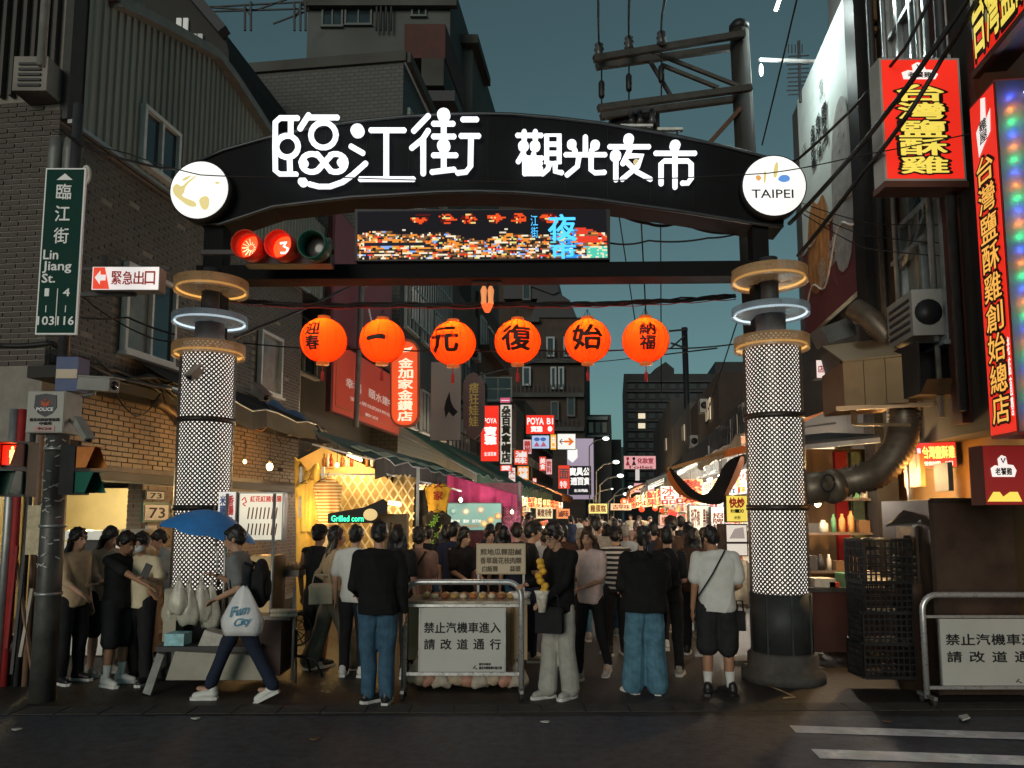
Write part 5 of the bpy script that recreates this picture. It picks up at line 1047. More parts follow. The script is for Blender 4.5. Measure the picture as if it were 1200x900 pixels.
for x, y, Y, r in ((710, 514, 60, 4), (722, 541.5, 50, 4), (727, 557.5, 48, 4), (791, 527, 55, 4), (739, 571, 60, 3), (733, 579, 58, 3), (772, 519, 70, 2), (717, 573, 55, 1.6)):
    c = P(x, y, Y); t = thing('street_lamp', ['bright far street lamp over the lane end, topmost of the lamps', 'far street lamp left of the pink toilet sign', 'street lamp on a curved arm left of the lanterns', 'white lamp to the right of the toilet sign, against the high-rise', 'small far lamp beside the lower toilet sign', 'small far lamp below the curved arm lamp', 'tiny far lamp in front of the high-rise', 'tiny dim lamp at the lane end'][lampi], 'street lamp', c); lampi += 1
    mb = MB(); mb.ball(c, r / 900 * Y, r / 900 * Y * .6, r / 900 * Y * .55, 10, 6); mb.ob('lamp_head', E('street_lamp_white', (.95, 1, .95), 3), t)
    mb = MB(); s = -1 if x < 760 else 1; mb.tube([c, c + V((s * .8, 0, -.15)), c + V((s * 1.3, 0, -.6)), V((c.x + s * 1.35, c.y, 0))], .05, 5); mb.ob('arm', GALV, t)
# ================================================================ awnings of the left row
def awning(label, s0, s1, zi, zo, off, mat, val=.35, sag=.06, stripe=None, name='awning', side='L', off0=0., scal=False, valm=None, slope=0):
    b0, n_ = (L0, NL) if side == 'L' else (R0, NR); d = V((SL, 1, 0)); N_ = max(6, int((s1 - s0) * 2.5)); A_, B_, C_ = [], [], []; rr = random.Random(int(s0 * 10))
    for i in range(N_ + 1):
        s = s0 + (s1 - s0) * i / N_; j = (math.sin(i * 1.7) * .5 + rr.uniform(-.5, .5)) * sag; A_.append(b0 + d * s + n_ * off0 + Z * (zi + slope * (s - s0))); B_.append(b0 + d * s + n_ * (off + j * .3) + Z * (zo + j + slope * (s - s0))); C_.append(B_[-1] + n_ * (.03 * math.sin(i * 2.1)) - Z * (val + (.06 * abs(math.sin(i * 1.2)) if scal else .03 * rr.random())))
    t = thing(name, label, 'awning', A_[0]); M_ = [a.lerp(b, .5) - Z * (.05 + .03 * math.sin(i * 1.3)) for i, (a, b) in enumerate(zip(A_, B_))]
    mb = MB(); mb.strip(A_, M_, Z * .012); mb.strip(M_, B_, Z * .012); mb.ob('canopy', mat, t, norm=False)
    if stripe:
        q0 = [a.lerp(b, .62) + Z * .03 for a, b in zip(A_, B_)]; q1 = [a.lerp(b, .80) + Z * .03 for a, b in zip(A_, B_)]; mb = MB(); mb.strip(q0, q1, Z * .012); mb.ob('pale_stripe', stripe, t)
    mb = MB(); mb.strip(B_, C_, n_ * .01); mb.ob('valance', valm or mat, t, norm=False)
    mb = MB(); mb.tube(B_, .018, 5); mb.ob('front_bar', GALV, t)
    for k in range(0, N_ + 1, max(1, N_ // 3)): mb = MB(); mb.bar(A_[k] - Z * .25, B_[k] - Z * .02, .03); mb.ob('strut', GALV, t)
    return t
AWB = M('awning_black', (.014, .014, .015), .75, noise=.4, scale=6, bump=.4, dirt=.3); AWG = M('awning_green', (.045, .15, .10), .7, noise=.35, scale=3, bump=.3, dirt=.3); AWT = M('awning_teal', (.05, .13, .12), .7, noise=.35, scale=3, bump=.3, dirt=.3)
awning('black canvas awning with deep valance between left pillar and clothes stall', 10.7, 14.4, 3.95, 3.40, 1.2, AWB, .27)
awning('teal green awning with pale stripe over the lattice clothes stall', 13.8, 23.2, 3.25, 2.74, 2.57, AWT, .34, .07, M('stripe_green', (.30, .42, .32), .6), valm=AWB, off0=1.4)
awning('dark green awning over the pink curtain stall further down the lane', 22, 36, 4.3, 2.85, 2.9, AWG, .36, .10, off0=.6)
awning('faded green awning far down the left side', 37.5, 52, 4.6, 2.95, 2.6, AWG, .4, .15)
t = thing('tarpaulin', 'crumpled blue tarpaulin stretched below the third window', 'tarpaulin', WL(300, 470, .4)); mb = MB()
A_ = [WL(305 + i * 8, 462 + i * 4 + 3 * math.sin(i * 2), .15) for i in range(8)]; B_ = [WL(322 + i * 8, 484 + i * 4.6 + 2 * math.sin(i * 3), .9) for i in range(8)]; C_ = [a.lerp(b, .5) - Z * (.04 + .05 * (i % 2)) for i, (a, b) in enumerate(zip(A_, B_))]
mb.strip(A_, C_); mb.strip(C_, B_); mb.ob('sheet', M('tarp_blue', (.02, .09, .22), .5, noise=.3, bump=.4), t, norm=False)
# clutter of ledge and cables on top of the shopfronts
lg = thing('shop_ledge', 'dark ledge with tangled pipes and cables above the left shopfronts', 'ledge', cor + Z * 3.5)
mb = MB(); mb.obox(cor + UL * -.3 + Z * 3.34 + NL * .02, UL * 8.6, Z * .14, NL * .40); mb.ob('slab', M('ledge_dark', (.03, .028, .026), .8), lg)
mb = MB(); rr = random.Random(4)
for k in range(9):
    pts = [cor + UL * (-.2 + i * .55) + NL * (.35 + rr.uniform(-.12, .14)) + Z * (3.52 + rr.uniform(-.10, .18)) for i in range(16)]; mb.tube(pts, rr.choice([.012, .018, .03]), 5)
tag(mb.ob('cable_tangle', CABLE, lg), kind='stuff')
mb = MB()
for i in range(34): th = i * .9; pts = None
mb.tube([cor + UL * (1.6 + i * .08) + NL * .40 + Z * (3.30 - .0035 * i * i + (.02 if i % 2 else 0)) for i in range(22)], [.055 + (.012 if i % 2 else 0) for i in range(22)], 8); mb.ob('flexible_duct', M('duct_brown', (.20, .13, .07), .6, .3), lg)
# ================================================================ utility poles and overhead lines
up = thing('utility_pole', 'tall leaning utility pole with double crossarms behind the right half of the arch', 'utility pole', P(905, 760, 11))
T_ = P(866, 33, 11); Bt = P(905, 760, 11.2); Bt.z = 0; mb = MB(); mb.tube([Bt, Bt.lerp(T_, .5), T_], [.19, .17, .14], 14); mb.ob('shaft', M('pole_concrete', (.020, .018, .016), .8, noise=.3, dirt=.3), up)
mb = MB(); mb.lathe(T_, [(.15, -.05), (.15, .04), (.1, .1)], 14); mb.ob('cap', BLK, up)
ARM = M('galv_arm', (.075, .072, .068), .7, .1, .4, 8, dirt=.4)
for (x0, y0, x1, y1, dy) in ((696, 69, 872, 40, -.18), (699, 78, 870, 54, .18), (701, 127, 880, 103, -.18), (704, 137, 878, 114, .18)):
    mb = MB(); a, b = P(x0, y0, 11 + dy - .5), P(x1, y1, 11 + dy); mb.bar(a, b, .085, .09); mb.ob('crossarm', ARM, up)
for (x0, y0, x1, y1) in ((757, 64, 786, 112), (762, 60, 866, 101), (775, 76, 842, 103)):
    mb = MB(); mb.bar(P(x0, y0, 10.85), P(x1, y1, 10.85), .05); mb.ob('brace', ARM, up)
mb = MB(); mb.bar(P(831, 168, 10.9), P(868, 127, 10.9), .06); mb.ob('stay', M('rusty_stay', (.10, .05, .03)), up)
CER = M('ceramic', (.07, .07, .075), .25, noise=.2)
for x, y in ((702, 58), (737, 50), (775, 44)):
    c = P(x, y, 10.45); mb = MB(); mb.lathe(c, [(.03, -.12), (.07, -.08), (.05, -.04), (.075, 0), (.05, .04), (.065, .07), (.03, .1)], 12); mb.ob('insulator', CER, up)
    cable([c + Z * .1, P(x + (x - 740) * .02, 20, 8.3), P(x + (x - 740) * .06 + (12 if x > 760 else 2), -60, 5.5)], .014, 'line wire rising out of the picture from the %s insulator' % {702: 'left', 737: 'middle', 775: 'right'}[x], name='line_wire')
for x, y0, y1 in ((705, 82, 128), (737, 76, 118), (775, 62, 112)):
    mb = MB(); mb.tube([P(x, y0, 10.6), P(x, y1, 10.6)], .012, 5); mb.lathe(P(x, (y0 + y1) / 2, 10.6), [(.03, -.13), (.045, -.1), (.045, .1), (.03, .13)], 10); mb.ob('fuse', BLK, up)
for x in (740, 750, 764):
    mb = MB(); c = P(x, 134, 10.7); mb.lathe(c, [(.02, -.16), (.06, -.12), (.04, -.06), (.06, 0), (.03, .08)], 10); mb.ob('insulator', CER, up)
mb = MB(); a = P(716, 152, 10.8); mb.obox(a, (.72, 0, 0), Z * .26, (0, .5, 0)); mb.ob('transformer', BLK, up)
for x0, x1, y in ((727, 765, 148), (770, 800, 152)):
    a = PG(x0, y, -.15); b = PG(x1, y, -.15); t = thing('flood_lamp', 'slim white lamp fixture on top of the arch, %s one' % ('left' if x0 < 750 else 'right'), 'lamp', a); mb = MB(); mb.bar(a, b, .06, .03); mb.ob('housing', M('lamp_white', (.6, .62, .6), .4), t); mb = MB(); mb.bar(a.lerp(b, .8), PG((x0 + x1) / 2 + 8, y + 10, -.15), .025); mb.ob('leg', DARK, t)
p2_ = thing('utility_pole', 'far utility pole with a short top arm in front of the high-rise', 'utility pole', P(803, 600, 40)); a = P(802, 384, 40); mb = MB(); mb.tube([V((a.x + .1, 40, 0)), a], .16, 8); mb.ob('shaft', BLK, p2_)
for q in (((784, 388), (806, 386)), ((786, 402), (804, 408)), ((786, 408), (802, 394))): mb = MB(); mb.bar(P(*q[0], 39.8), P(*q[1], 39.8), .09); mb.ob('crossarm', BLK, p2_)
# street lamp arm at right of the pole, aerial
la = thing('street_lamp', 'bracket street lamp glowing white at the top beside the mural', 'street lamp', P(940, 72, 12)); mb = MB(); mb.bar(P(890, 70, 12), P(955, 72, 12.4), .045); mb.ob('arm', M('pale_arm', (.5, .5, .5)), la); mb = MB(); mb.ball(P(892, 82, 11.9), .035, .035, .11, 10, 8); mb.ob('lamp', E('lamp_cold', (.9, 1, 1), 3.2), la); light('lamp_light', P(900, 84, 11.7), 70, (.85, 1, .95), .1, la)
t = thing('lamp_tube', 'tilted glowing tube lamp cut off at the top edge above the mural', 'lamp', P(912, 4, 11)); mb = MB(); mb.tube([P(916, -8, 11), P(909, 12, 11)], .03, 8); mb.ob('tube', E('lamp_cold', (.9, 1, 1), 3.2), t); light('lamp_light', P(920, 14, 11), 60, (.85, 1, .95), .1, t)
ant = thing('tv_aerial', 'dark television aerial with many rods left of the mural top', 'antenna', P(940, 110, 13)); mb = MB(); mb.bar(P(938, 120, 13), P(936, 48, 13), .04); mb.ob('mast', DARK, ant)
for i in range(10):
    mb = MB(); mb.bar(P(924 - (i % 3), 66 + i * 5, 13), P(948, 65 + i * 5, 13), .018); mb.ob('rod', DARK, ant)
for i in range(5): mb = MB(); mb.bar(P(924 + i * 4, 62, 13), P(924 + i * 4, 52, 13), .015); mb.ob('rod', DARK, ant)
# thick cables in the top right, thin lines across
for pts, r, lb in ((((1094, -10, 6.8), (1060, 57, 7.1), (1003, 123, 8.2), (937, 185, 9.6), (895, 205, 10.5)), .018, 'twisted black cable, upper of three crossing the large red sign'),
                   (((1140, -12, 6.2), (1087, 67, 6.6), (1043, 127, 7.0), (983, 200, 8.0), (925, 262, 9.4)), .026, 'thick black cable, middle of three crossing the large red sign'),
                   (((1145, 0, 6.0), (1103, 70, 6.6), (1060, 140, 6.8), (1013, 200, 7.8), (935, 300, 9.0)), .024, 'thick black cable, lower of three crossing the large red sign'),
                   (((60, 152, 7.4), (150, 180, 7.6), (235, 205, 7.7), (380, 207, 7.9), (640, 213, 8.0), (900, 203, 7.9), (1003, 183, 7.5), (1210, 140, 6.6)), .006, 'thin black wire crossing the whole gate from left to right'),
                   (((936, -10, 9), (893, 170, 11.5)), .012, 'single thin wire falling from the top edge to the right pole'),
                   (((722, 230, 12), (748, 400, 14)), .010, 'thin slanted wire left of the sixth lantern'), (((750, 230, 12), (757, 370, 13)), .012, 'thin wire above the sixth lantern'), (((774, 225, 12), (775, 470, 13)), .010, 'straight vertical wire right of the sixth lantern'),
                   (((905, 250, 11), (830, 480, 20)), .014, 'slanted wire from the right post down to the far right houses'),
                   (((940, 245, 9.2), (1010, 275, 8.6), (1110, 285, 8), (1210, 262, 7)), .007, 'loose thin wire right of the disc below the large red sign'), (((940, 250, 9.2), (1010, 290, 8.6), (1110, 300, 8), (1210, 282, 7)), .007, 'second loose wire right of the disc below the large red sign'),
                   (((940, 238, 9.2), (1020, 262, 8.6), (1130, 262, 8), (1210, 240, 7)), .006, 'third loose wire right of the disc, crossing the near red sign'),
                   (((95, 372, 8), (150, 372, 8.5), (205, 392, 8.6)), .012, 'sagging cable between street sign and left pillar, upper'), (((95, 345, 8), (130, 372, 8.4), (175, 395, 8.6), (205, 400, 8.7)), .009, 'sagging cable between street sign and left pillar, lower'),
                   (((70, 150, 7.3), (100, 172, 7.6), (160, 190, 8.2), (205, 198, 8.6)), .014, 'black cable from the cable drums to the left disc'),
                   (((275, 395, 9), (300, 385, 10), (370, 355, 12), (480, 300, 20)), .02, 'dark slanted stay rising from the left pillar behind the lanterns'),
                   (((0, 405, 8), (60, 402, 8), (130, 440, 9), (200, 455, 10)), .03, 'thick dark cable bunch running along the left ledge'),
                   (((560, 440, 14), (640, 420, 22), (690, 425, 30), (840, 408, 12)), .014, 'far thin cable crossing below the lanterns')):
    cable([P(*p) for p in pts], r, lb, 6, sag=.015)
mb = MB(); c = P(101, 205, 7.5); mb.tube([c + V((math.cos(t * math.pi / 8) * .035, 0, math.sin(t * math.pi / 8) * .09)) for t in range(16)], .016, 6, closed=True); tag(mb.ob('wire_spool', M('spool_pale', (.5, .5, .46), .5)), 'pale oval ring spool hanging beside the street name sign', 'spool')
cable([P(101, 170, 7.5), P(97, 185, 7.5), P(101, 196, 7.5)], .006, 'short wire holding the pale spool beside the street sign')
# ================================================================ stalls of the left row
def rod(mb, a, b, r=.012, n=6): mb.tube([a, b], r, n)
CLY = M('cloth_yellow', (.62, .42, .10), .85, noise=.2, scale=4, bump=.2); CLB = M('cloth_black', (.012, .012, .013), .9, noise=.3); CLW = M('cloth_cream', (.60, .52, .36), .85, noise=.15)
def cloth(name, outline, Y, mat, label=None, cat='garment', parent=None, amp=.03, freq=9., group=None, wfun=None):
    """hanging cloth: outline in picture points on the plane at Y, gridded and folded, with a back side"""
    pts = [P(x, y, Y) for x, y in outline]; me = bpy.data.meshes.new(name); bm = bmesh.new(); vs = [bm.verts.new(p) for p in pts]; f = bm.faces.new(vs); bmesh.ops.triangulate(bm, faces=[f])
    for _ in range(4): bmesh.ops.subdivide_edges(bm, edges=[e for e in bm.edges if e.calc_length() > .07], cuts=1); bmesh.ops.triangulate(bm, faces=bm.faces)
    for v in bm.verts: v.co.y += amp * (math.sin(v.co.x * freq * 2 + math.sin(v.co.z * 2) * .8) + .5 * math.sin(v.co.x * freq * 4.3 + v.co.z * 2))
    ex = bmesh.ops.extrude_face_region(bm, geom=bm.faces[:])
    for v in ex['geom']:
        if isinstance(v, bmesh.types.BMVert): v.co.y += .014
    off = V(parent.location) if parent is not None else V((0, 0, 0))
    for v in bm.verts: v.co -= off
    for f in bm.faces: f.smooth = True
    bm.to_mesh(me); bm.free(); me.materials.append(mat); o = bpy.data.objects.new(name, me); COL.objects.link(o)
    if parent is not None: o.parent = parent
    else: tag(o, label, cat, group)
    return o
def tee(x, y, w_, h_): return [(x - w_ * .18, y), (x - w_ * .5, y + h_ * .16), (x - w_ * .42, y + h_ * .36), (x - w_ * .30, y + h_ * .28), (x - w_ * .32, y + h_), (x + w_ * .32, y + h_), (x + w_ * .30, y + h_ * .28), (x + w_ * .42, y + h_ * .36), (x + w_ * .5, y + h_ * .16), (x + w_ * .18, y), (x + w_ * .08, y + h_ * .06), (x - w_ * .08, y + h_ * .06)]
def hanger(parent, x, y, Y, w_=.36):
    c = P(x, y, Y); mb = MB(); mb.tube([c + V((-w_ / 2, 0, -.08)), c + V((0, 0, .0)), c + V((w_ / 2, 0, -.08)), c + V((-w_ / 2, 0, -.08))], .006, 4); mb.tube([c, c + Z * .06, c + V((.03, 0, .09))], .006, 4); mb.ob('hanger', DARK, parent)
# back wall and frame of the clothes stall (facing camera, s about 14.6)
YS = 14.2
cs = thing('clothes_stall', 'brightly lit clothes stall with yellow cloth sides and a white lattice back', 'market stall', P(420, 760, YS))
bkw = M('stall_backdrop', (.50, .36, .15), .8, noise=.25, scale=2)
a = P(346, 720, YS + .4); b = P(488, 720, YS + .4); mb = MB(); mb.prism([P(x, y, YS + .4) for x, y in ((347, 738), (488, 738), (488, 560), (446, 553), (378, 524), (347, 540))], (0, .05, 0)); mb.ob('backdrop', bkw, cs)
LAT = M('lattice_white', (.72, .62, .42), .6, noise=.1)
x0, x1, z0, z1 = P(378, 600, YS).x, P(486, 600, YS).x, P(400, 690, YS).z, P(400, 556, YS).z
mb = MB(); st = .17; k = x0 - (z1 - z0)
while k < x1 + (z1 - z0):
    for sg in (1, -1):
        pts = []
        for i in range(0, 31):
            z = z0 + (z1 - z0) * i / 30; x = k + sg * (z - z0) * .62 if sg > 0 else k + (z1 - z0) * .62 - (z - z0) * .62
            if x0 <= x <= x1: pts.append(V((x, YS + .1 + .012 * sg, z)))
        if len(pts) > 1: mb.bar(pts[0], pts[-1], .028, .01, Yv)
    k += st
tag(mb.ob('lattice', LAT, cs), kind='stuff')
mb = MB()
for px in (349, 375, 488): a = P(px, 700, YS - .5); mb = MB(); mb.bar(V((a.x, a.y, 0)), V((a.x, a.y, 2.6)), .05); mb.ob('post', GALV, cs)
mb = MB(); mb.bar(P(346, 556, YS - .5), P(440, 556, YS - .5), .035); mb.ob('clothes_rail', GALV, cs)
mb = MB(); mb.bar(P(440, 553, YS - .4), P(540, 575, YS + 2.5), .035); mb.ob('clothes_rail', GALV, cs)
cloth('side_curtain', [(345, 535), (352, 550), (362, 552), (372, 541), (376, 560), (374, 600), (370, 640), (366, 730), (347, 730)], YS - .55, CLY, parent=cs, amp=.05, freq=8)
def strp(): 
    m = M('cloth_striped', (.6, .5, .3), .85, noise=0); nt_ = m.node_tree; n = nt_.nodes
    tc = n.new('ShaderNodeTexCoord'); wv = n.new('ShaderNodeTexWave'); wv.bands_direction = 'Z'; wv.inputs['Scale'].default_value = 5.5; cr = n.new('ShaderNodeValToRGB'); cr.color_ramp.elements[0].color = (.70, .62, .42, 1); cr.color_ramp.elements[1].color = (.45, .22, .06, 1); cr.color_ramp.elements[0].position = .45; cr.color_ramp.elements[1].position = .55
    nt_.links.new(tc.outputs['Object'], wv.inputs[0]); nt_.links.new(wv.outputs[1], cr.inputs[0]); nt_.links.new(cr.outputs[0], n['Principled BSDF'].inputs['Base Color']); return m
STRP = strp()
def garment(x, y, w_, h_, Y, mat, label, sh=tee, **k):
    t = thing('hanging_shirt', label, 'garment', P(x, y, Y), 'clothes hung on the stall rail'); cloth('fabric', sh(x, y, w_, h_), Y, mat, parent=t, **k); hanger(t, x, y - 1, Y); return t
garment(363, 562, 34, 62, YS - .6, CLY, 'yellow long shirt hanging at the left end of the stall rail', amp=.03)
garment(384, 560, 34, 58, YS - .65, STRP, 'yellow and white striped t-shirt hanging beside the lattice', amp=.015)
garment(383, 606, 26, 40, YS - .6, CLW, 'cream top hanging below the striped t-shirt')
dress = lambda x, y, w_, h_: [(x - w_ * .35, y), (x - w_ * .5, y + h_ * .5), (x - w_ * .5, y + h_), (x + w_ * .5, y + h_), (x + w_ * .5, y + h_ * .4), (x + w_ * .35, y), (x + w_ * .15, y + h_ * .08), (x - w_ * .15, y + h_ * .08)]
garment(493, 566, 19, 100, YS + .3, CLB, 'long black dress hanging right of the lattice', sh=dress)
g_ = garment(513, 566, 31, 36, YS + .2, M('tee_yellow', (.65, .38, .04), .85), 'bright yellow t-shirt with a dark red print, above the black one', amp=.012)
mb = MB()
mb = MB(); text(mb, '家', P(508, 586, YS + .15), X * .17, Z * .17, .03); text(mb, '人', P(508, 578, YS + .15) + Z * .09, X * .17, Z * .1, .03); mb.ob('print', M('print_red', (.3, .03, .01)), g_)
g_ = garment(512, 598, 34, 48, YS + .1, CLB, 'black shirt with green leaf prints hanging below the yellow t-shirt', amp=.012)
rr = random.Random(9)
for i in range(8):
    x, y = 512 + rr.uniform(-8, 8), 606 + i * 4.2; c = P(x, y, YS + .04); mb = MB()
    for k in range(5): th = k * 1.256 + i; e = V((math.cos(th), 0, math.sin(th))); s_ = V((-e.z, 0, e.x)); mb.add([c, c + e * .04 + s_ * .015, c + e * .07, c + e * .04 - s_ * .015], [(0, 1, 2, 3)])
    mb.ob('leaf_print', M('print_green', (.12, .32, .05)), g_)
t, f, u, v, n = lbox('neon_sign', 'dark slanted sign with glowing green letters Grilled corn on the clothes stall', 384, 438, 602, 613, 13.0, (.02, .02, .02), .05, (), BLK, .05, .02, rot=0)
mb = MB(); text(mb, 'Grilled corn', f(.08, .18), u * .70, v * .62, .015); mb.ob('lettering', E('neon_green', (.05, 1, .45), 2.6), t)
mb = MB(); mb.prism([f(a, b, .0) for a, b in ((0, 1), (.8, 1.7), (1.2, 2.6), (1.3, 2.2), (1.3, 1), (1.0, 1))], n * .03); mb.ob('canopy_edge', BLK, t)
mb = MB(); c = f(.93, .9, .03); mb.ball(c, .12, .04, .10, 12, 8); mb.ob('mascot_ball', E('egg_yellow', (.95, .7, .3), .8), t)
mb = MB(); q = P(440, 640, 13.1); mb.obox(P(438, 645, 13.2), (.55, 0, 0), Z * .62, (0, .3, 0)); 
t2 = thing('display_case', 'dull brown board with raised letters beside the green sign', 'board', P(438, 645, 13.2)); mb.ob('board', M('case_brown', (.20, .15, .08), .6, dirt=.3), t2); mb = MB(); text(mb, 'rain', P(441, 625, 13.18), X * .4, Z * .18, .02); mb.ob('lettering', M('case_ink', (.06, .04, .02)), t2)
# light clutter under the awning: timber and bottles
cl = thing('upper_shelf', 'cluttered shelf with bottles and timber slats under the teal awning, warmly lit', 'shelf', P(410, 545, 14.8))
for i in range(9):
    mb = MB(); mb.bar(P(380 + i * 8, 520 + i * 3.2, 15 + i * .2), P(382 + i * 8, 545 + i * 2, 15 + i * .2), .05); mb.ob('slat', M('timber_warm', (.30, .16, .06), .7), cl)
mb = MB(); mb.bar(P(376, 549, 14.7), P(440, 552, 14.9), .30, .03); mb.bar(P(376, 525, 14.9), P(446, 548, 16), .06, .1); mb.ob('board', M('timber_warm', (.30, .16, .06), .7), cl)
for i, x in enumerate((380, 384, 388, 401, 406, 412, 430, 436)):
    mb = MB(); c = P(x, 547, 14.6); mb.lathe(c, [(.035, 0), (.038, .14), (.015, .19), (.015, .25)], 8); mb.ob('bottle', [M('bottle_amber', (.25, .10, .03), .15), M('bottle_clear', (.5, .5, .45), .15), M('bottle_red', (.4, .04, .03), .3)][i % 3], cl)
def tube_lamp(a, b, Y, e, label, col=(1, .82, .55), es=10, Yb=None, r=.022):
    A, B = P(*a, Y), P(*b, Yb or Y); t = thing('tube_lamp', label, 'lamp', A); mb = MB(); mb.tube([A, B], r, 8); mb.ob('tube', E('tube_lit_%d%d' % (col[2] * 99, es), col, es), t); mb = MB(); mb.bar(A + Z * .04, B + Z * .04, .06, .03); mb.ob('fitting', WHITE, t)
    light('tube_light', A.lerp(B, .5) + V((0, -.12, -.10)), e, col, .12, t)
tube_lamp((408, 533), (424, 540), 14.2, 60, 'short white tube lamp under the teal awning over the clothes', (1, .66, .28), 12)
tube_lamp((455, 590), (470, 592), 13.9, 36, 'tube lamp over the lattice part of the clothes stall', (1, .68, .30), 6)
light('curtain_light', P(362, 600, 13.2), 22, (1, .6, .2), .1)
bulb(395, 545, 13.6, 16, 'small warm bulb at the striped t-shirt rail', r=.035, es=12)
# pink curtain stall with menu board
pk = thing('dessert_stall', 'pink draped stall with teal menu lightbox behind the black dress', 'market stall', P(560, 700, 18))
PKM = M('pink_curtain', (.62, .07, .22), .8, noise=.25, scale=3, bump=.2); PKW = M('pink_pattern', (.65, .20, .32), .8, noise=.8, scale=12)
cloth('canopy_drape', [(524, 556), (560, 566), (606, 580), (606, 596), (560, 590), (524, 588)], 17.5, PKM, parent=pk, amp=.05, freq=6)
cloth('side_drape', [(588, 588), (610, 588), (610, 640), (588, 640)], 17.8, PKW, parent=pk, amp=.04, freq=6)
mb = MB(); a = P(520, 640, 18.6); b = P(612, 640, 18.6); mb.obox(V((a.x, a.y, 0)), (b.x - a.x, 0, 0), Z * 2.5, (0, .1, 0)); mb.ob('back_wall', M('pink_wall', (.5, .20, .25), .8), pk)
for px in (524, 609): a = P(px, 700, 17.9); mb = MB(); mb.bar(V((a.x, a.y, 0)), V((a.x, a.y, 2.5)), .05); mb.ob('post', GALV, pk)
t, f, u, v, n = lbox('menu_board', 'wide teal menu lightbox with round dish pictures on the pink stall', 523, 588, 589, 622, 17.3, (.22, .42, .36), .62, (('蔥油餅 蛋餅 甜不辣', (.9, .9, .8), .7, .08, .28, .55, .12, 'h', .02), ('加蛋加起司', (.6, .3, .1), .4, .08, .12, .5, .10, 'h', .02)))
for i, (x, y, c_) in enumerate(((.35, .68, (.8, .75, .5)), (.62, .74, (.75, .6, .4)), (.68, .25, (.85, .6, .25)), (.80, .38, (.85, .55, .2)), (.93, .52, (.8, .5, .2)), (.12, .7, (.3, .5, .4)))):
    mb = MB(); mb.lathe(f(x, y, .008), [(.08, 0), (.08, .004)], 16, n); mb.ob('dish_picture', E('dish%d' % i, c_, .6), t)
    mb = MB(); mb.lathe(f(x, y, .013), [(.045, 0), (.04, .004)], 12, n); mb.ob('dish_centre', E('dishc%d' % i, tuple(min(1, k * 1.2) for k in c_), .9), t)
bulb(540, 586, 16.9, 26, 'bare warm bulb under the pink drape', (1, .75, .6), .04, es=14)
bulb(600, 600, 17.0, 16, 'white bulb before the pink patterned drape', (1, .8, .75), .035, es=12)
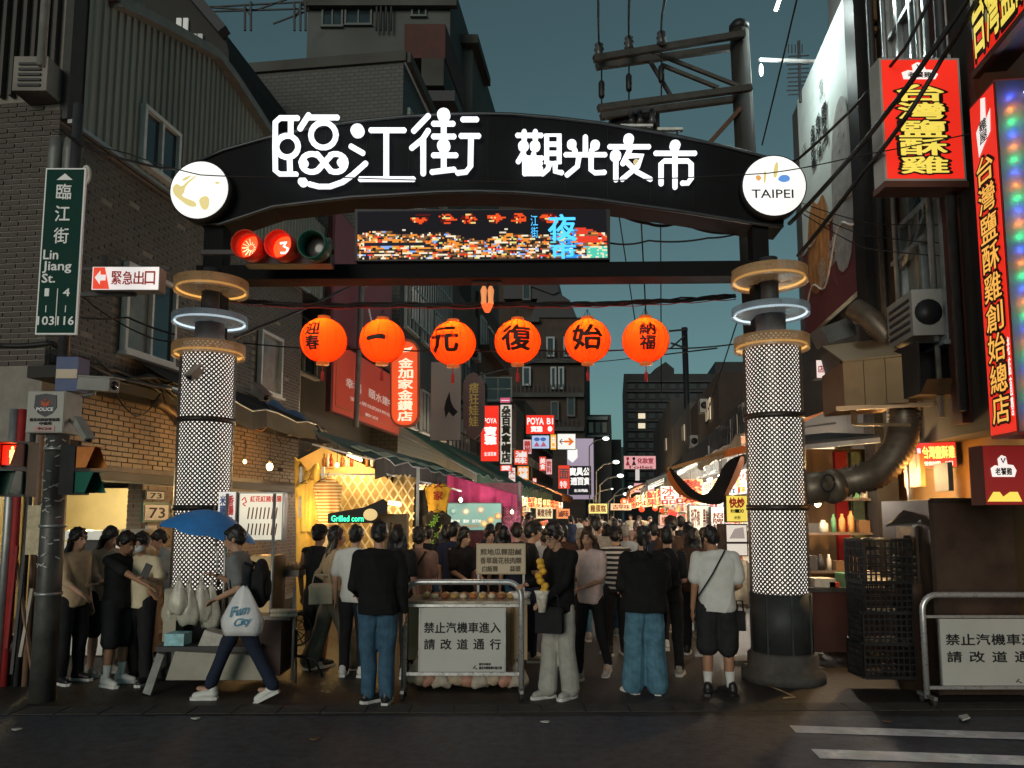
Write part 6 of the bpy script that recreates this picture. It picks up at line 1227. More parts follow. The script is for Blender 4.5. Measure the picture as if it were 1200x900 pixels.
# generic lit stall blocks with goods, down both sides
GOODS = [M('goods_%d' % i, c, .5, noise=.3, scale=9) for i, c in enumerate(((.6, .08, .04), (.65, .45, .08), (.6, .55, .45), (.10, .25, .12), (.5, .25, .08), (.08, .15, .35), (.55, .2, .25), (.75, .72, .65)))]
def stall(label, side, s, L, off, mat, bright, col, seed, lamps=2, sign=None):
    b0, n_ = (L0, NL) if side == 'L' else (R0, NR); d = UL; o = b0 + V((SL, 1, 0)) * s + n_ * .15; rr = random.Random(seed); t = thing('market_stall', label, 'market stall', o)
    mb = MB(); mb.obox(o, d * L, Z * 2.9, n_ * .05); mb.ob('back_wall', mat, t)
    mb = MB(); mb.obox(o + n_ * (off * .55) , d * L, Z * .85, n_ * (off * .4)); mb.ob('counter', GOODS[rr.randrange(8)], t)
    for h in (1.35, 1.8, 2.25):
        mb = MB(); mb.obox(o + n_ * .06 + Z * h, d * L, Z * .03, n_ * .3); mb.ob('shelf', M('shelf_white', (.6, .58, .5), .6), t)
    mbs = {}
    for h in (1.38, 1.83, 2.28, .87):
        x = .05
        while x < L - .2:
            w_ = rr.uniform(.10, .30); hh = rr.uniform(.12, .36); mt = rr.randrange(8); q = o + d * x + n_ * (.1 if h > 1 else off * .6) + Z * h
            mb = MB(); mb.obox(q, d * w_, Z * hh, n_ * rr.uniform(.1, .2)); mb.ob('goods_box', GOODS[mt], t); x += w_ + rr.uniform(.01, .08)
    if bright > 40:  # lightboxes added to brighten the stall fronts above the crowd
        mb = MB(); mb.obox(o + n_ * .30 + Z * 2.42, d * L, Z * .40, n_ * .06); fa = mb.ob('fascia_lightbox', E('fascia_%d' % (seed % 5), [(1, .72, .28), (1, .88, .60), (1, .45, .12), (1, .80, .40), (1, .93, .8)][seed % 5], .85, .6), t)
        mb = MB(); htext(mb, ['鹽水雞 滷味 臭豆腐', '生炒花枝 蚵仔煎 ', '香雞排 甜不辣 串', '現打果汁 珍珠奶茶', '車輪餅 地瓜球 米'][seed % 5][::-1 if side == 'R' else 1] if False else ['鹽水雞 滷味 臭豆腐', '生炒花枝 蚵仔煎 ', '香雞排 甜不辣 串', '現打果汁 珍珠奶茶', '車輪餅 地瓜球 米'][seed % 5], (o if side == 'L' else o + d * L) + n_ * .365 + Z * 2.46, (d * L if side == 'L' else -d * L), Z * .32, .03, .002); mb.ob('lettering', M('fascia_ink', (.25, .02, .01), noise=0), fa)
        for kk in range(2):
            q = o + d * (L * (.3 + .5 * kk)) + n_ * (off * .98) + Z * 2.0; mb = MB(); mb.hexa(q, q + n_ * .42, q + n_ * .42 + Z * .5, q + Z * .5, UL * .08); sg_ = mb.ob('side_lightbox', E('side_lb_%d' % ((seed + kk) % 4), [(1, .75, .3), (.95, .25, .08), (1, .9, .7), (1, .6, .2)][(seed + kk) % 4], .95, .6), t)
            mb = MB(); x_ = q if side == 'L' else q + n_ * .42; vtext(mb, ['小吃', '熱炒', '冰品', '鮮果'][(seed + kk) % 4], x_ - UL * .004, (n_ if side == 'L' else -n_) * .42, Z * .5, .03, .002); mb.ob('lettering', M('fascia_ink', (.25, .02, .01), noise=0), sg_)
    for k in range(lamps):
        c = o + d * (L * (k + .5) / lamps) + n_ * (off * .75) + Z * rr.uniform(2.45, 2.7); mb = MB(); mb.tube([c - d * .35, c + d * .35], .025, 6); mb.ob('lamp_tube', E('stall_lamp_%d' % (col[2] * 99), col, 9), t); light('stall_light', c - Z * .08, bright * 2.2, col, .1, t)
    return t
W1 = (1, .62, .28); W2 = (1, .85, .62); W3 = (1, .93, .82)
for i, (s, L, off, b_, c_) in enumerate(((19.5, 4, 1.5, 45, W1), (24.5, 4.5, 1.9, 70, W2), (30, 5, 2.2, 90, W1), (36, 6, 2.4, 110, W2), (43, 7, 2.5, 130, W1), (51, 8, 2.4, 140, W2))):
    stall(['warm lit snack stall right after the pink stall', 'yellow lit stall before the dark green awning', 'orange lit stall under the dark green awning', 'yellow lit stall behind the orange one on the left', 'far left stall glowing orange over the crowd', 'farthest left stall at the lane end'][i], 'L', s, L, off, [ORG, YW, M('stall_cream', (.6, .5, .35), .7)][i % 3], b_, c_, i)
for i, (s, L, off, b_, c_) in enumerate(((11.9, 3.0, 1.0, 34, W2), (15.2, 4, 1.6, 75, W3), (19.6, 4.5, 1.8, 95, W3), (24.6, 5, 2.0, 110, W3), (30, 6, 2.2, 130, W2), (37, 7, 2.4, 140, W3), (46, 9, 2.4, 150, W1))):
    stall(['shelved stall hidden partly by the right pillar, warm lit', 'white lit stall with packed shelves left of the right pillar', 'white lit snack stall beyond the yellow sign', 'bright white stall halfway down the right side', 'yellow lit stall down the right side', 'far right white lit stall above the crowd', 'farthest right stall at the lane end'][i], 'R', s, L, off, [M('stall_cream', (.6, .5, .35), .7), M('stall_white', (.68, .66, .6), .6)][i % 2], b_, c_, 20 + i)
AWC = M('awning_cream', (.45, .38, .26), .7, noise=.3, scale=3, bump=.2); AWO = M('awning_orange', (.40, .14, .04), .7, noise=.3, scale=3)
awning('brown and cream canvas awning right of the draped cloth', 12.5, 19, 3.5, 3.05, 1.5, AWO, .2, .08, side='R', valm=AWC)
awning('pale striped awning of the second right stall', 19.4, 25, 3.9, 2.8, 2.0, AWC, .25, .10, side='R')
awning('white awning halfway down the right side', 25.5, 33, 3.9, 2.75, 2.5, M('awning_white', (.6, .6, .56), .7, noise=.2), .25, .12, side='R')
awning('orange awning far down the right side', 34, 46, 4.0, 2.8, 2.9, AWO, .3, .12, side='R')
awning('brown awning at the far left end of the lane', 52.5, 66, 4.4, 3.0, 3.2, AWO, .4, .12)
# white vertical menus of the right stalls
for i, (x0, x1, y0, y1, Y, c_, s_, lb) in enumerate(((808, 833, 592, 622, 15.5, (.85, .80, .62), '甜不辣 黑輪', 'cream menu board with dark writing left of the yellow sign'), (808, 831, 624, 646, 15.5, (.80, .72, .60), '大腸包小腸', 'second cream menu board under the first one'), (834, 850, 594, 640, 15.3, (.9, .86, .75), '招牌地瓜球', 'narrow white menu board between cream board and yellow sign'),
                                                   (773, 800, 603, 616, 20, (.75, .35, .25), '燒烤專賣', 'dull red board over the right stall heads'), (716, 740, 590, 598, 30, (.9, .5, .25), '古早味', 'orange strip sign above the far crowd'), (690, 712, 590, 602, 28, (.9, .7, .2), '雞蛋糕', 'yellow fringed sign above the far crowd'), (628, 648, 594, 608, 24, (.9, .75, .4), '藥燉排骨', 'cream yellow sign over the left stall heads'), (652, 668, 596, 608, 26, (.9, .3, .1), '滷味', 'orange red sign right of the cream yellow one'))):
    lbox('menu_board', lb, x0, x1, y0, y1, Y, c_, .9, ((s_, (.25, .05, .03), 0, .08, .15, .84, .7, 'v' if y1 - y0 > x1 - x0 * 1. and len(s_) > 4 and x1 - x0 < 20 else 'h', .03),))
lbox('shop_sign', 'bright yellow framed sign with red and black writing left of the right pillar', 851, 877, 580, 612, 11.8, (.80, .62, .10), .95, (('快炒', (.5, .03, .02), .3, .15, .52, .7, .38, 'h', .05), ('熱炒100', BK, 0, .2, .34, .6, .14, 'h', .03), ('米粉', BK, 0, .35, .10, .3, .14, 'h', .02)), M('frame_black_red', (.05, .015, .01)), .12, .04)
t, f, u, v, n = lbox('display_cabinet', 'white lit glass cabinet below the yellow sign', 851, 877, 614, 652, 11.9, (.80, .72, .62), .75, (), M('frame_black_red', (.05, .015, .01)), .5, .05, 'cabinet')
mb = MB(); mb.bar(f(0, .42, .02), f(1, .42, .02), .03); mb.ob('cross_rail', M('frame_black_red', (.05, .015, .01)), t)
mb = MB(); mb.prism([f(a, b, .012) for a, b in ((.15, .55), (.4, .85), (.8, .9), (.85, .55))], n * .004); mb.ob('picture', E('grey_pic', (.5, .42, .38), .6), t)
heart = thing('heart_sign', 'small glowing red heart sign over the right stalls', 'sign', P(789, 604, 19)); mb = MB(); mb.prism([P(x, y, 19) for x, y in ((789, 610), (784, 603), (785, 600), (788, 600), (789, 602), (791, 600), (794, 600), (794, 603))], (0, .05, 0)); mb.ob('heart', E('heart_red', (1, .03, .02), 1.3), heart)
# draped banner cloth black and orange
dr = thing('draped_banner', 'large black cloth with orange edges hanging in a loop beside the right pillar', 'banner', P(820, 590, 12))
def ribbon(name, A, B, Y, mat, dy=0.):
    def sm(p):
        for _ in range(2):
            q = [p[0]]
            for a, b in zip(p, p[1:]): q += [(a[0] * .75 + b[0] * .25, a[1] * .75 + b[1] * .25), (a[0] * .25 + b[0] * .75, a[1] * .25 + b[1] * .75)]
            q.append(p[-1]); p = q
        return p
    A, B = sm(A), sm(B); mb = MB(); mb.strip([P(x, y, Y + dy) for x, y in A], [P(x, y, Y + .15 + dy) for x, y in B], (0, .01, 0)); mb.ob(name, mat, dr)
OR2 = M('banner_orange', (.42, .10, .02), .75, noise=.2, emis=(1, .25, .04), es=.05)
ribbon('black_fold', [(786, 548), (800, 562), (812, 574), (826, 582), (838, 568), (850, 540), (872, 532)], [(782, 552), (796, 574), (812, 586), (832, 592), (850, 590), (862, 562), (878, 536)], 12, CLB)
ribbon('orange_edge', [(784, 550), (792, 566), (806, 582), (818, 586)], [(781, 556), (790, 576), (803, 583), (817, 587.5)], 11.9, OR2)
ribbon('orange_edge', [(848, 583), (856, 565), (864, 545), (868, 535)], [(850, 586), (860, 570), (872, 546), (872, 535)], 11.9, OR2)
mb = MB(); mb.bar(P(782, 550, 12.1), P(870, 524, 12.4), .05); mb.ob('pole', M('timber_warm', (.30, .16, .06), .7), dr)
mb = MB(); mb.prism([P(x, y, 12.2) for x, y in ((848, 536), (854, 526), (876, 522), (876, 530))], (0, .1, 0)); mb.ob('top_board', OR2, dr)
# ================================================================ right side: hood, ducts, stall, crates, cabinet
HOODM = M('hood_metal', (.24, .15, .075), .45, .55, .35, 3, .05, dirt=.4); DUCT = M('flex_duct', (.15, .12, .09), .45, .5, .3, 10, dirt=.3)
def duct(label, pts, r, n=46, part=None):
    P_ = [V(p) for p in pts]
    for _ in range(3):
        q = [P_[0]]
        for a, b in zip(P_, P_[1:]): q += [a.lerp(b, .25), a.lerp(b, .75)]
        q.append(P_[-1]); P_ = q
    L = [0]
    for a, b in zip(P_, P_[1:]): L.append(L[-1] + (b - a).length)
    out = []; rs = []
    for i in range(n * 2):
        s = L[-1] * i / (n * 2 - 1); j = max(k for k in range(len(L)) if L[k] <= s + 1e-9); j = min(j, len(P_) - 2); out.append(P_[j].lerp(P_[j + 1], (s - L[j]) / max(1e-6, L[j + 1] - L[j]))); rs.append(r * (1.10 if i % 2 else .88))
    mb = MB(); mb.tube(out, rs, 14, smooth=True); return tag(mb.ob('flexible_duct', DUCT), label, 'duct')
duct('ribbed flexible duct slanting down from the mural to the metal hood', [P(1000, 362, 9.3), P(1022, 375, 9.1), P(1045, 402, 9)], .13, 16)
duct('ribbed flexible duct rising in an arch above the metal hood', [P(1052, 415, 8.8), P(1054, 385, 8.8), P(1068, 378, 8.8), P(1085, 385, 8.7), P(1080, 410, 8.7)], .13, 18)
duct('thick ribbed duct curving down from the hood to the fan, lower right', [P(1058, 475, 8.7), P(1060, 500, 8.7), P(1052, 530, 8.6), P(1030, 555, 8.6), P(1005, 562, 8.6), P(985, 566, 8.7)], .16, 26)
fan = thing('extractor_fan', 'dark rounded extractor fan housing at the lower end of the duct', 'fan', P(965, 565, 8.7))
mb = MB(); mb.lathe(P(955, 572, 8.7), [(.10, -.2), (.17, -.1), (.18, .05), (.14, .2)], 16, V((1, 0, .15))); mb.ob('housing', DUCT, fan); mb = MB(); mb.lathe(P(975, 570, 8.6), [(.12, -.08), (.19, -.05), (.19, .06), (.12, .1)], 16, V((1, .3, .3))); mb.ob('rim', DUCT, fan)
mb = MB(); mb.tube([P(970 + 8 * math.cos(t * .5), 566 + 10 * math.sin(t * .5), 8.4) for t in range(13)], .012, 5); mb.ob('cable_loop', CABLE, fan)
hd = thing('ventilation_hood', 'brown metal ventilation hood with seamed panels and a dark open box, right of the pillar', 'ventilation hood', P(1030, 475, 8.8))
q = [P(985, 475, 8.6), P(1063, 462, 8.6)]; a = P(990, 477, 8.7); b = P(1066, 470, 8.3); h = P(990, 425, 8.7).z - a.z; b.z = a.z
for i in range(3):
    p0_ = a.lerp(b, i / 3); p1_ = a.lerp(b, (i + 1) / 3 - .01); mb = MB(); mb.prism([p0_, p1_, p1_ + V((.12, .9, 0)), p0_ + V((.12, .9, 0))], Z * (h - .002 * i)); mb.ob('panel', HOODM, hd)
mb = MB(); mb.prism([a + Z * (h + .003), b + Z * (h + .003), b + V((.1, .8, h + .35)), a + V((.1, .8, h + .35))], (0, 0, .02)); mb.ob('sloped_top', HOODM, hd)
for x in (983, 1066): pass
mb = MB(); mb.bar(a - Z * .02 - X * .1, b - Z * .02 + X * .3, .05); mb.bar(a - V((-.1, 0, .2)), a - V((-.1, 0, 0)), .05); mb.bar(a - V((-.1, 0, .2)), b - V((0, 0, .25)), .03); mb.ob('bracket', HOODM, hd)
A_ = P(1078, 462, 8.0); B_ = P(1128, 458, 8.0); h2 = P(1078, 402, 8.0).z - A_.z; B_.z = A_.z
mb = MB(); w_ = B_ - A_
for o_, u_, v_ in ((A_, w_, Z * .02), (A_ + Z * h2, w_, Z * .02)): mb.obox(o_, u_, v_, (0, .5, 0))
mb.obox(A_ + Z * .02, X * .02, Z * (h2 - .02), (0, .5, 0)); mb.obox(B_ + Z * .02 - X * .02, X * .02, Z * (h2 - .02), (0, .5, 0)); mb.obox(A_ + V((.02, .4, .02)), w_ - X * .04, Z * (h2 - .02), (0, .02, 0)); mb.ob('open_box', BLK, hd)
mb = MB(); mb.add([A_ + V((0, 0, 0)), B_, B_ + V((-.02, -.12, .16)), A_ + V((.02, -.12, .14))], [(0, 1, 2, 3)]); mb.ob('flap', HOODM, hd)
mb = MB(); mb.prism([P(x, y, 9.4) for x, y in ((980, 408), (1022, 405), (1026, 440), (990, 446))], (0, .5, 0)); mb.ob('grey_cowl', M('cowl_grey', (.13, .14, .14), .5, .4, dirt=.3), hd)
mb = MB(); mb.prism([P(x, y, 9.6) for x, y in ((962, 384), (1000, 370), (1004, 392), (972, 402))], (0, .4, 0)); mb.ob('duct_end', M('cowl_grey', (.13, .14, .14), .5, .4, dirt=.3), hd)
lbox('shop_sign', 'tiny white and red lit sign left of the hood', 957, 967, 422, 443, 10, (.85, .7, .65), .9, (('店', (.6, .05, .03), .3, .15, .3, .7, .4, 't', .03),))
# dark canopy edge over the right stall
t = thing('stall_canopy', 'dark flat canopy with pale front edge above the right stall', 'canopy', P(940, 520, 9.3)); mb = MB(); a = P(936, 522, 9.6); b = P(1030, 513, 9.1); mb.prism([a, b, b + V((.3, 2.2, .25)), a + V((.3, 2.2, .25))], Z * .04); mb.ob('roof', M('canopy_dark', (.04, .04, .038), .7), t); mb = MB(); mb.bar(a - Z * .03 + V((0, -.03, 0)), b - Z * .03 + V((0, -.03, 0)), .03, .06); mb.ob('edge', M('pale_edge', (.30, .30, .28), .5), t)
rs = thing('food_stall', 'warm lit food stall right of the right pillar with red post and shelves', 'market stall', P(980, 740, 9.6))
Yr = 10.2
mb = MB(); a = P(945, 700, Yr + .8); b = P(1062, 700, Yr + .8); mb.obox(V((a.x, a.y, 0)), (b.x - a.x + .3, 0, 0), Z * 2.7, (0, .1, 0)); mb.ob('back_wall', M('stall_plywood', (.28, .16, .07), .7, noise=.4, scale=2, stretch=(4, 1, .5), dirt=.3), rs)
for i, (x, mt) in enumerate(((985, M('red_post', (.42, .02, .015), .5)), (1004, M('green_post', (.14, .16, .08), .6)), (1024, M('poster_orange', (.40, .15, .03), .6, noise=.8, scale=8)), (1050, ORG))):
    mb = MB(); a = P(x, 700, Yr + .7); mb.obox(V((a.x, a.y - .02, .9)), (.16 if i < 2 else .32, 0, 0), Z * 1.75, (0, .08, 0)); mb.ob('panel', mt, rs)
for z in (1.0, 1.5, 1.95):
    mb = MB(); a = P(950, 700, Yr); mb.obox(V((a.x, a.y, z)), (.9, 0, 0), Z * .03, (0, .4, 0)); mb.ob('shelf', M('shelf_dark', (.10, .07, .05), .6), rs)
    x = 0
    rr = random.Random(int(z * 10))
    while x < .8:
        w_ = rr.uniform(.07, .16); hh = rr.uniform(.12, .3); mb = MB(); 
        if rr.random() < .5: mb.lathe(V((a.x + x + w_ / 2, a.y + .12, z + .03)), [(w_ * .42, 0), (w_ * .42, hh * .7), (w_ * .2, hh * .85), (w_ * .2, hh)], 10)
        else: mb.obox(V((a.x + x, a.y + .03, z + .031)), (w_, 0, 0), Z * hh, (0, .15, 0))
        mb.ob('container', [GOODS[3], DARK, GOODS[4], BLK, M('jar_brown', (.14, .08, .04), .4), GOODS[2]][rr.randrange(6)], rs); x += w_ + .02
mb = MB(); a = G(945, 770); a = P(940, 700, 9.4); 
mb.obox(V((a.x + .05, 9.3, .85)), (1.0, 0, 0), Z * .05, (0, .7, 0)); mb.ob('counter_top', M('counter_dark', (.10, .095, .09), .35, .5), rs)
mb = MB(); mb.obox(V((a.x + .08, 9.33, .15)), (.94, 0, 0), Z * .7, (0, .6, 0)); mb.ob('counter', M('counter_red', (.07, .02, .015), .6, dirt=.4), rs)
for i, (x, hh, w_, mt) in enumerate(((.15, .10, .25, 2), (.5, .16, .16, 3), (.68, .12, .14, 7), (.84, .18, .12, 2), (.33, .06, .12, 0))):
    mb = MB(); mb.obox(V((a.x + x, 9.38, .902)), (w_, 0, 0), Z * hh, (0, .25, 0)); tag(mb.ob('food_tray', GOODS[mt]), ['shallow metal tray at the left of the right stall counter', 'green carton on the right stall counter', 'white carton beside the green one', 'cream carton at the right end of the counter', 'small red tub on the right stall counter'][i], 'container')
bulb(1020, 560, 9.6, 110, 'warm bulb hidden under the duct lighting the right stall', (1, .62, .25), .04, es=16)
bulb(958, 590, 9.9, 45, 'white bulb between the right pillar and the stall shelves', (1, .85, .7), .04, es=14)
light('sign_spill', P(1095, 562, 8.6), 26, (1, .45, .10), .1)
mb = MB(); mb.tube([P(941, 700, 8.5), P(941, 580, 8.52)], .012, 6); mb.tube([P(943, 760, 8.5), P(943, 690, 8.5)], .015, 6); tag(mb.ob('neon_strip', E('strip_red', (.9, .08, .02), .9)), 'thin red glowing strip on the right edge of the right pillar', 'strip light')
def crate(label, x, y, Y, w_, h_, d_, rz=0.):
    o = P(x, y, Y); t = thing('plastic_crate', label, 'crate', o, 'black plastic crates stacked beside the stall'); t.rotation_euler.z = rz
    CR = M('crate_black', (.012, .012, .013), .45)
    for nm, (ax, ay, bx, by) in {'front': (-w_ / 2, -d_ / 2, w_ / 2, -d_ / 2), 'back': (-w_ / 2, d_ / 2, w_ / 2, d_ / 2), 'left': (-w_ / 2, -d_ / 2 + .02, -w_ / 2, d_ / 2 - .02), 'right': (w_ / 2, -d_ / 2 + .02, w_ / 2, d_ / 2 - .02)}.items():
        mb = MB(); A_, B_ = V((ax, ay, 0)), V((bx, by, 0)); n_ = 9; rows = 5
        for i in range(n_ + 1): p = A_.lerp(B_, i / n_); mb.bar(p + Z * .01, p + Z * (h_ - .01), .012 if 0 < i < n_ else .03, .012)
        for j in range(rows + 1): mb.bar(A_ + Z * (h_ * j / rows + (.005 if j == 0 else 0)), B_ + Z * (h_ * j / rows + (.005 if j == 0 else 0)), .013 if 0 < j < rows else .035, .014 if 0 < j < rows else .03)
        mb.ob('side', CR, t, local=True)
    mb = MB(); mb.box((0, 0, .012), w_ - .01, d_ - .01, .014); mb.ob('bottom', CR, t, local=True)
    return t
crate('black lattice crate on top of the stack, open holes lit from behind', 1030, 681, 8.0, .50, .42, .36, .12)
crate('black crate in the middle of the stack', 1031, 716, 8.0, .48, .30, .36, .05); crate('lowest visible black crate of the stack by the stall', 1032, 752, 8.0, .48, .31, .36, -.04)
crate('lone black crate at ground level under the stack', 1033, 790, 8.0, .50, .33, .38, .0)
# brown cabinet with flap and wall
BRN = M('cabinet_brown', (.055, .030, .020), .6, noise=.5, scale=3, bump=.1, dirt=.5)
cb = thing('storage_cabinet', 'big dark brown metal cabinet at the right edge behind the barrier', 'cabinet', G(1150, 800)); a = P(1100, 790, 7.75); b = P(1260, 790, 7.75); mb = MB(); zt = P(1100, 586, 7.75).z; mb.obox(V((a.x, 7.75, .02)), (b.x - a.x, 0, 0), Z * (zt - .02), (0, 1.0, 0)); mb.ob('body', BRN, cb)
mb = MB(); mb.bar(V((a.x, 7.74, zt)), V((b.x, 7.74, zt)), .03, .04); mb.bar(V((a.x, 7.74, 0.02)), V((a.x, 7.74, zt)), .04, .03, Yv); mb.ob('edge_frame', M('cabinet_edge', (.03, .02, .015), .5), cb)
mb = MB(); mb.prism([P(1075, 612, 8.3), P(1098, 588, 8.3), P(1098, 585, 8.3), P(1070, 608, 8.3)], (0, .6, 0)); mb.ob('flap', M('flap_dark', (.03, .025, .022), .6), cb)
fl = thing('flap_canopy', 'small dark flap awning with pale strut beside the cabinet', 'awning', P(1060, 620, 8.2)); mb = MB(); mb.strip([P(1038, 617, 8.0), P(1082, 614, 7.9)], [P(1070, 590, 8.4), P(1100, 584, 8.3)], Z * .015); mb.ob('sheet', M('flap_dark', (.03, .025, .022), .6), fl); mb = MB(); mb.bar(P(1070, 617, 7.95), P(1098, 597, 7.9), .025); mb.ob('strut', M('pale_edge', (.30, .30, .28), .5), fl)
gb = thing('glass_cabinet', 'small wooden framed cabinet glowing amber inside, left of the brown cabinet', 'cabinet', P(1088, 690, 8.0)); a = P(1076, 684, 8.0); mb = MB(); mb.obox(a, (.24, 0, 0), Z * .58, (0, .4, 0)); mb.ob('inside', M('amber_inside', (.22, .12, .04), .5, noise=.7, scale=7), gb)
mb = MB()
for (x0_, z0_, x1_, z1_) in ((0, 0, .24, 0), (0, .58, .24, .58), (0, 0, 0, .58), (.24, 0, .24, .58)): mb = MB(); mb.bar(a + V((x0_, -.01, z0_)), a + V((x1_, -.01, z1_)), .03); mb.ob('frame', M('cabinet_edge', (.03, .02, .015), .5), gb)
mb = MB(); mb.obox(V((a.x - .05, 8.02, .02)), (.32, 0, 0), Z * (a.z - .03), (0, .4, 0)); mb.ob('stand', BRN, gb)
bt_ = thing('bottle_stack', 'stack of dark rubber hoses and tubs in front of the glass cabinet', 'stack', P(1064, 690, 8.1))
for i in range(7): mb = MB(); c = P(1064, 676, 8.1) + Z * (.035 * i); mb.tube([c + V((math.cos(t * .52) * .13, math.sin(t * .52) * .1, 0)) for t in range(12)], .016, 6, closed=True); mb.ob('hose_ring', [DUCT, BLK][i % 2], bt_)
mb = MB(); mb.lathe(P(1064, 650, 8.1), [(.07, -.1), (.08, 0), (.05, .05), (.06, .12), (.03, .2)], 12); mb.ob('tub', BLK, bt_)
mb = MB(); mb.lathe(V((P(1064, 676, 8.1).x, 8.1, 0)), [(.14, 0.01), (.12, .9), (.15, .92), (.15, P(1064, 680, 8.1).z - .02)], 12); mb.ob('drum', BRN, bt_)
# debris and flat stack on the ground by the right pillar
for i, (x, y, w_, lb) in enumerate(((905, 778, .9, 'flattened cardboard lying at the foot of the right pillar'), (918, 789, .8, 'second flattened cardboard in front of the pillar foot'), (930, 770, .6, 'dark folded sheet leaning behind the pillar foot'))):
    c = G(x, y); mb = MB(); mb.box(c + Z * (.03 + .03 * (i == 1)), w_, .32, .05, rz=.2 * i - .15); tag(mb.ob('cardboard', M('cardboard_grey', (.13, .12, .11), .8, dirt=.5)), lb, 'cardboard')
mb = MB(); mb.tube([G(898, 803, .02), G(915, 809, .02), G(932, 817, .02), G(918, 818, .02)], .007, 5); tag(mb.ob('strap', M('strap_tan', (.4, .3, .18))), 'tan packing strap lying on the ground by the right pillar', 'strap')
mb = MB(); mb.prism([G(1123, 840, .02), G(1133, 838, .02), G(1137, 842, .03), G(1128, 845, .02)], Z * .012); tag(mb.ob('litter', M('notice_white', (.6, .6, .58))), 'scrap of white litter on the road under the right barrier', 'litter')
# ================================================================ left: food counter, cart, boxes
ks = thing('kitchen_counter', 'stainless steel kitchen unit with rounded shelves behind the queue at left', 'kitchen unit', P(90, 760, 9.9))
ST2 = M('stainless_dull', (.32, .32, .31), .35, .75, .2, 5, .03, dirt=.15)
a = P(68, 700, 9.9); b = P(134, 700, 9.9); wv = b.x - a.x
for i, (y0, y1, dd) in enumerate(((622, 633, .5), (636, 672, .42), (675, 700, .5), (703, 736, .45), (738, 770, .4))):
    z1_ = P(68, y0, 9.9).z; z0_ = max(.05, P(68, y1, 9.9).z); mb = MB(); mb.obox(V((a.x, 9.9 + (.5 - dd) * .5, z0_)), (wv, 0, 0), Z * (z1_ - z0_), (0, dd, 0)); mb.ob('shelf_unit', ST2 if i != 4 else DARK, ks)
mb = MB(); mb.bar(P(80, 634, 9.85), P(122, 634, 9.85), .03); mb.bar(P(84, 640, 9.85), P(118, 640, 9.85), .03, .14); mb.ob('vent_slot', BLK, ks)
for i in range(5): mb = MB(); mb.obox(P(76 + i * 12, 768, 9.83), (.08, 0, 0), Z * .36, (0, .05, 0)); mb.ob('door_panel', ST2, ks)
ub = thing('drink_machine', 'small white machine with black round front beside the kitchen unit', 'machine', P(148, 700, 9.6)); mb = MB(); mb.obox(P(140, 668, 9.6), (.30, 0, 0), Z * .5, (0, .3, 0)); mb.ob('body', M('machine_white', (.45, .40, .33), .4), ub); mb = MB(); mb.lathe(P(150, 640, 9.58), [(.08, 0), (.08, .03)], 14, -Yv); mb.box(P(150, 655, 9.58), .10, .05, .16); mb.ob('front', BLK, ub)
mb = MB(); mb.obox(V((P(140, 668, 9.6).x, 9.6, 0.02)), (.34, 0, 0), Z * (P(140, 668, 9.6).z - .03), (0, .4, 0)); mb.ob('base', M('door_brown', (.20, .12, .07), .6), ub)
# clutter left of the corner pole
RDC = M('red_cloth', (.25, .02, .02), .8)
for x, w_, mt, lb in ((3, .05, GALV, 'grey downpipe at the left edge'), (12, .04, M('red_hose', (.3, .02, .02)), 'dark red hose hanging near the left edge'), (26, .03, DARK, 'dark conduit between left edge and corner pole'), (36, .035, M('pipe_brown', (.2, .12, .08)), 'brown conduit just left of the corner pole')):
    mb = MB(); q = P(x, 700, 8.2); mb.tube([V((q.x, 8.2, 0)), V((q.x + .01, 8.2, 1.6)), V((q.x, 8.2, 2.9))], w_, 8); tag(mb.ob('pipe', mt), lb, 'pipe')
t = thing('poster_bag', 'cream paper poster hanging left of the corner pole', 'poster', P(36, 620, 7.9)); mb = MB(); mb.obox(P(29, 650, 7.9), (.14, 0, 0), Z * .5, (0, .02, 0)); mb.ob('sheet', M('poster_cream', (.5, .42, .28), .7, noise=.3, scale=12), t)
for i, (x0, y0, x1, y1, c) in enumerate(((14, 790, 30, 640, DARK), (40, 800, 18, 650, M('pipe_brown', (.2, .12, .08))), (24, 770, 38, 690, M('pale_stick', (.4, .36, .3))), (8, 760, 20, 640, RDC))):
    mb = MB(); mb.bar(P(x0, y0, 7.9), P(x1, y1, 8.1), .03); tag(mb.ob('broom_stick', c), ['dark stick leaning at the left edge', 'brown stick leaning against the corner pole', 'pale broom handle left of the corner pole', 'dark red stick at the left edge'][i], 'stick')
mb = MB(); mb.lathe(G(18, 800), [(.16, 0), (.19, .35), (.20, .36), (.17, .5)], 14); tag(mb.ob('bucket', BLK), 'black bucket standing left of the corner pole', 'bucket')
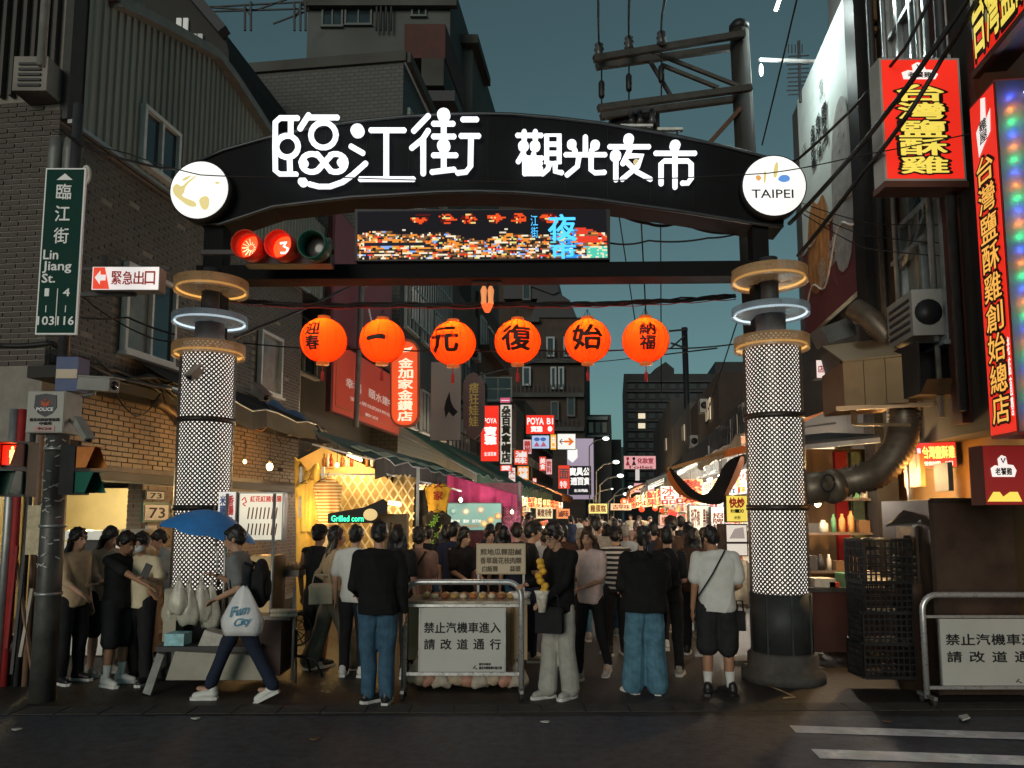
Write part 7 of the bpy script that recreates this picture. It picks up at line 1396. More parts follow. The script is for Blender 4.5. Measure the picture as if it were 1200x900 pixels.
# menu lightboxes of the cart
MW = (.80, .72, .55)
t, f, u, v, n = lbox('menu_board', 'lit cart menu board with red heading and rows of writing right of the left pillar', 278, 331, 577, 634, 8.5, MW, .85, (('紅花紅豬香腸', (.75, .05, .03), .5, .26, .80, .70, .13, 'h', .03),), M('case_steel', (.25, .25, .24), .4, .5), .15, .03)
mb = MB(); rr = random.Random(6)
for r_ in range(2):
    for c_ in range(8): a = f(.22 + c_ * .088, .12 + r_ * .33); mb.bar(a, a + u * .03 + v * .24, .014, .003, n)
tag(mb.ob('menu_rows', M('menu_ink', (.30, .12, .05)), t), kind='stuff'); mb = MB(); mb.tube([f(.08, .84, .012), f(.14, .9, .012), f(.18, .8, .012), f(.1, .76, .012), f(.16, .72, .012)], .008, 4); mb.ob('emblem', E('menu_red', (.8, .05, .03), .6), t)
t, f, u, v, n = lbox('menu_board', 'narrow white side board with blue and red characters 米腸 香腸 35', 254, 275, 576, 632, 8.45, (.78, .74, .68), .8, (('米腸', (.03, .08, .3), .2, .10, .5, .35, .42, 'v', .04), ('香腸', (.7, .04, .03), .4, .55, .5, .35, .42, 'v', .04), ('35', (.7, .04, .03), .4, .55, .34, .3, .12, 't', .03)), M('case_steel', (.25, .25, .24), .4, .5), .12, .03)
ct = thing('food_cart', 'cluttered sausage cart with steel case, hanging plastic bags and trays left of the lane', 'food cart', G(290, 790))
def cbx(x0, x1, y0, y1, Y, dep, mat, name): a = P(x0, y1, Y); b = P(x1, y1, Y); h = P(x0, y0, Y).z - a.z; mb = MB(); mb.obox(a, (b.x - a.x, 0, 0), Z * h, (0, dep, 0)); return mb.ob(name, mat, ct)
cbx(288, 318, 652, 720, 8.6, .5, M('cart_brass', (.28, .20, .10), .4, .6, dirt=.3), 'steel_case'); cbx(284, 328, 728, 792, 8.2, .45, M('cart_red', (.055, .022, .016), .6, dirt=.4), 'cart_body'); cbx(206, 340, 722, 727, 8.3, .5, M('cart_top', (.12, .11, .10), .4, .5), 'work_top')
cbx(318, 350, 668, 676, 9.0, .6, M('cart_top', (.12, .11, .10), .4, .5), 'upper_tray'); cbx(182, 300, 758, 764, 8.0, .4, DARK, 'lower_shelf')
for x in (206, 262, 318, 345): mb = MB(); a = P(x, 700, 8.4); mb.tube([V((a.x, 8.4, 0.02)), V((a.x, 8.4, 2.0 if x in (262, 318) else 1.0))], .018, 6); mb.ob('post', GALV, ct)
FOOD = M('sausage_pale', (.55, .38, .25), .5, noise=.4, scale=14)
for i in range(24): mb = MB(); a = P(321 + (i % 8) * 4, 664 - (i // 8) * 1.5, 9.1 + (i // 8) * .12); mb.tube([a, a + V((.03, .05, 0))], .022, 7); mb.ob('sausage', FOOD, ct)
for i in range(16): mb = MB(); c = P(320 + (i % 8) * 3.6, 716 + (i // 8) * 5, 8.3); mb.ball(c, .035, .035, .025, 8, 6); mb.ob('bun', M('bun_cream', (.6, .52, .4), .6), ct)
tray = thing('steel_tray', 'pale deep metal tray standing on the cart shelf', 'tray', P(215, 790, 7.9)); a = P(194, 797, 7.9); mb = MB(); mb.prism([a, a + V((.98, 0, 0)), a + V((.86, 0, .24)), a + V((.08, 0, .28))], (0, .4, 0)); mb.ob('tray', M('tray_pale', (.28, .27, .22), .5, .2, .3, 6, dirt=.3), tray)
t = thing('snow_shovel_board', 'pale leaning board propped beside the metal tray', 'board', P(175, 800, 7.8)); mb = MB(); mb.prism([P(167, 812, 7.8), P(176, 815, 7.75), P(192, 768, 7.9), P(184, 765, 7.95)], (0, .03, 0)); mb.ob('board', M('board_pale', (.25, .25, .24), .5), t)
mb = MB(); a = P(192, 757, 8.0); mb.obox(a, (.20, 0, 0), Z * .12, (0, .2, 0)); tag(mb.ob('carton', M('carton_cyan', (.25, .50, .55), .5, noise=.5, scale=12)), 'cyan and yellow printed carton on the cart shelf', 'carton')
mb = MB(); a = P(232, 757, 8.05); mb.prism([a, a + V((.28, 0, 0)), a + V((.28, 0, .10)), a + V((.06, 0, .16))], (0, .2, 0)); tag(mb.ob('tissue_pack', M('tissue', (.42, .40, .36), .8, noise=.3, scale=12, bump=.4)), 'pale crumpled paper pack on the cart shelf', 'paper pack')
BAG = M('plastic_bag', (.62, .60, .50), .3, noise=.2, scale=9, bump=.3, alpha=.62, spec=.6)
def bag(label, x, y, Y, w_, h_, mat=BAG, name='plastic_bag', logo=None, group=None, seed=1):
    top = P(x, y, Y); t = thing(name, label, 'bag', top, group); mb = MB(); N, K = 20, 10; rr = random.Random(seed); ph = [rr.uniform(0, 6) for _ in range(4)]; vs = []
    for i in range(K + 1):
        f_ = i / K; z = -h_ * f_; r = w_ / 2 * (.12 + .95 * min(1, (f_ * 1.55)) ** .8) * (1 - .25 * max(0, f_ - .8) / .2)
        for k in range(N):
            th = 2 * math.pi * k / N; rr_ = r * (1 + .10 * math.sin(5 * th + ph[0] + 3 * f_) + .07 * math.sin(9 * th + ph[1])); vs.append(top + V((rr_ * math.cos(th), rr_ * .6 * math.sin(th), z + .015 * math.sin(3 * th + ph[2]))))
    mb.add(vs, [(i * N + k, i * N + (k + 1) % N, (i + 1) * N + (k + 1) % N, (i + 1) * N + k) for i in range(K) for k in range(N)] + [tuple(K * N + k for k in range(N))], True); mb.ob('pouch', mat, t)
    for s in (-1, 1): mb = MB(); mb.tube([top + V((s * w_ * .10, 0, -.03)), top + V((s * w_ * .04, 0, .04)), top + V((-s * w_ * .01, 0, .07))], .008, 4); mb.ob('handle', mat, t)
    return t
for i, (x, y, w_, h_) in enumerate(((210, 680, .20, .34), (222, 684, .22, .42), (236, 682, .22, .40), (248, 686, .20, .44), (202, 690, .18, .36))):
    bag(['leftmost see-through plastic bag hanging on the cart', 'second hanging plastic bag on the cart', 'middle hanging plastic bag on the cart', 'longest plastic bag hanging at the right of the cart row', 'small plastic bag hanging lowest at the cart end'][i], x, y, 8.15 + .05 * i, w_, h_, seed=i, group='plastic bags hanging on the cart')
cbx(190, 205, 690, 752, 8.3, .12, M('panel_white_dull', (.40, .36, .28), .6, dirt=.3), 'side_panel')
t = thing('stand_fan', 'black pedestal fan standing right of the cart', 'fan', G(350, 790)); mb = MB(); c = P(347, 738, 8.6); mb.tube([c + V((math.cos(k * .314) * .17, 0, math.sin(k * .314) * .17)) for k in range(20)], .012, 5, closed=True); mb.tube([c + V((math.cos(k * .314) * .11, -.02, math.sin(k * .314) * .11)) for k in range(20)], .006, 4, closed=True); mb.ob('guard', BLK, t)
for k in range(12): mb = MB(); e = V((math.cos(k * .52), 0, math.sin(k * .52))); mb.bar(c + e * .03, c + e * .17, .008); mb.ob('guard_wire', BLK, t)
mb = MB(); mb.tube([c, c - Z * (c.z - .22)], .02, 6); mb.ob('shaft', BLK, t)
for k in range(5): mb = MB(); e = V((math.cos(k * 1.256), math.sin(k * 1.256), 0)); f0 = V((c.x, c.y, .24)); mb.tube([f0, f0 + e * .22 - Z * .04, f0 + e * .30 - Z * .23], .014, 5); mb.ob('leg', BLK, t)
# centre stall behind the barrier
CTW = M('counter_cream', (.45, .33, .20), .6, noise=.2, scale=2, dirt=.25)
ce = thing('centre_stall', 'small cream food counter behind the centre barrier with hand written board', 'market stall', P(550, 790, 8.0)); a = P(478, 790, 8.05); b = P(618, 790, 8.05)
zt = P(500, 708, 8.05).z; mb = MB(); mb.obox(V((a.x, 8.05, .30)), (b.x - a.x, 0, 0), Z * (zt - .30), (0, .8, 0)); mb.ob('counter', CTW, ce); mb = MB(); mb.obox(V((a.x - .03, 8.02, zt + .002)), (b.x - a.x + .06, 0, 0), Z * .03, (0, .86, 0)); mb.ob('counter_top', M('counter_steel', (.4, .36, .3), .35, .5), ce)
for x in (492, 548, 600): mb = MB(); q = P(x, 700, 8.04); mb.bar(V((q.x, 8.035, .05)), V((q.x, 8.035, zt)), .035, .02, Yv); mb.ob('leg', M('timber_warm', (.30, .16, .06), .7), ce)
mb = MB(); mb.obox(V((a.x + .05, 8.1, .08)), (b.x - a.x - .1, 0, 0), Z * .02, (0, .6, 0)); mb.ob('lower_shelf', DARK, ce)
for i, x in enumerate((490, 503, 518, 534, 548, 562, 577, 592, 606)):
    bag('pale plastic sack of goods under the centre counter, number %s from the left' % ['one', 'two', 'three', 'four', 'five', 'six', 'seven', 'eight', 'nine'][i], x, 794 - 22 + (i % 3) * 2, 8.0, .22, .24, M('sack_%d' % (i % 3), [(.45, .36, .26), (.42, .22, .16), (.38, .34, .28)][i % 3], .5, noise=.4, scale=12, bump=.4), 'goods_sack', group='sacks under the centre counter', seed=i)
t, f, u, v, n = lbox('menu_board', 'hand written cream menu board standing on the centre stall', 558, 616, 637, 673, 8.6, (.40, .33, .22), .28, (('煎地瓜粿甜鹹', (.08, .05, .03), 0, .08, .62, .84, .22, 'h', .03), ('香草蔬花枝肉粿', (.08, .05, .03), 0, .08, .34, .84, .22, 'h', .03), ('白飯粿', (.08, .05, .03), 0, .12, .08, .32, .2, 'h', .03), ('蒜頭', (.08, .05, .03), 0, .68, .08, .22, .2, 'h', .03)), CTW, .06, .03)
mb = MB()
for x in (0.04, .96): mb.bar(f(x, 0, -.02), f(x, -1.1, -.02), .025)
mb.ob('stand', GALV, t)
rr = random.Random(12)
for i in range(20): c = V((a.x + .15 + (i % 10) * .10, 8.25 + (i // 10) * .16, zt + .06)); mb = MB(); mb.ball(c, .045, .045, .03, 8, 6); mb.ob('dumpling', M('food_%d' % (i % 3), [(.55, .35, .12), (.6, .5, .35), (.4, .15, .06)][i % 3], .5), ce)
mb = MB(); mb.lathe(V((a.x + 1.15, 8.3, zt + .035)), [(.10, 0), (.12, .06), (.1, .065)], 14); tag(mb.ob('bowl', WHITE), 'white bowl on the centre counter', 'bowl')
light('counter_light', V((a.x + .6, 8.9, 2.4)), 10, (1, .7, .4), .1)

# clutter on the right frontage and along the left ledge
a = WR(1068, 600, .12); mb = MB(); mb.tube([V((a.x, a.y, 1.6)), V((a.x, a.y, 2.75))], .035, 8); tag(mb.ob('wall_conduit', GALV), 'grey vertical conduit on the lit right frontage below the duct', 'conduit')
for i, (x, y, w_, h_, c_) in enumerate(((1085, 570, .5, .38, (.34, .10, .03)), (1118, 575, .35, .30, (.16, .15, .13)))):  # plain panels added to break up the flat bright wall
    a = WR(x, y, .08); mb = MB(); mb.obox(a, UL * w_, Z * h_, NR * .05); tag(mb.ob(['notice_board', 'meter_box'][i], M('panel_%d' % i, c_, .6, noise=.4, dirt=.4)), ['orange notice board on the right frontage under the red sign', 'grey meter box on the right frontage above the cabinet'][i], 'panel')
ac = thing('air_conditioner', 'white air conditioner on the right wall just above the metal hood', 'air conditioner', WR(1092, 385, .1))
a = WR(1108, 392, .1); AC0 = V(a); mb = MB(); mb.obox(a, UL * .75, Z * .5, NR * .32); mb.ob('casing', M('ac_white', (.33, .33, .31), .5, dirt=.4), ac)
mb = MB(); mb.lathe(a - UL * .004 + NR * .16 + Z * .25, [(.14, 0), (.14, .012)], 16, -UL); mb.ob('grille', BLK, ac)
for k in range(5): mb = MB(); mb.obox(a + UL * .06 + Z * (.07 + k * .08) + NR * .322, UL * .6, Z * .03, NR * .012); mb.ob('vent_slat', DARK, ac)
rr = random.Random(31)
for i in range(7):
    u_ = .4 + i * 1.0; c = cor + UL * u_ + NL * rr.uniform(.18, .34) + Z * 3.49; w_ = rr.uniform(.15, .4); mb = MB(); mb.box(c + Z * .09, w_, .2, rr.uniform(.1, .2), rz=rr.uniform(0, 1)); tag(mb.ob('ledge_box', [DARK, M('ledge_rust', (.12, .06, .035), .8), GREYP][i % 3]), 'small %s box lying on the left ledge, %s from the corner' % (['dark', 'rusty', 'grey'][i % 3], ['first', 'second', 'third', 'fourth', 'fifth', 'sixth', 'seventh'][i]), 'box')
for i in range(6):
    a = cor + UL * (.6 + i * 1.15) + NL * .42 + Z * 3.45; cable([a, a + UL * .5 - Z * rr.uniform(.15, .4) + NL * .05, a + UL * 1.1], .010, 'cable loop drooping from the left ledge, %s from the corner' % ['first', 'second', 'third', 'fourth', 'fifth', 'sixth'][i], sag=.08, mat=[CABLE, M('cable_orange', (.25, .09, .03))][i % 2])
for i, (x, y) in enumerate(((20, 855), (370, 866), (640, 846), (1040, 845), (230, 842))):
    c = G(x, y, .012); mb = MB(); mb.prism([c + V((math.cos(k) * (.03 + .02 * (k % 2)), math.sin(k) * .03, 0)) for k in range(6)], Z * .006); tag(mb.ob('litter', [M('notice_white', (.6, .6, .58)), M('leaf_brown', (.14, .08, .04))][i % 2]), ['crumpled white scrap at the lower left road edge', 'brown leaf on the road below the jeans man', 'white scrap on the road below the barrier', 'brown leaf near the road stripes', 'white scrap by the gutter under the cart'][i], 'litter')

for i, (sd, s_, z_) in enumerate((('R', 16, 4.0), ('R', 19.5, 4.1), ('R', 24, 4.0), ('R', 29, 5.6), ('R', 33, 4.6), ('L', 32.5, 6.2), ('L', 36, 9.0), ('L', 40, 7.4), ('L', 43.5, 10.4))):
    b0, n_ = (R0, NR) if sd == 'R' else (L0, NL); p = b0 + V((SL, 1, 0)) * s_ + Z * z_ + n_ * (.0 if sd == 'R' else .4)
    c = copy_tree(ac, None, V(ac.location) + p - AC0, ['grey', 'dull'][i % 2] + ' air conditioner on the %s row of houses, %s from the gate' % ('right' if sd == 'R' else 'left', ['first', 'second', 'third', 'fourth', 'fifth', 'first', 'second', 'third', 'fourth'][i]))
for i, (s_, z_, e_) in enumerate(((17.6, 3.75, .7), (22, 3.8, .35), (28, 5.2, .8), (38.5, 5.4, .6), (52, 6, .7))):  # glowing panes added to the blank dark houses of the right row
    p = R0 + V((SL, 1, 0)) * s_ + NR * .06 + Z * z_; t = thing('lit_window', ['pale', 'dim', 'warm', 'small warm', 'farthest warm'][i] + ' lit window on the right row of houses', 'window', p); mb = MB(); mb.obox(p, UL * 1.3, Z * .8, NR * .03); mb.ob('pane', E('lit_pane_%d' % i, (1, .8, .5), e_, .3), t)
    mb = MB()
    for k in range(4): mb.obox(p + UL * (k * .42) + NR * .031, UL * .04, Z * .8, NR * .03)
    mb.obox(p - Z * .05 + NR * .03, UL * 1.3, Z * .05, NR * .05); mb.ob('window_frame', DARK, t)
# ================================================================ people
def capsule(mb, a, b, ra, rb, flat=None, n=12):
    """closed tapered capsule; flat = (axis vector, scale) squeezes the section along that axis"""
    a, b = V(a), V(b); d = b - a; L = max(d.length, 1e-5); t = d / L
    s_ = t.cross(Yv if abs(t.y) < .8 else X).normalized(); u = s_.cross(t)
    rings = []
    for k in range(4): ph = math.pi / 2 * (1 - k / 3.5); rings.append((a - t * ra * math.sin(ph) * 1.0, ra * math.cos(ph)))
    rings.append((a, ra)); rings.append((b, rb))
    for k in range(4): ph = math.pi / 2 * ((k + .5) / 3.5 if k < 3 else 1); rings.append((b + t * rb * math.sin(ph), max(rb * math.cos(ph), 1e-4)))
    vs = []; ax, sc = (V(flat[0]).normalized(), flat[1]) if flat else (None, 1)
    for c, r in rings:
        for k in range(n):
            th = 2 * math.pi * k / n; o = s_ * math.cos(th) * r + u * math.sin(th) * r
            if ax is not None: o = o - ax * o.dot(ax) * (1 - sc)
            vs.append(c + o)
    m = len(rings)
    mb.add(vs, [(i * n + k, i * n + (k + 1) % n, (i + 1) * n + (k + 1) % n, (i + 1) * n + k) for i in range(m - 1) for k in range(n)] + [tuple(range(n))[::-1], tuple((m - 1) * n + k for k in range(n))])
def loft(mb, rings, n=20, e=2.4):
    vs = []
    for c, rx, ry in rings:
        for k in range(n):
            th = 2 * math.pi * k / n; cx, sy = math.cos(th), math.sin(th); vs.append(V(c) + V((math.copysign(abs(cx) ** (2 / e), cx) * rx, math.copysign(abs(sy) ** (2 / e), sy) * ry, 0)))
    m = len(rings); mb.add(vs, [(i * n + k, i * n + (k + 1) % n, (i + 1) * n + (k + 1) % n, (i + 1) * n + k) for i in range(m - 1) for k in range(n)] + [tuple(range(n))[::-1], tuple((m - 1) * n + k for k in range(n))])
def remesh(mb, voxel, smooth=4, noise=0., nscale=9., seed=0, cut=None):
    me = bpy.data.meshes.new('tmp'); me.from_pydata(mb.v, [], mb.f); bm = bmesh.new(); bm.from_mesh(me); bmesh.ops.recalc_face_normals(bm, faces=bm.faces); bm.to_mesh(me); bm.free()
    o = bpy.data.objects.new('tmp', me); COL.objects.link(o)
    r = o.modifiers.new('r', 'REMESH'); r.mode = 'VOXEL'; r.voxel_size = voxel
    if smooth: s = o.modifiers.new('s', 'SMOOTH'); s.factor = .5; s.iterations = smooth
    m2 = bpy.data.meshes.new_from_object(o.evaluated_get(bpy.context.evaluated_depsgraph_get())); bpy.data.objects.remove(o); bpy.data.meshes.remove(me)
    n = len(m2.vertices); co = np.empty(n * 3); m2.vertices.foreach_get('co', co); co = co.reshape(-1, 3)
    if noise:
        no = np.empty(n * 3); m2.vertices.foreach_get('normal', no); no = no.reshape(-1, 3); x, y, z = co.T; s = seed
        a_ = x * nscale * 2.3 + 1.5 * np.sin(z * nscale * .8 + s) + y * nscale * 1.3; b_ = z * nscale * 1.9 + 1.8 * np.sin(x * nscale * 1.3 + s * 2) + y * nscale
        w = (1 - 2 * np.abs(np.sin(a_ * .5)) ** .6) * .8 + (1 - 2 * np.abs(np.sin(b_ * .6)) ** .6) * .6 if nscale < 20 else np.sin(x * nscale * 2.1 + 2 * np.sin(z * nscale * .9 + s) + y * nscale) + .7 * np.sin(z * nscale * 2.6 + 1.6 * np.sin(x * nscale * 1.9 + s * 2) + y * nscale * 1.4) + .45 * np.sin(z * nscale * 5.1 + x * nscale * 3.3 + 2 * np.sin(y * nscale * 3 + s))
        co = co + no * ((w + (.5 if nscale < 20 else 0)) * noise)[:, None]
    if cut is not None: co[:, 2] = np.maximum(co[:, 2], cut)
    m2.vertices.foreach_set('co', co.ravel()); m2.polygons.foreach_set('use_smooth', [True] * len(m2.polygons)); m2.update()
    return m2
def ik(a, c, l1, l2, pole):
    a, c, pole = V(a), V(c), V(pole); d = c - a; L = min(d.length, (l1 + l2) * .999); t = d.normalized(); c = a + t * L
    x = (l1 * l1 - l2 * l2 + L * L) / (2 * L); h = math.sqrt(max(l1 * l1 - x * x, 0)); p = pole - t * pole.dot(t); p = p.normalized() if p.length > 1e-5 else Yv
    return a + t * x + p * h, c
SKIN = M('skin', (.42, .24, .16), .55, noise=.08, scale=12, spec=.4); SKIN2 = M('skin_tan', (.33, .17, .10), .55, noise=.08, scale=12, spec=.4); HAIR = M('hair_black', (.010, .009, .009), .45, noise=.4, scale=30, bump=.3, stretch=(1, 1, .2))
HAIRB = M('hair_brown', (.035, .018, .012), .45, noise=.4, scale=30, bump=.3, stretch=(1, 1, .2)); HAIRG = M('hair_grey', (.25, .23, .2), .5, noise=.4, scale=30)
def CL(name, c, noise=.18, rough=.85): return M('cloth_' + name, c, rough, noise=noise, scale=10, bump=.25, spec=.15)
T_BLK = CL('black_knit', (.010, .010, .011), .3); T_BLK2 = CL('black_cotton', (.018, .018, .02), .3); T_WHT = CL('white_cotton', (.58, .58, .56), .08); T_GRY = CL('grey_cotton', (.17, .175, .18)); T_BEI = CL('beige', (.45, .33, .21)); T_MAU = CL('mauve_brown', (.24, .14, .11))
T_CRM = CL('cream', (.55, .47, .36)); T_PNK = CL('pale_pink', (.60, .45, .42)); T_RED = CL('red_trim', (.4, .03, .03)); T_SAGE = CL('grey_beige', (.28, .25, .20)); T_NAVY = CL('navy', (.018, .024, .045)); T_BRN = CL('dark_brown', (.06, .035, .025)); T_LGR = CL('pale_grey_shirt', (.30, .32, .31))
J_BLU = CL('blue_denim', (.045, .10, .16), .35); J_BL2 = CL('mid_denim', (.075, .17, .24), .35); J_GRY = CL('light_grey_trousers', (.34, .33, .30), .2); J_OLI = CL('grey_olive_trousers', (.20, .18, .14), .2); J_CHA = CL('charcoal_shorts', (.022, .022, .025), .3)
S_WHT = M('shoe_white', (.6, .6, .58), .5, noise=.1); S_BLK = M('shoe_black', (.015, .015, .016), .4, noise=.1); S_GRY = M('shoe_grey', (.35, .33, .30), .6)
EYEM = M('eye_dark', (.01, .008, .008), .2, noise=0); LIP = M('lip', (.35, .12, .10), .5, noise=0); SOLE = M('sole_white', (.62, .62, .60), .6, noise=.1)
def striped(name, c1, c2, sc):
    m = M(name, c1, .85, noise=0); nt_ = m.node_tree; n = nt_.nodes; tc = n.new('ShaderNodeTexCoord'); wv = n.new('ShaderNodeTexWave'); wv.bands_direction = 'Z'; wv.inputs['Scale'].default_value = sc; wv.inputs['Distortion'].default_value = .8; cr = n.new('ShaderNodeValToRGB'); cr.color_ramp.elements[0].color = (*c1, 1); cr.color_ramp.elements[1].color = (*c2, 1); cr.color_ramp.elements[0].position = .55; cr.color_ramp.elements[1].position = .62
    nt_.links.new(tc.outputs['Object'], wv.inputs[0]); nt_.links.new(wv.outputs[1], cr.inputs[0]); nt_.links.new(cr.outputs[0], n['Principled BSDF'].inputs['Base Color']); return m
T_STR = striped('cloth_bw_stripes', (.02, .02, .02), (.55, .52, .48), 5.0)
def person(label, loc, rz, H=1.7, hands=(None, None), feet=None, lean=(0, 0), head=(0, 0), top=T_BLK, sleeve='short', bottom=J_BLU, leg='pants', hair='short', hairm=None, shoe=S_WHT, sock=None, fat=1., wide=0., vx=.0125, skin=None, hood=False, group=None, male=True, glasses=False, mask=False, untuck=.0, cat='person', legw=1., topl=.50, cap=None, facing=True):
    """figure in its own frame: x to its left hand side when seen from behind is -x, faces -y; loc on the ground, rz turns it"""
    h = H; skin = skin or SKIN; hairm = hairm or HAIR
    root = thing('person', label, cat, loc, group); root.rotation_euler.z = rz
    lx, ly = lean
    pel = V((0, 0, .53 * h)); che = V((lx * .6, ly * .6, .715 * h)); nk = V((lx, ly, .835 * h)); 
    hy, hp = head; Rh = Matrix.Rotation(hy, 3, 'Z') @ Matrix.Rotation(hp, 3, 'X')
    hc = nk + Rh @ V((0, -.020 * h, .085 * h)) 
    feet = feet or ((-.065 * h, 0, 0), (.065 * h, 0, 0))
    sw = (.100 if male else .088) * h * (1 + .4 * (fat - 1))
    J = {}
    for i, s in enumerate((-1, 1)):
        hip = pel + V((s * .052 * h, 0, -.015 * h)); ank = V((feet[i][0], feet[i][1], .045 * h + feet[i][2])); kn, ank = ik(hip, ank, .235 * h, .235 * h, (s * .05, -1, .1)); J['hip%d' % i] = hip; J['kn%d' % i] = kn; J['an%d' % i] = ank
        sh = nk + V((s * sw, .005 * h, -.028 * h)); hd = hands[i]
        wr = sh + V((s * .035 * h, -.02 * h, -.31 * h)) if hd is None else V(hd)
        pole = (s * .28, .7, -.8) if hd is not None and wr.z > .5 * h else (s * .2, 1, 0)
        el, wr = ik(sh, wr, .168 * h, .150 * h, pole); J['sh%d' % i] = sh; J['el%d' % i] = el; J['wr%d' % i] = wr
    # body: one continuous surface
    b = MB(); g = h / 1.7
    capsule(b, pel, che, .092 * g, .105 * g, ((0, 1, 0), .72)); capsule(b, che, nk - Z * .06 * g, .11 * g, .08 * g, ((0, 1, 0), .7)); capsule(b, J['sh0'], J['sh1'], .040 * g, .040 * g); capsule(b, nk - Z * .05 * g, hc - Z * .03 * g, .052 * g, .048 * g)
    for k in range(1): b.ball(hc + Rh @ V((0, .012, .022)) * g, .075 * g, .092 * g, .098 * g, 16, 12, Rh)
    capsule(b, hc + Rh @ V((0, -.030, -.03)) * g, hc + Rh @ V((0, -.048, -.078)) * g, .058 * g, .034 * g)
    capsule(b, hc + Rh @ V((0, -.083, -.002)) * g, hc + Rh @ V((0, -.101, -.030)) * g, .009 * g, .015 * g)
    for s in (-1, 1): b.ball(hc + Rh @ V((s * .077, .012, -.012)) * g, .010 * g, .018 * g, .030 * g, 8, 6, Rh)
    capsule(b, hc + Rh @ V((-.014, -.088, -.055)) * g, hc + Rh @ V((.014, -.088, -.055)) * g, .009 * g, .009 * g)
    for i, s in enumerate((-1, 1)):
        capsule(b, J['hip%d' % i], J['kn%d' % i], .070 * g, .048 * g); capsule(b, J['kn%d' % i], J['kn%d' % i].lerp(J['an%d' % i], .35), .048 * g, .054 * g); capsule(b, J['kn%d' % i].lerp(J['an%d' % i], .35), J['an%d' % i], .054 * g, .032 * g)
        fo = V((s * .02, -.15, -.035 * g)); capsule(b, J['an%d' % i] - Z * .04 * g, J['an%d' % i] + fo * g * .8, .03 * g, .022 * g)
        capsule(b, J['sh%d' % i], J['el%d' % i], .046 * g, .037 * g); capsule(b, J['el%d' % i], J['wr%d' % i], .036 * g, .025 * g)
        fd = (J['wr%d' % i] - J['el%d' % i]).normalized(); wr = J['wr%d' % i]; sd = fd.cross(V((s, .2, 0)) if abs(fd.z) > .7 else Z).normalized(); pn = fd.cross(sd)
        capsule(b, wr, wr + fd * .07 * g, .026 * g, .034 * g, (pn, .45)); 
        for q in range(4):
            base = wr + fd * .085 * g + sd * (q - 1.5) * .020 * g; l_ = (.034, .040, .037, .028)[q] * g; m_ = base + fd * l_ + pn * .006 * g; capsule(b, base, m_, .0095 * g, .0088 * g, n=8); capsule(b, m_, m_ + (fd * .8 + pn * .7).normalized() * l_ * .8, .0088 * g, .0075 * g, n=8)
        tb = wr + fd * .03 * g - sd * .026 * g; capsule(b, tb, tb + (fd * .6 - sd * .8).normalized() * .04 * g, .012 * g, .010 * g, n=8); capsule(b, tb + (fd * .6 - sd * .8).normalized() * .04 * g, tb + (fd * .6 - sd * .8).normalized() * .04 * g + fd * .03 * g, .010 * g, .008 * g, n=8)
    def put(name, me, mats):
        for m in (mats if isinstance(mats, (list, tuple)) else [mats]): me.materials.append(m)
        o = bpy.data.objects.new(name, me); COL.objects.link(o); o.parent = root; return o
    put('body', remesh(b, vx * .85, 3), skin)
    # face details
    if facing:
        for s in (-1, 1):
            e = MB(); e.ball(hc + Rh @ V((s * .031, -.078, .004)) * g, .013 * g, .006 * g, .006 * g, 8, 6, Rh); o = e.ob('eye', EYEM, root, local=True)
            e = MB(); e.tube([hc + Rh @ V((s * .015, -.086, .026)) * g, hc + Rh @ V((s * .034, -.084, .031)) * g, hc + Rh @ V((s * .05, -.074, .025)) * g], .0035 * g, 5); e.ob('eyebrow', hairm, root, local=True)
        e = MB(); e.ball(hc + Rh @ V((0, -.095, -.053)) * g, .021 * g, .006 * g, .006 * g, 8, 6, Rh); e.ob('mouth', LIP, root, local=True)
    if glasses:
        e = MB()
        for s in (-1, 1): e.tube([hc + Rh @ V((s * .033 + math.cos(k * .524) * .024, -.098, .002 + math.sin(k * .524) * .019)) * g for k in range(12)], .0025, 5, closed=True); e.tube([hc + Rh @ V((s * .057, -.096, .004)) * g, hc + Rh @ V((s * .082, .0, .0)) * g], .0025, 5)
        e.ob('glasses', M('glasses_frame', (.05, .05, .05), .3), root, local=True)
    if mask:
        e = MB(); e.ball(hc + Rh @ V((0, -.050, -.045)) * g, .060 * g, .060 * g, .047 * g, 16, 10, Rh); e.ob('face_mask', M('mask_white', (.62, .64, .66), .8, noise=.05), root, local=True)
    # hair
    q = MB(); q.ball(hc + Rh @ V((0, .022, .032)) * g, .084 * g, .100 * g, .100 * g, 16, 12, Rh)
    q.ball(hc + Rh @ V((0, .050, .0)) * g, .074 * g, .070 * g, .075 * g, 12, 10, Rh)
    rr = random.Random(hash(label) % 1000 if False else len(label) * 7 + int(H * 100))
    for k in range(16): th = rr.uniform(0, 6.28); ph = rr.uniform(0, 1.2); q.ball(hc + Rh @ V((math.cos(th) * math.sin(ph) * .075, .02 + math.sin(th) * math.sin(ph) * .088, .04 + math.cos(ph) * .085)) * g, .022 * g, n=8, m=6)
    for s in (-1, 1): q.ball(hc + Rh @ V((s * .066, -.005, .02)) * g, .022 * g, .045 * g, .04 * g, 8, 6, Rh)
    if hair == 'short': capsule(q, hc + Rh @ V((-.05, -.062, .066)) * g, hc + Rh @ V((.05, -.062, .066)) * g, .024 * g, .024 * g)
    if hair in ('long', 'pony', 'bob'):
        for s in (-1, 1): capsule(q, hc + Rh @ V((s * .03, -.05, .075)) * g, hc + Rh @ V((s * .074, -.012, .0)) * g, .024 * g, .022 * g)
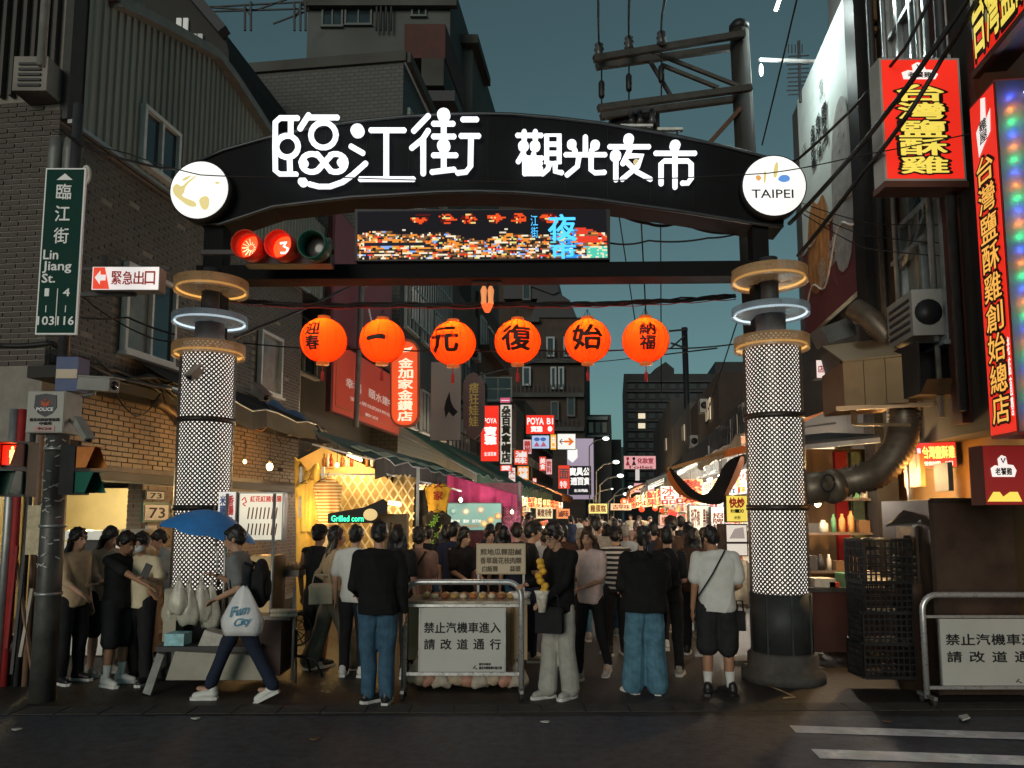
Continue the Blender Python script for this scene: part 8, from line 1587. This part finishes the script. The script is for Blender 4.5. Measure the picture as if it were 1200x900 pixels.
    if hair == 'long':
        for k in range(7): x = (k - 3) * .024; a = hc + Rh @ V((x, .060 - abs(x) * .4, .0)) * g; c_ = V((a.x * 1.0 + x * .4, max(a.y, nk.y) + .02, nk.z - (.17 + .03 * math.sin(k * 2)) * g)); capsule(q, a, a.lerp(c_, .5) + V((0, .025, 0)), .034 * g, .034 * g); capsule(q, a.lerp(c_, .5) + V((0, .025, 0)), c_ + V((0, .05, 0)), .034 * g, .015 * g)
    if hair == 'bob':
        for k in range(7): x = (k - 3) * .025; a = hc + Rh @ V((x, .055 - abs(x) * .4, .0)) * g; capsule(q, a, V((a.x + x * .3, a.y + .01, nk.z + .0)), .036 * g, .026 * g)
    if hair == 'pony':
        a = hc + Rh @ V((0, .115, .02)) * g; q.ball(a, .028 * g); capsule(q, a, a + V((0, .03, -.10)) * g, .028 * g, .026 * g); capsule(q, a + V((0, .03, -.10)) * g, a + V((0, .02, -.20)) * g, .026 * g, .010 * g)
    put('hair', remesh(q, vx * .9, 2, .0028, 34, len(label)), hairm)
    if cap:
        e = MB(); e.lathe(hc + Rh @ V((0, .015, .05)) * g, [(.098 * g, -.02 * g), (.10 * g, .01 * g), (.088 * g, .055 * g), (.05 * g, .085 * g), (.005, .092 * g)], 18, Rh @ Z); e.prism([hc + Rh @ V((x, y, .042)) * g for x, y in ((-.07, -.06), (-.06, -.13), (0, -.155), (.06, -.13), (.07, -.06))], Rh @ V((0, 0, .01))); e.ob('cap', cap, root, local=True)
    # top
    if top is not None:
        q = MB(); f_ = 1 + .0; tw = .115 * g * fat; dpt = (.76 if fat < 1.15 else .85)
        low = V((lx * .1, ly * .1, topl * h)); q0 = pel.lerp(che, .1)
        wf = 1 + (fat - 1) * 1.0 + wide * .5; L_ = lambda t_: pel.lerp(nk, (t_ * h - .53 * h) / (.305 * h)) if t_ > .53 else V((pel.x, pel.y, t_ * h))
        def rg(t_, rx, ry): c_ = L_(t_); return (V((c_.x, c_.y, t_ * h)), rx * g, ry * g)
        loft(q, [rg(topl - .012, .150 * wf, .118 * wf), rg(topl + .02, .155 * wf, .122 * wf), rg(.60, .143 * wf, .112 * wf), rg(.68, .150 * wf, .114 * wf), rg(.74, .166 * wf, .115 * wf), rg(.785, .178 * (1 + (fat - 1) * .75 + wide * .25), .100 * wf), rg(.812, .160 * (1 + (fat - 1) * .6), .078), rg(.832, .105, .064), rg(.846, .066, .058)])
        capsule(q, J['sh0'] - Z * .002, J['sh1'] - Z * .002, .056 * g, .056 * g)
        for s_ in (0, 1): capsule(q, nk - Z * .035 * g, J['sh%d' % s_] - Z * .005, .060 * g, .054 * g)
        for i in (0, 1):
            sh, el, wr = J['sh%d' % i], J['el%d' % i], J['wr%d' % i]; ff = 1 + (fat - 1) * .55 + wide * .45; sh = sh - Z * .012 * g
            if sleeve == 'short': capsule(q, sh, sh.lerp(el, .75), .062 * g * ff, .064 * g * ff)
            elif sleeve == 'long': capsule(q, sh, el, .062 * g * ff, .054 * g * ff); capsule(q, el, el.lerp(wr, .93), .053 * g * ff, .038 * g * ff)
            elif sleeve == 'rolled': capsule(q, sh, el, .062 * g * ff, .052 * g * ff); capsule(q, el, el.lerp(wr, .3), .05 * g * ff, .046 * g * ff)
        if hood: q.ball(nk + V((0, .07, -.02)) * g, .085 * g, .055 * g, .055 * g, 12, 8); capsule(q, nk + V((-.06, .0, -.01)) * g, nk + V((.06, .0, -.01)) * g, .035 * g, .035 * g)
        put('top', remesh(q, vx, 3, .009 + .004 * wide, 6, len(label)), top)
    # legs
    q = MB(); 
    if leg == 'skirt':
        capsule(q, pel + Z * .02, V((0, .0, .16 * h)), .11 * g, .24 * g, ((0, 1, 0), .75))
    else:
        capsule(q, pel + V((-.035 * g, 0, .01 * g)), pel + V((.035 * g, 0, .01 * g)), .098 * g * (1 + (fat - 1) * .5), .098 * g * (1 + (fat - 1) * .5), ((0, 1, 0), .95))
        for i, s in enumerate((-1, 1)):
            hp_, kn, an = J['hip%d' % i], J['kn%d' % i], J['an%d' % i]; wl = legw * (1 + (fat - 1) * .5)
            if leg == 'shorts': capsule(q, hp_, kn.lerp(hp_, .02), .092 * g * wl, .084 * g * wl)
            elif leg == 'wide': capsule(q, hp_, kn, .092 * g * wl, .088 * g * wl); capsule(q, kn, an + Z * .02 * g, .088 * g * wl, .098 * g * wl)
            else: capsule(q, hp_, kn, .090 * g * wl, .066 * g * wl); capsule(q, kn, an + Z * .015 * g, .066 * g * wl, .055 * g * wl)
    put('shorts' if leg == 'shorts' else ('skirt' if leg == 'skirt' else 'trousers'), remesh(q, vx, 3, .008, 7, len(label) + 3, cut=.015 + min(0, 0)), bottom)
    if sock:
        for i in (0, 1): q = MB(); kn, an = J['kn%d' % i], J['an%d' % i]; q.tube([an - Z * .02, an.lerp(kn, .12), an.lerp(kn, .40)], [.037 * g, .038 * g, .048 * g], 12); q.ob('sock', sock, root, local=True)
    for i, s in enumerate((-1, 1)):
        an = J['an%d' % i]; z0 = feet[i][2]; ti = feet[i][3] if len(feet[i]) > 3 else 0; yaw = feet[i][4] if len(feet[i]) > 4 else s * .18
        Rm = Matrix.Rotation(yaw, 3, 'Z') @ Matrix.Rotation(ti, 3, 'X'); c = V((an.x, an.y, z0))
        def T(p): return c + V((0, 0, .0)) + Rm @ (V(p) * g)
        out = [(-.03, .075), (-.042, .03), (-.038, -.05), (-.047, -.12), (-.038, -.175), (0, -.195), (.036, -.178), (.044, -.12), (.036, -.05), (.042, .03), (.03, .075)]
        e = MB(); e.prism([T((x, y, .004)) for x, y in out], Rm @ V((0, 0, .028 * g))); sl = None
        u = MB(); capsule(u, T((0, .03, .062)), T((0, -.05, .060)), .046 * g, .044 * g); capsule(u, T((0, -.05, .055)), T((0, -.14, .042)), .043 * g, .034 * g); capsule(u, T((0, .03, .06)), T((0, .025, .105)), .044 * g, .042 * g)
        so = u.ob('shoe', shoe, root, local=True)
        for p in so.data.polygons: p.use_smooth = True
        e.ob('sole', SOLE if shoe is not S_BLK or sock is None else S_BLK, so, local=True)
    root['_J'] = 0; del root['_J']
    return root, J, hc
PI = math.pi
def at(px, py): g_ = G(px, py); return V((g_.x, g_.y, 0))
AW = PI                      # facing away from the camera
A1 = {}
# ---- front row, left to right
def pp(key, *a, **k):
    r = person(*a, **k); A1[key] = r; return r
def wpt(key, p):              # a point of the figure's frame in the world
    r = A1[key][0]; return V(r.location) + Matrix.Rotation(r.rotation_euler.z, 3, 'Z') @ V(p)
pp('w1', 'woman with long dark hair, beige top and black trousers, partly behind the corner pole', at(80, 800), R(70), 1.64, top=T_BEI, sleeve='rolled', bottom=T_BLK2, hair='long', male=False, shoe=S_BLK, hands=((-.16, -.30, .95), None), legw=1.15)
pp('w2', 'woman with long hair in a grey shirt looking down, behind the boy in shorts', at(116, 790), R(60), 1.66, top=T_SAGE, sleeve='rolled', bottom=T_BLK2, leg='shorts', hair='long', male=False, shoe=S_GRY, head=(0, .35), hands=((-.1, -.28, 1.0), (.1, -.26, 1.0)))
pp('b1', 'boy in black t-shirt and black shorts with white piping and high white sneakers', at(133, 803), R(75), 1.62, top=T_BLK2, sleeve='short', bottom=J_CHA, leg='shorts', legw=1.15, hair='short', shoe=S_WHT, sock=T_WHT, head=(.0, .30), hands=((-.05, -.45, 1.02), (.12, -.30, .95)), skin=SKIN2, fat=1.05)
pp('m1', 'person with white face mask and pale t-shirt reaching over with a phone', at(160, 800), R(-15), 1.60, top=T_CRM, sleeve='short', bottom=T_BLK2, hair='short', mask=True, shoe=S_BLK, feet=((-.12, .1, 0), (.16, -.05, 0)), hands=((-.28, -.30, 1.05), (.30, -.28, 1.12)), legw=1.25, head=(.25, .15), wide=.1)
pp('v1', 'person in a grey shirt bending over the cart beside the blue umbrella', at(197, 770), R(-60), 1.60, top=T_LGR, sleeve='short', bottom=T_BLK2, hair='short', shoe=S_BLK, lean=(0, -.10), hands=((-.1, -.36, 1.05), (.1, -.34, .95)), head=(0, .3))
pp('u1', 'man striding left under a blue umbrella with backpack, grey t-shirt and dark trousers', at(280, 822), R(-88), 1.68, top=T_GRY, sleeve='short', bottom=T_NAVY, hair='short', shoe=S_WHT, feet=((-.06, -.32, .0, 0, 0), (.06, .34, .06, .45, 0)), hands=((-.06, -.26, 1.17), (.10, -.20, .98)), lean=(0, -.05), head=(0, .12), legw=1.1, vx=.010)
pp('m2', 'man with black cap and black vest with red trim, standing by the yellow curtain', at(369, 782), R(160), 1.66, top=T_BLK2, sleeve='none', bottom=J_CHA, leg='shorts', hair='short', cap=T_BLK2, shoe=S_BLK, skin=SKIN2, hands=((-.1, -.30, 1.0), None))
pp('w3', 'woman with long dark hair, beige top, wide grey trousers and cream bag', at(388, 786), R(118), 1.64, top=T_BEI, sleeve='long', bottom=J_OLI, leg='wide', legw=1.15, hair='long', male=False, shoe=S_GRY, feet=((-.10, -.22, 0), (.08, .24, .02)), hands=((-.06, -.30, 1.05), (.1, -.05, .95)))
pp('m3', 'man in a white t-shirt and black trousers left of the man in the black sweater', at(413, 793), R(172), 1.66, top=T_WHT, sleeve='short', bottom=T_BLK2, hair='short', shoe=S_WHT, legw=1.1, hands=((-.12, -.22, 1.05), None), wide=.1)
pp('j1', 'man seen from behind in a black sweater, blue jeans and black and white sneakers', at(441, 826), R(188), 1.72, top=T_BLK, sleeve='long', bottom=J_BLU, hair='short', shoe=S_BLK, fat=1.22, wide=.14, legw=1.12, feet=((-.09, .02, 0), (.08, -.06, 0, 0, -.9)), hands=(None, (.20, -.24, 1.0)), vx=.010, topl=.50)
pp('p4', 'dark haired person in black half hidden behind the black sweater man', at(463, 795), R(170), 1.66, top=T_BLK2, sleeve='short', bottom=T_BLK2, hair='bob', shoe=S_WHT)
pp('m4', 'man in a mauve brown shirt with a strap across his back left of the barrier', at(489, 790), R(185), 1.64, top=T_MAU, sleeve='short', bottom=T_BLK2, hair='short', shoe=S_WHT, wide=.12, hands=((-.1, -.25, 1.05), (.12, -.25, 1.05)))
pp('c1', 'stall woman in a black top looking right behind the centre counter', at(540, 770), R(25), 1.62, top=T_BLK2, sleeve='short', bottom=T_BLK2, hair='bob', male=False, shoe=S_BLK, head=(.45, .15), hands=((-.06, -.30, .98), (.16, -.30, .98)))
pp('l1', 'man with glasses in a black jacket and light cargo trousers facing the stall', at(657, 818), R(-52), 1.72, top=T_BLK, sleeve='long', bottom=J_GRY, leg='wide', legw=.98, hair='short', shoe=S_GRY, glasses=True, head=(0, .38), feet=((-.07, -.10, 0), (.08, .06, 0)), hands=((-.1, -.34, 1.10), (.12, -.30, .98)), wide=.15, vx=.010)
pp('w5', 'woman with long dark hair in a pale t-shirt stepping away in black trousers', at(692, 795), R(-30), 1.65, top=T_PNK, sleeve='short', bottom=T_BLK2, hair='long', hairm=HAIRB, male=False, shoe=S_GRY, feet=((-.05, -.20, 0), (.10, .26, .03, .3)), hands=((-.12, -.26, 1.0), (.04, -.22, 1.0)), head=(.1, .12))
pp('m5', 'man seen from behind in a loose grey beige shirt beyond the pale t-shirt woman', at(699, 752), R(176), 1.74, top=T_SAGE, sleeve='rolled', bottom=J_BL2, hair='short', shoe=S_GRY, wide=.2, hands=((-.2, -.18, .95), None))
pp('s1', 'person with black cap and black and white striped top left of the black hoodie', at(723, 768), R(195), 1.62, top=T_STR, sleeve='long', bottom=T_BLK2, hair='short', cap=T_BLK2, shoe=S_BLK, hands=((-.15, -.22, 1.0), (.1, -.2, 1.0)), head=(-.4, .1))
pp('h1', 'woman with ponytail in an oversized black hoodie and blue jeans seen from behind', at(757, 814), R(180), 1.66, top=T_BLK, sleeve='long', bottom=J_BL2, leg='wide', legw=.98, hair='pony', hood=True, shoe=S_WHT, fat=1.50, wide=.30, hands=((-.18, -.24, .98), (.18, -.22, .98)), feet=((-.12, 0, 0), (.12, -.04, 0, 0, .5)), male=False, vx=.010, topl=.50)
pp('k1', 'dark haired person with a backpack right of the black hoodie', at(785, 792), R(168), 1.64, top=T_BLK2, sleeve='short', bottom=T_BLK2, hair='short', shoe=S_GRY, hands=((-.1, -.2, 1.0), None))
pp('n1', 'tall man in a dark brown t-shirt seen from behind above the hoodie', at(790, 762), R(180), 1.76, top=T_BRN, sleeve='short', bottom=T_BLK2, hair='short', shoe=S_WHT)
pp('t1', 'man from behind in loose white t-shirt, black shorts, white socks', at(843, 815), R(172), 1.68, top=T_WHT, sleeve='short', bottom=J_CHA, leg='shorts', legw=1.28, hair='short', sock=T_WHT, shoe=S_BLK, skin=SKIN2, fat=1.12, wide=.25, feet=((-.11, -.0, 0, 0, .7), (.11, .03, 0, 0, -.2)), hands=((-.17, -.20, 1.0), None), head=(.55, .30), vx=.010, topl=.50)
pp('d1', 'woman with a dark coat and reddish face behind the white t-shirt man', at(815, 768), R(150), 1.60, top=T_BRN, sleeve='long', bottom=T_BLK2, hair='bob', male=False, shoe=S_BLK)
pp('r1', 'vendor in a dark top with a cream hat leaning over the right stall counter', at(968, 742), R(-30), 1.62, top=T_NAVY, sleeve='short', bottom=T_BLK2, hair='short', shoe=S_BLK, lean=(0, -.12), hands=((-.12, -.36, 1.0), (.12, -.34, 1.0)), head=(0, .4))
for i, (x, y, H_, rz, tp, hr_, ml, lb) in enumerate(((530, 758, 1.66, 150, T_NAVY, 'short', True, 'person in navy behind the stall woman'), (521, 752, 1.62, 200, T_BLK2, 'bob', False, 'short dark haired person left of the stall woman'), (573, 756, 1.60, 20, T_BLK2, 'short', True, 'vendor in black facing out behind the hand written board'),
                                                      (590, 760, 1.62, 185, T_BLK2, 'bob', False, 'dark haired person right behind the hand written board'), (606, 762, 1.66, 190, T_NAVY, 'short', True, 'person in navy between board and glasses man'), (622, 775, 1.68, 100, T_BLK2, 'short', True, 'person in black leaning over the stall left of the glasses man'),
                                                      (660, 757, 1.66, 190, T_BRN, 'short', True, 'man in brown behind the glasses man'), (714, 745, 1.62, 180, T_BLK2, 'long', False, 'woman with long black hair near the striped top'), (735, 738, 1.60, 170, T_WHT, 'short', True, 'grey haired person in a white shirt beyond the striped top'),
                                                      (768, 750, 1.66, 182, T_NAVY, 'short', True, 'person in navy right beyond the hoodie'), (810, 748, 1.62, 190, T_BLK2, 'bob', False, 'dark haired person left beyond the white t-shirt man'), (828, 745, 1.58, 160, T_MAU, 'long', False, 'woman in mauve beyond the white t-shirt man'), (499, 748, 1.60, 175, T_BLK2, 'short', True, 'person in black beyond the mauve shirt man'))):
    pp('x%d' % i, lb, at(x, y), R(rz), H_, top=tp, sleeve='short', bottom=[T_BLK2, J_BLU, T_NAVY][i % 3], hair=hr_, male=ml, shoe=S_GRY, vx=.015, facing=(rz < 90), hairm=HAIRG if 'grey haired' in lb else None, hands=((-.12, -.24, 1.0), None) if i % 2 else (None, None))
# ---- crowd further down: six prototypes, copied
CG = 'people in the crowd far down the lane'
protos = []
for i, (tp, bt_, hr_, ml, rz, slv, hw) in enumerate(((T_BLK2, J_BLU, 'short', True, 180, 'short', None), (T_WHT, T_BLK2, 'short', True, 180, 'short', None), (T_MAU, J_BL2, 'long', False, 180, 'short', HAIRB), (T_NAVY, T_BLK2, 'pony', False, 180, 'long', None), (T_SAGE, T_NAVY, 'short', True, 0, 'short', None), (T_PNK, J_GRY, 'long', False, 0, 'long', None))):
    r_ = person('crowd', V((0, 0, 0)), R(rz), [1.70, 1.74, 1.60, 1.62, 1.72, 1.60][i], top=tp, bottom=bt_, hair=hr_, male=ml, sleeve=slv, hairm=hw, vx=.024, facing=rz == 0, shoe=S_GRY, hands=((-.1, -.2, 1.0), None) if i % 2 else (None, None))[0]; protos.append(r_)
rr = random.Random(21); used = [0] * 6; spots = []
desc = ['person in black from behind', 'person in white from behind', 'long brown haired woman from behind', 'woman with ponytail from behind', 'man in beige facing the gate', 'woman in pink facing the gate']
far = ['just beyond the front group', 'by the first right stall', 'near the middle of the lane', 'deep in the lane', 'at the far lane end']
Yc = 11.2; n_c = 0
while n_c < 50:
    Yc += .30 + n_c * .013; xl, xr = SL * Yc - 6.78 + 2.6, SL * Yc + 3.64 - 2.1
    if Yc < 14: xl = max(xl, -2.2)
    x = rr.uniform(xl, xr)
    if any((x - a) ** 2 + (Yc - b) ** 2 < .6 for a, b in spots[-8:]): continue
    spots.append((x, Yc)); k = rr.randrange(6); zone = far[0] if Yc < 13.5 else far[1] if Yc < 17 else far[2] if Yc < 23 else far[3] if Yc < 32 else far[4]
    side = 'left' if x < xl + (xr - xl) / 3 else ('right' if x > xr - (xr - xl) / 3 else 'middle'); lb = '%s, %s, %s' % (desc[k], zone, side)
    if used[k] == 0: c = protos[k]; c.location = (x, Yc, 0)
    else: c = copy_tree(protos[k], None, (x, Yc, 0))
    c['label'] = lb; c['group'] = CG; c.rotation_euler.z += rr.uniform(-.5, .5); s_ = rr.uniform(.86, 1.06); c.scale = (s_, s_, s_); used[k] += 1; n_c += 1
sm_ = {}
for o in scene.objects:
    if o.get('group') == CG: sm_.setdefault(o['label'], []).append(o)
for lb, os_ in sm_.items():
    os_.sort(key=lambda o: o.location.y)
    for i, o in enumerate(os_):
        if len(os_) > 1: o['label'] = lb + ', ' + ['nearest of these', 'second of these', 'third of these', 'fourth of these', 'fifth of these', 'last of these'][min(i, 5)]
for k, p_ in enumerate(protos):
    if used[k] == 0: p_.location = (1, 40 + k, 0); p_['label'] = '%s, at the far lane end' % desc[k]; p_['group'] = CG
# ---- carried things
def backpack(key, label, mat, w_=.28, h_=.42, d_=.15, yo=.17, zc_=1.18, xo=0.):
    r = A1[key][0]; c = wpt(key, (xo, yo, zc_)); t = thing('backpack', label, 'backpack', c); t.rotation_euler.z = r.rotation_euler.z; q = MB(); capsule(q, (0, 0, -h_ * .25), (0, 0, h_ * .25), w_ * .5, w_ * .46, ((0, 1, 0), d_ / w_)); q.box((0, 0, -h_ * .1), w_ * .92, d_ * .8, h_ * .7); me = remesh(q, .014, 4, .003, 12); me.materials.append(mat); o = bpy.data.objects.new('pack', me); COL.objects.link(o); o.parent = t
    q = MB(); capsule(q, (0, d_ * .45, -h_ * .18), (0, d_ * .45, -h_ * .08), w_ * .34, w_ * .34, ((0, 1, 0), .3)); me = remesh(q, .012, 3); me.materials.append(mat); o = bpy.data.objects.new('front_pocket', me); COL.objects.link(o); o.parent = t
    for s in (-1, 1): mb = MB(); mb.tube([(s * w_ * .3, -d_ * .3, h_ * .38), (s * w_ * .36, -yo * .8, h_ * .46), (s * w_ * .40, -yo * 1.55, h_ * .30), (s * w_ * .42, -yo * 1.45, -h_ * .1), (s * w_ * .42, -d_ * .3, -h_ * .3)], .016, 6); mb.ob('strap', mat, t, local=True)
    return t
BPK = CL('pack_black', (.016, .016, .018))
backpack('u1', 'dark backpack on the back of the umbrella man', BPK, zc_=1.12); backpack('k1', 'black leather backpack right of the black hoodie', BPK)
# umbrella
hu = wpt('u1', A1['u1'][1]['wr0']); t = thing('umbrella', 'open blue umbrella held low by the striding man', 'umbrella', hu); tip = P(252, 597, hu.y); c = V((tip.x, hu.y, tip.z)); mb = MB(); Rr = .50; NS = 8; vs = []; K = 6
apex = c; tilt = Matrix.Rotation(R(-14), 3, 'Y')
apex = P(251, 598, hu.y + .38)
tilt = Matrix.Rotation(R(13), 3, 'Y')
for i in range(K + 1):
    f_ = i / K
    for k in range(NS * 4):
        th = 2 * PI * k / (NS * 4); sc = 1 - .06 * (1 - abs(math.cos(th * NS / 2))) * f_ * 2; vs.append(apex + tilt @ V((math.cos(th) * Rr * f_ * sc, math.sin(th) * Rr * f_ * sc, -.24 * f_ ** 1.7 + .02 * (1 - abs(math.cos(th * NS / 2))) * f_)))
n4 = NS * 4; mb.add(vs, [(i * n4 + k, i * n4 + (k + 1) % n4, (i + 1) * n4 + (k + 1) % n4, (i + 1) * n4 + k) for i in range(K) for k in range(n4)], True); mb.ob('canopy', M('umbrella_blue', (.035, .22, .60), .55, noise=.2, scale=3), t)
for k in range(NS): th = 2 * PI * k / NS; mb = MB(); mb.tube([apex - Z * .03, apex + tilt @ V((math.cos(th) * Rr * .5, math.sin(th) * Rr * .5, -.10)), apex + tilt @ V((math.cos(th) * Rr * .98, math.sin(th) * Rr * .98, -.245))], .004, 4); mb.ob('rib', DARK, t)
mb = MB(); mb.tube([apex + Z * .04, hu - Z * .05], .009, 6); mb.ob('shaft', GALV, t); mb = MB(); mb.tube([hu + Z * .03, hu - Z * .10], .018, 8); mb.ob('handle', BLK, t)
hb_ = wpt('u1', A1['u1'][1]['wr1']); t = bag('white translucent carrier bag with blue lettering held by the umbrella man', 0, 0, 1, .01, .01, name='carrier_bag') if False else None
q = hb_ - Z * .09; px_ = CX  # carrier bag hung from the hand
def bagat(label, top, w_, h_, mat, seed=3):
    t = thing('carrier_bag', label, 'bag', top); mb = MB(); N, K = 20, 10; vs = []
    for i in range(K + 1):
        f_ = i / K; r = w_ / 2 * (.15 + .92 * min(1, (f_ * 1.45)) ** .8) * (1 - .1 * max(0, f_ - .8) / .2)
        for k in range(N): th = 2 * PI * k / N; r_ = r * (1 + .07 * math.sin(5 * th + 3 * f_ + seed)); vs.append(top + V((r_ * math.cos(th), r_ * .45 * math.sin(th), -h_ * f_ + .01 * math.sin(3 * th))))
    mb.add(vs, [(i * N + k, i * N + (k + 1) % N, (i + 1) * N + (k + 1) % N, (i + 1) * N + k) for i in range(K) for k in range(N)] + [tuple(K * N + k for k in range(N))], True); mb.ob('pouch', mat, t); return t
t = bagat('white translucent carrier bag with blue lettering held by the umbrella man', V((P(276, 690, 7.1).x, hb_.y - .14, P(276, 690, 7.1).z)), .36, .44, M('carrier_white', (.72, .72, .74), .35, noise=.12, scale=5, bump=.2, alpha=.88))
top = V(t.location); mb = MB(); text(mb, 'Fun', top + V((-.09, -.093, -.27)), V((.15, 0, .03)), V((.02, 0, .09)), .02); text(mb, 'City', top + V((-.06, -.093, -.38)), V((.15, 0, .03)), V((.02, 0, .09)), .02); mb.ob('lettering', M('print_blue', (.03, .22, .38), .5), t)
# crossbody bags and straps
def strap(key, label, col, w_=.02, a=(-.10, .10, 1.36), b=(.16, .12, .92), mid=.16): 
    r = A1[key][0]; A_, B_ = wpt(key, a), wpt(key, b); m_ = wpt(key, ((a[0] + b[0]) / 2, mid, (a[2] + b[2]) / 2)); mb = MB(); mb.tube([A_, A_.lerp(m_, .5) , m_, m_.lerp(B_, .5), B_], w_ * .5, 6); return tag(mb.ob('bag_strap', col), label, 'strap')
strap('t1', 'black shoulder strap across the white t-shirt back', T_BLK2, .016, (-.08, .10, 1.42), (.20, .135, .96), .20); strap('m4', 'dark strap across the mauve brown shirt', T_BLK2, .02, (-.08, .09, 1.36), (.14, .11, .98), .165)
def pouch(label, c, w_, h_, d_, mat, rz=0., name='handbag', flap=True):
    t = thing(name, label, 'bag', c); t.rotation_euler.z = rz; q = MB(); q.box((0, 0, 0), w_, d_, h_); capsule(q, (-w_ * .35, 0, h_ * .4), (w_ * .35, 0, h_ * .4), d_ * .5, d_ * .5); me = remesh(q, .010, 4); me.materials.append(mat); o = bpy.data.objects.new('pouch', me); COL.objects.link(o); o.parent = t
    if flap: mb = MB(); mb.box((0, -d_ * .55, h_ * .2), w_ * .9, .008, h_ * .5); mb.ob('flap', mat, t, local=True)
    mb = MB(); mb.tube([(-w_ * .4, 0, h_ * .4), (-w_ * .3, 0, h_ * 1.1), (w_ * .3, 0, h_ * 1.1), (w_ * .4, 0, h_ * .4)], .009, 6); mb.ob('handle', mat, t, local=True); return t
c = P(376, 697, A1['w3'][0].location.y - .22); pouch('cream handbag hanging at the beige top woman', c, .26, .20, .10, M('bag_cream', (.55, .47, .34), .5, noise=.08), .2)
c = P(867, 728, A1['t1'][0].location.y - .05); pouch('small black bag at the hip of the white t-shirt man', c, .10, .18, .06, T_BLK2, 0, 'shoulder_bag')
c = P(644, 728, A1['l1'][0].location.y - .26); pouch('black crossbody bag at the waist of the glasses man', c, .26, .22, .10, T_BLK2, -.3, 'shoulder_bag')
# phone and skewer
c = wpt('m1', A1['m1'][1]['wr1']) + V((.03, -.08, .08)); mb = MB(); mb.box(c, .075, .01, .15, rot=Matrix.Rotation(.4, 3, 'Y')); tag(mb.ob('phone', BLK), 'dark phone in the raised hand of the masked person', 'phone')
c = P(635, 672, A1['l1'][0].location.y - .32); t = thing('snack_skewer', 'yellow fried snack skewer in a paper bag held by the glasses man', 'snack', c); rr = random.Random(3)
for i in range(7): mb = MB(); mb.ball(c + V((rr.uniform(-.03, .03), rr.uniform(-.02, .02), .11 - i * .045)), .04, .035, .035, 9, 7); mb.ob('fried_piece', M('fried_yellow', (.65, .36, .04), .5, noise=.4, scale=25, bump=.3), t)
mb = MB(); mb.lathe(c - Z * .36, [(.035, 0), (.06, .16), (.075, .20)], 12); mb.ob('paper_bag', M('paper_bag', (.6, .55, .48), .7, noise=.5, scale=20), t)
# shirt print, shorts piping, hat
c = wpt('r1', A1['r1'][2]); 
t = thing('hat', 'cream hat worn by the right stall vendor', 'hat', c); mb = MB(); mb.lathe(c, [(.13, .05), (.125, .065), (.088, .07), (.082, .13), (.05, .145), (.004, .15)], 18); mb.ob('felt', M('hat_cream', (.5, .42, .3), .8), t)
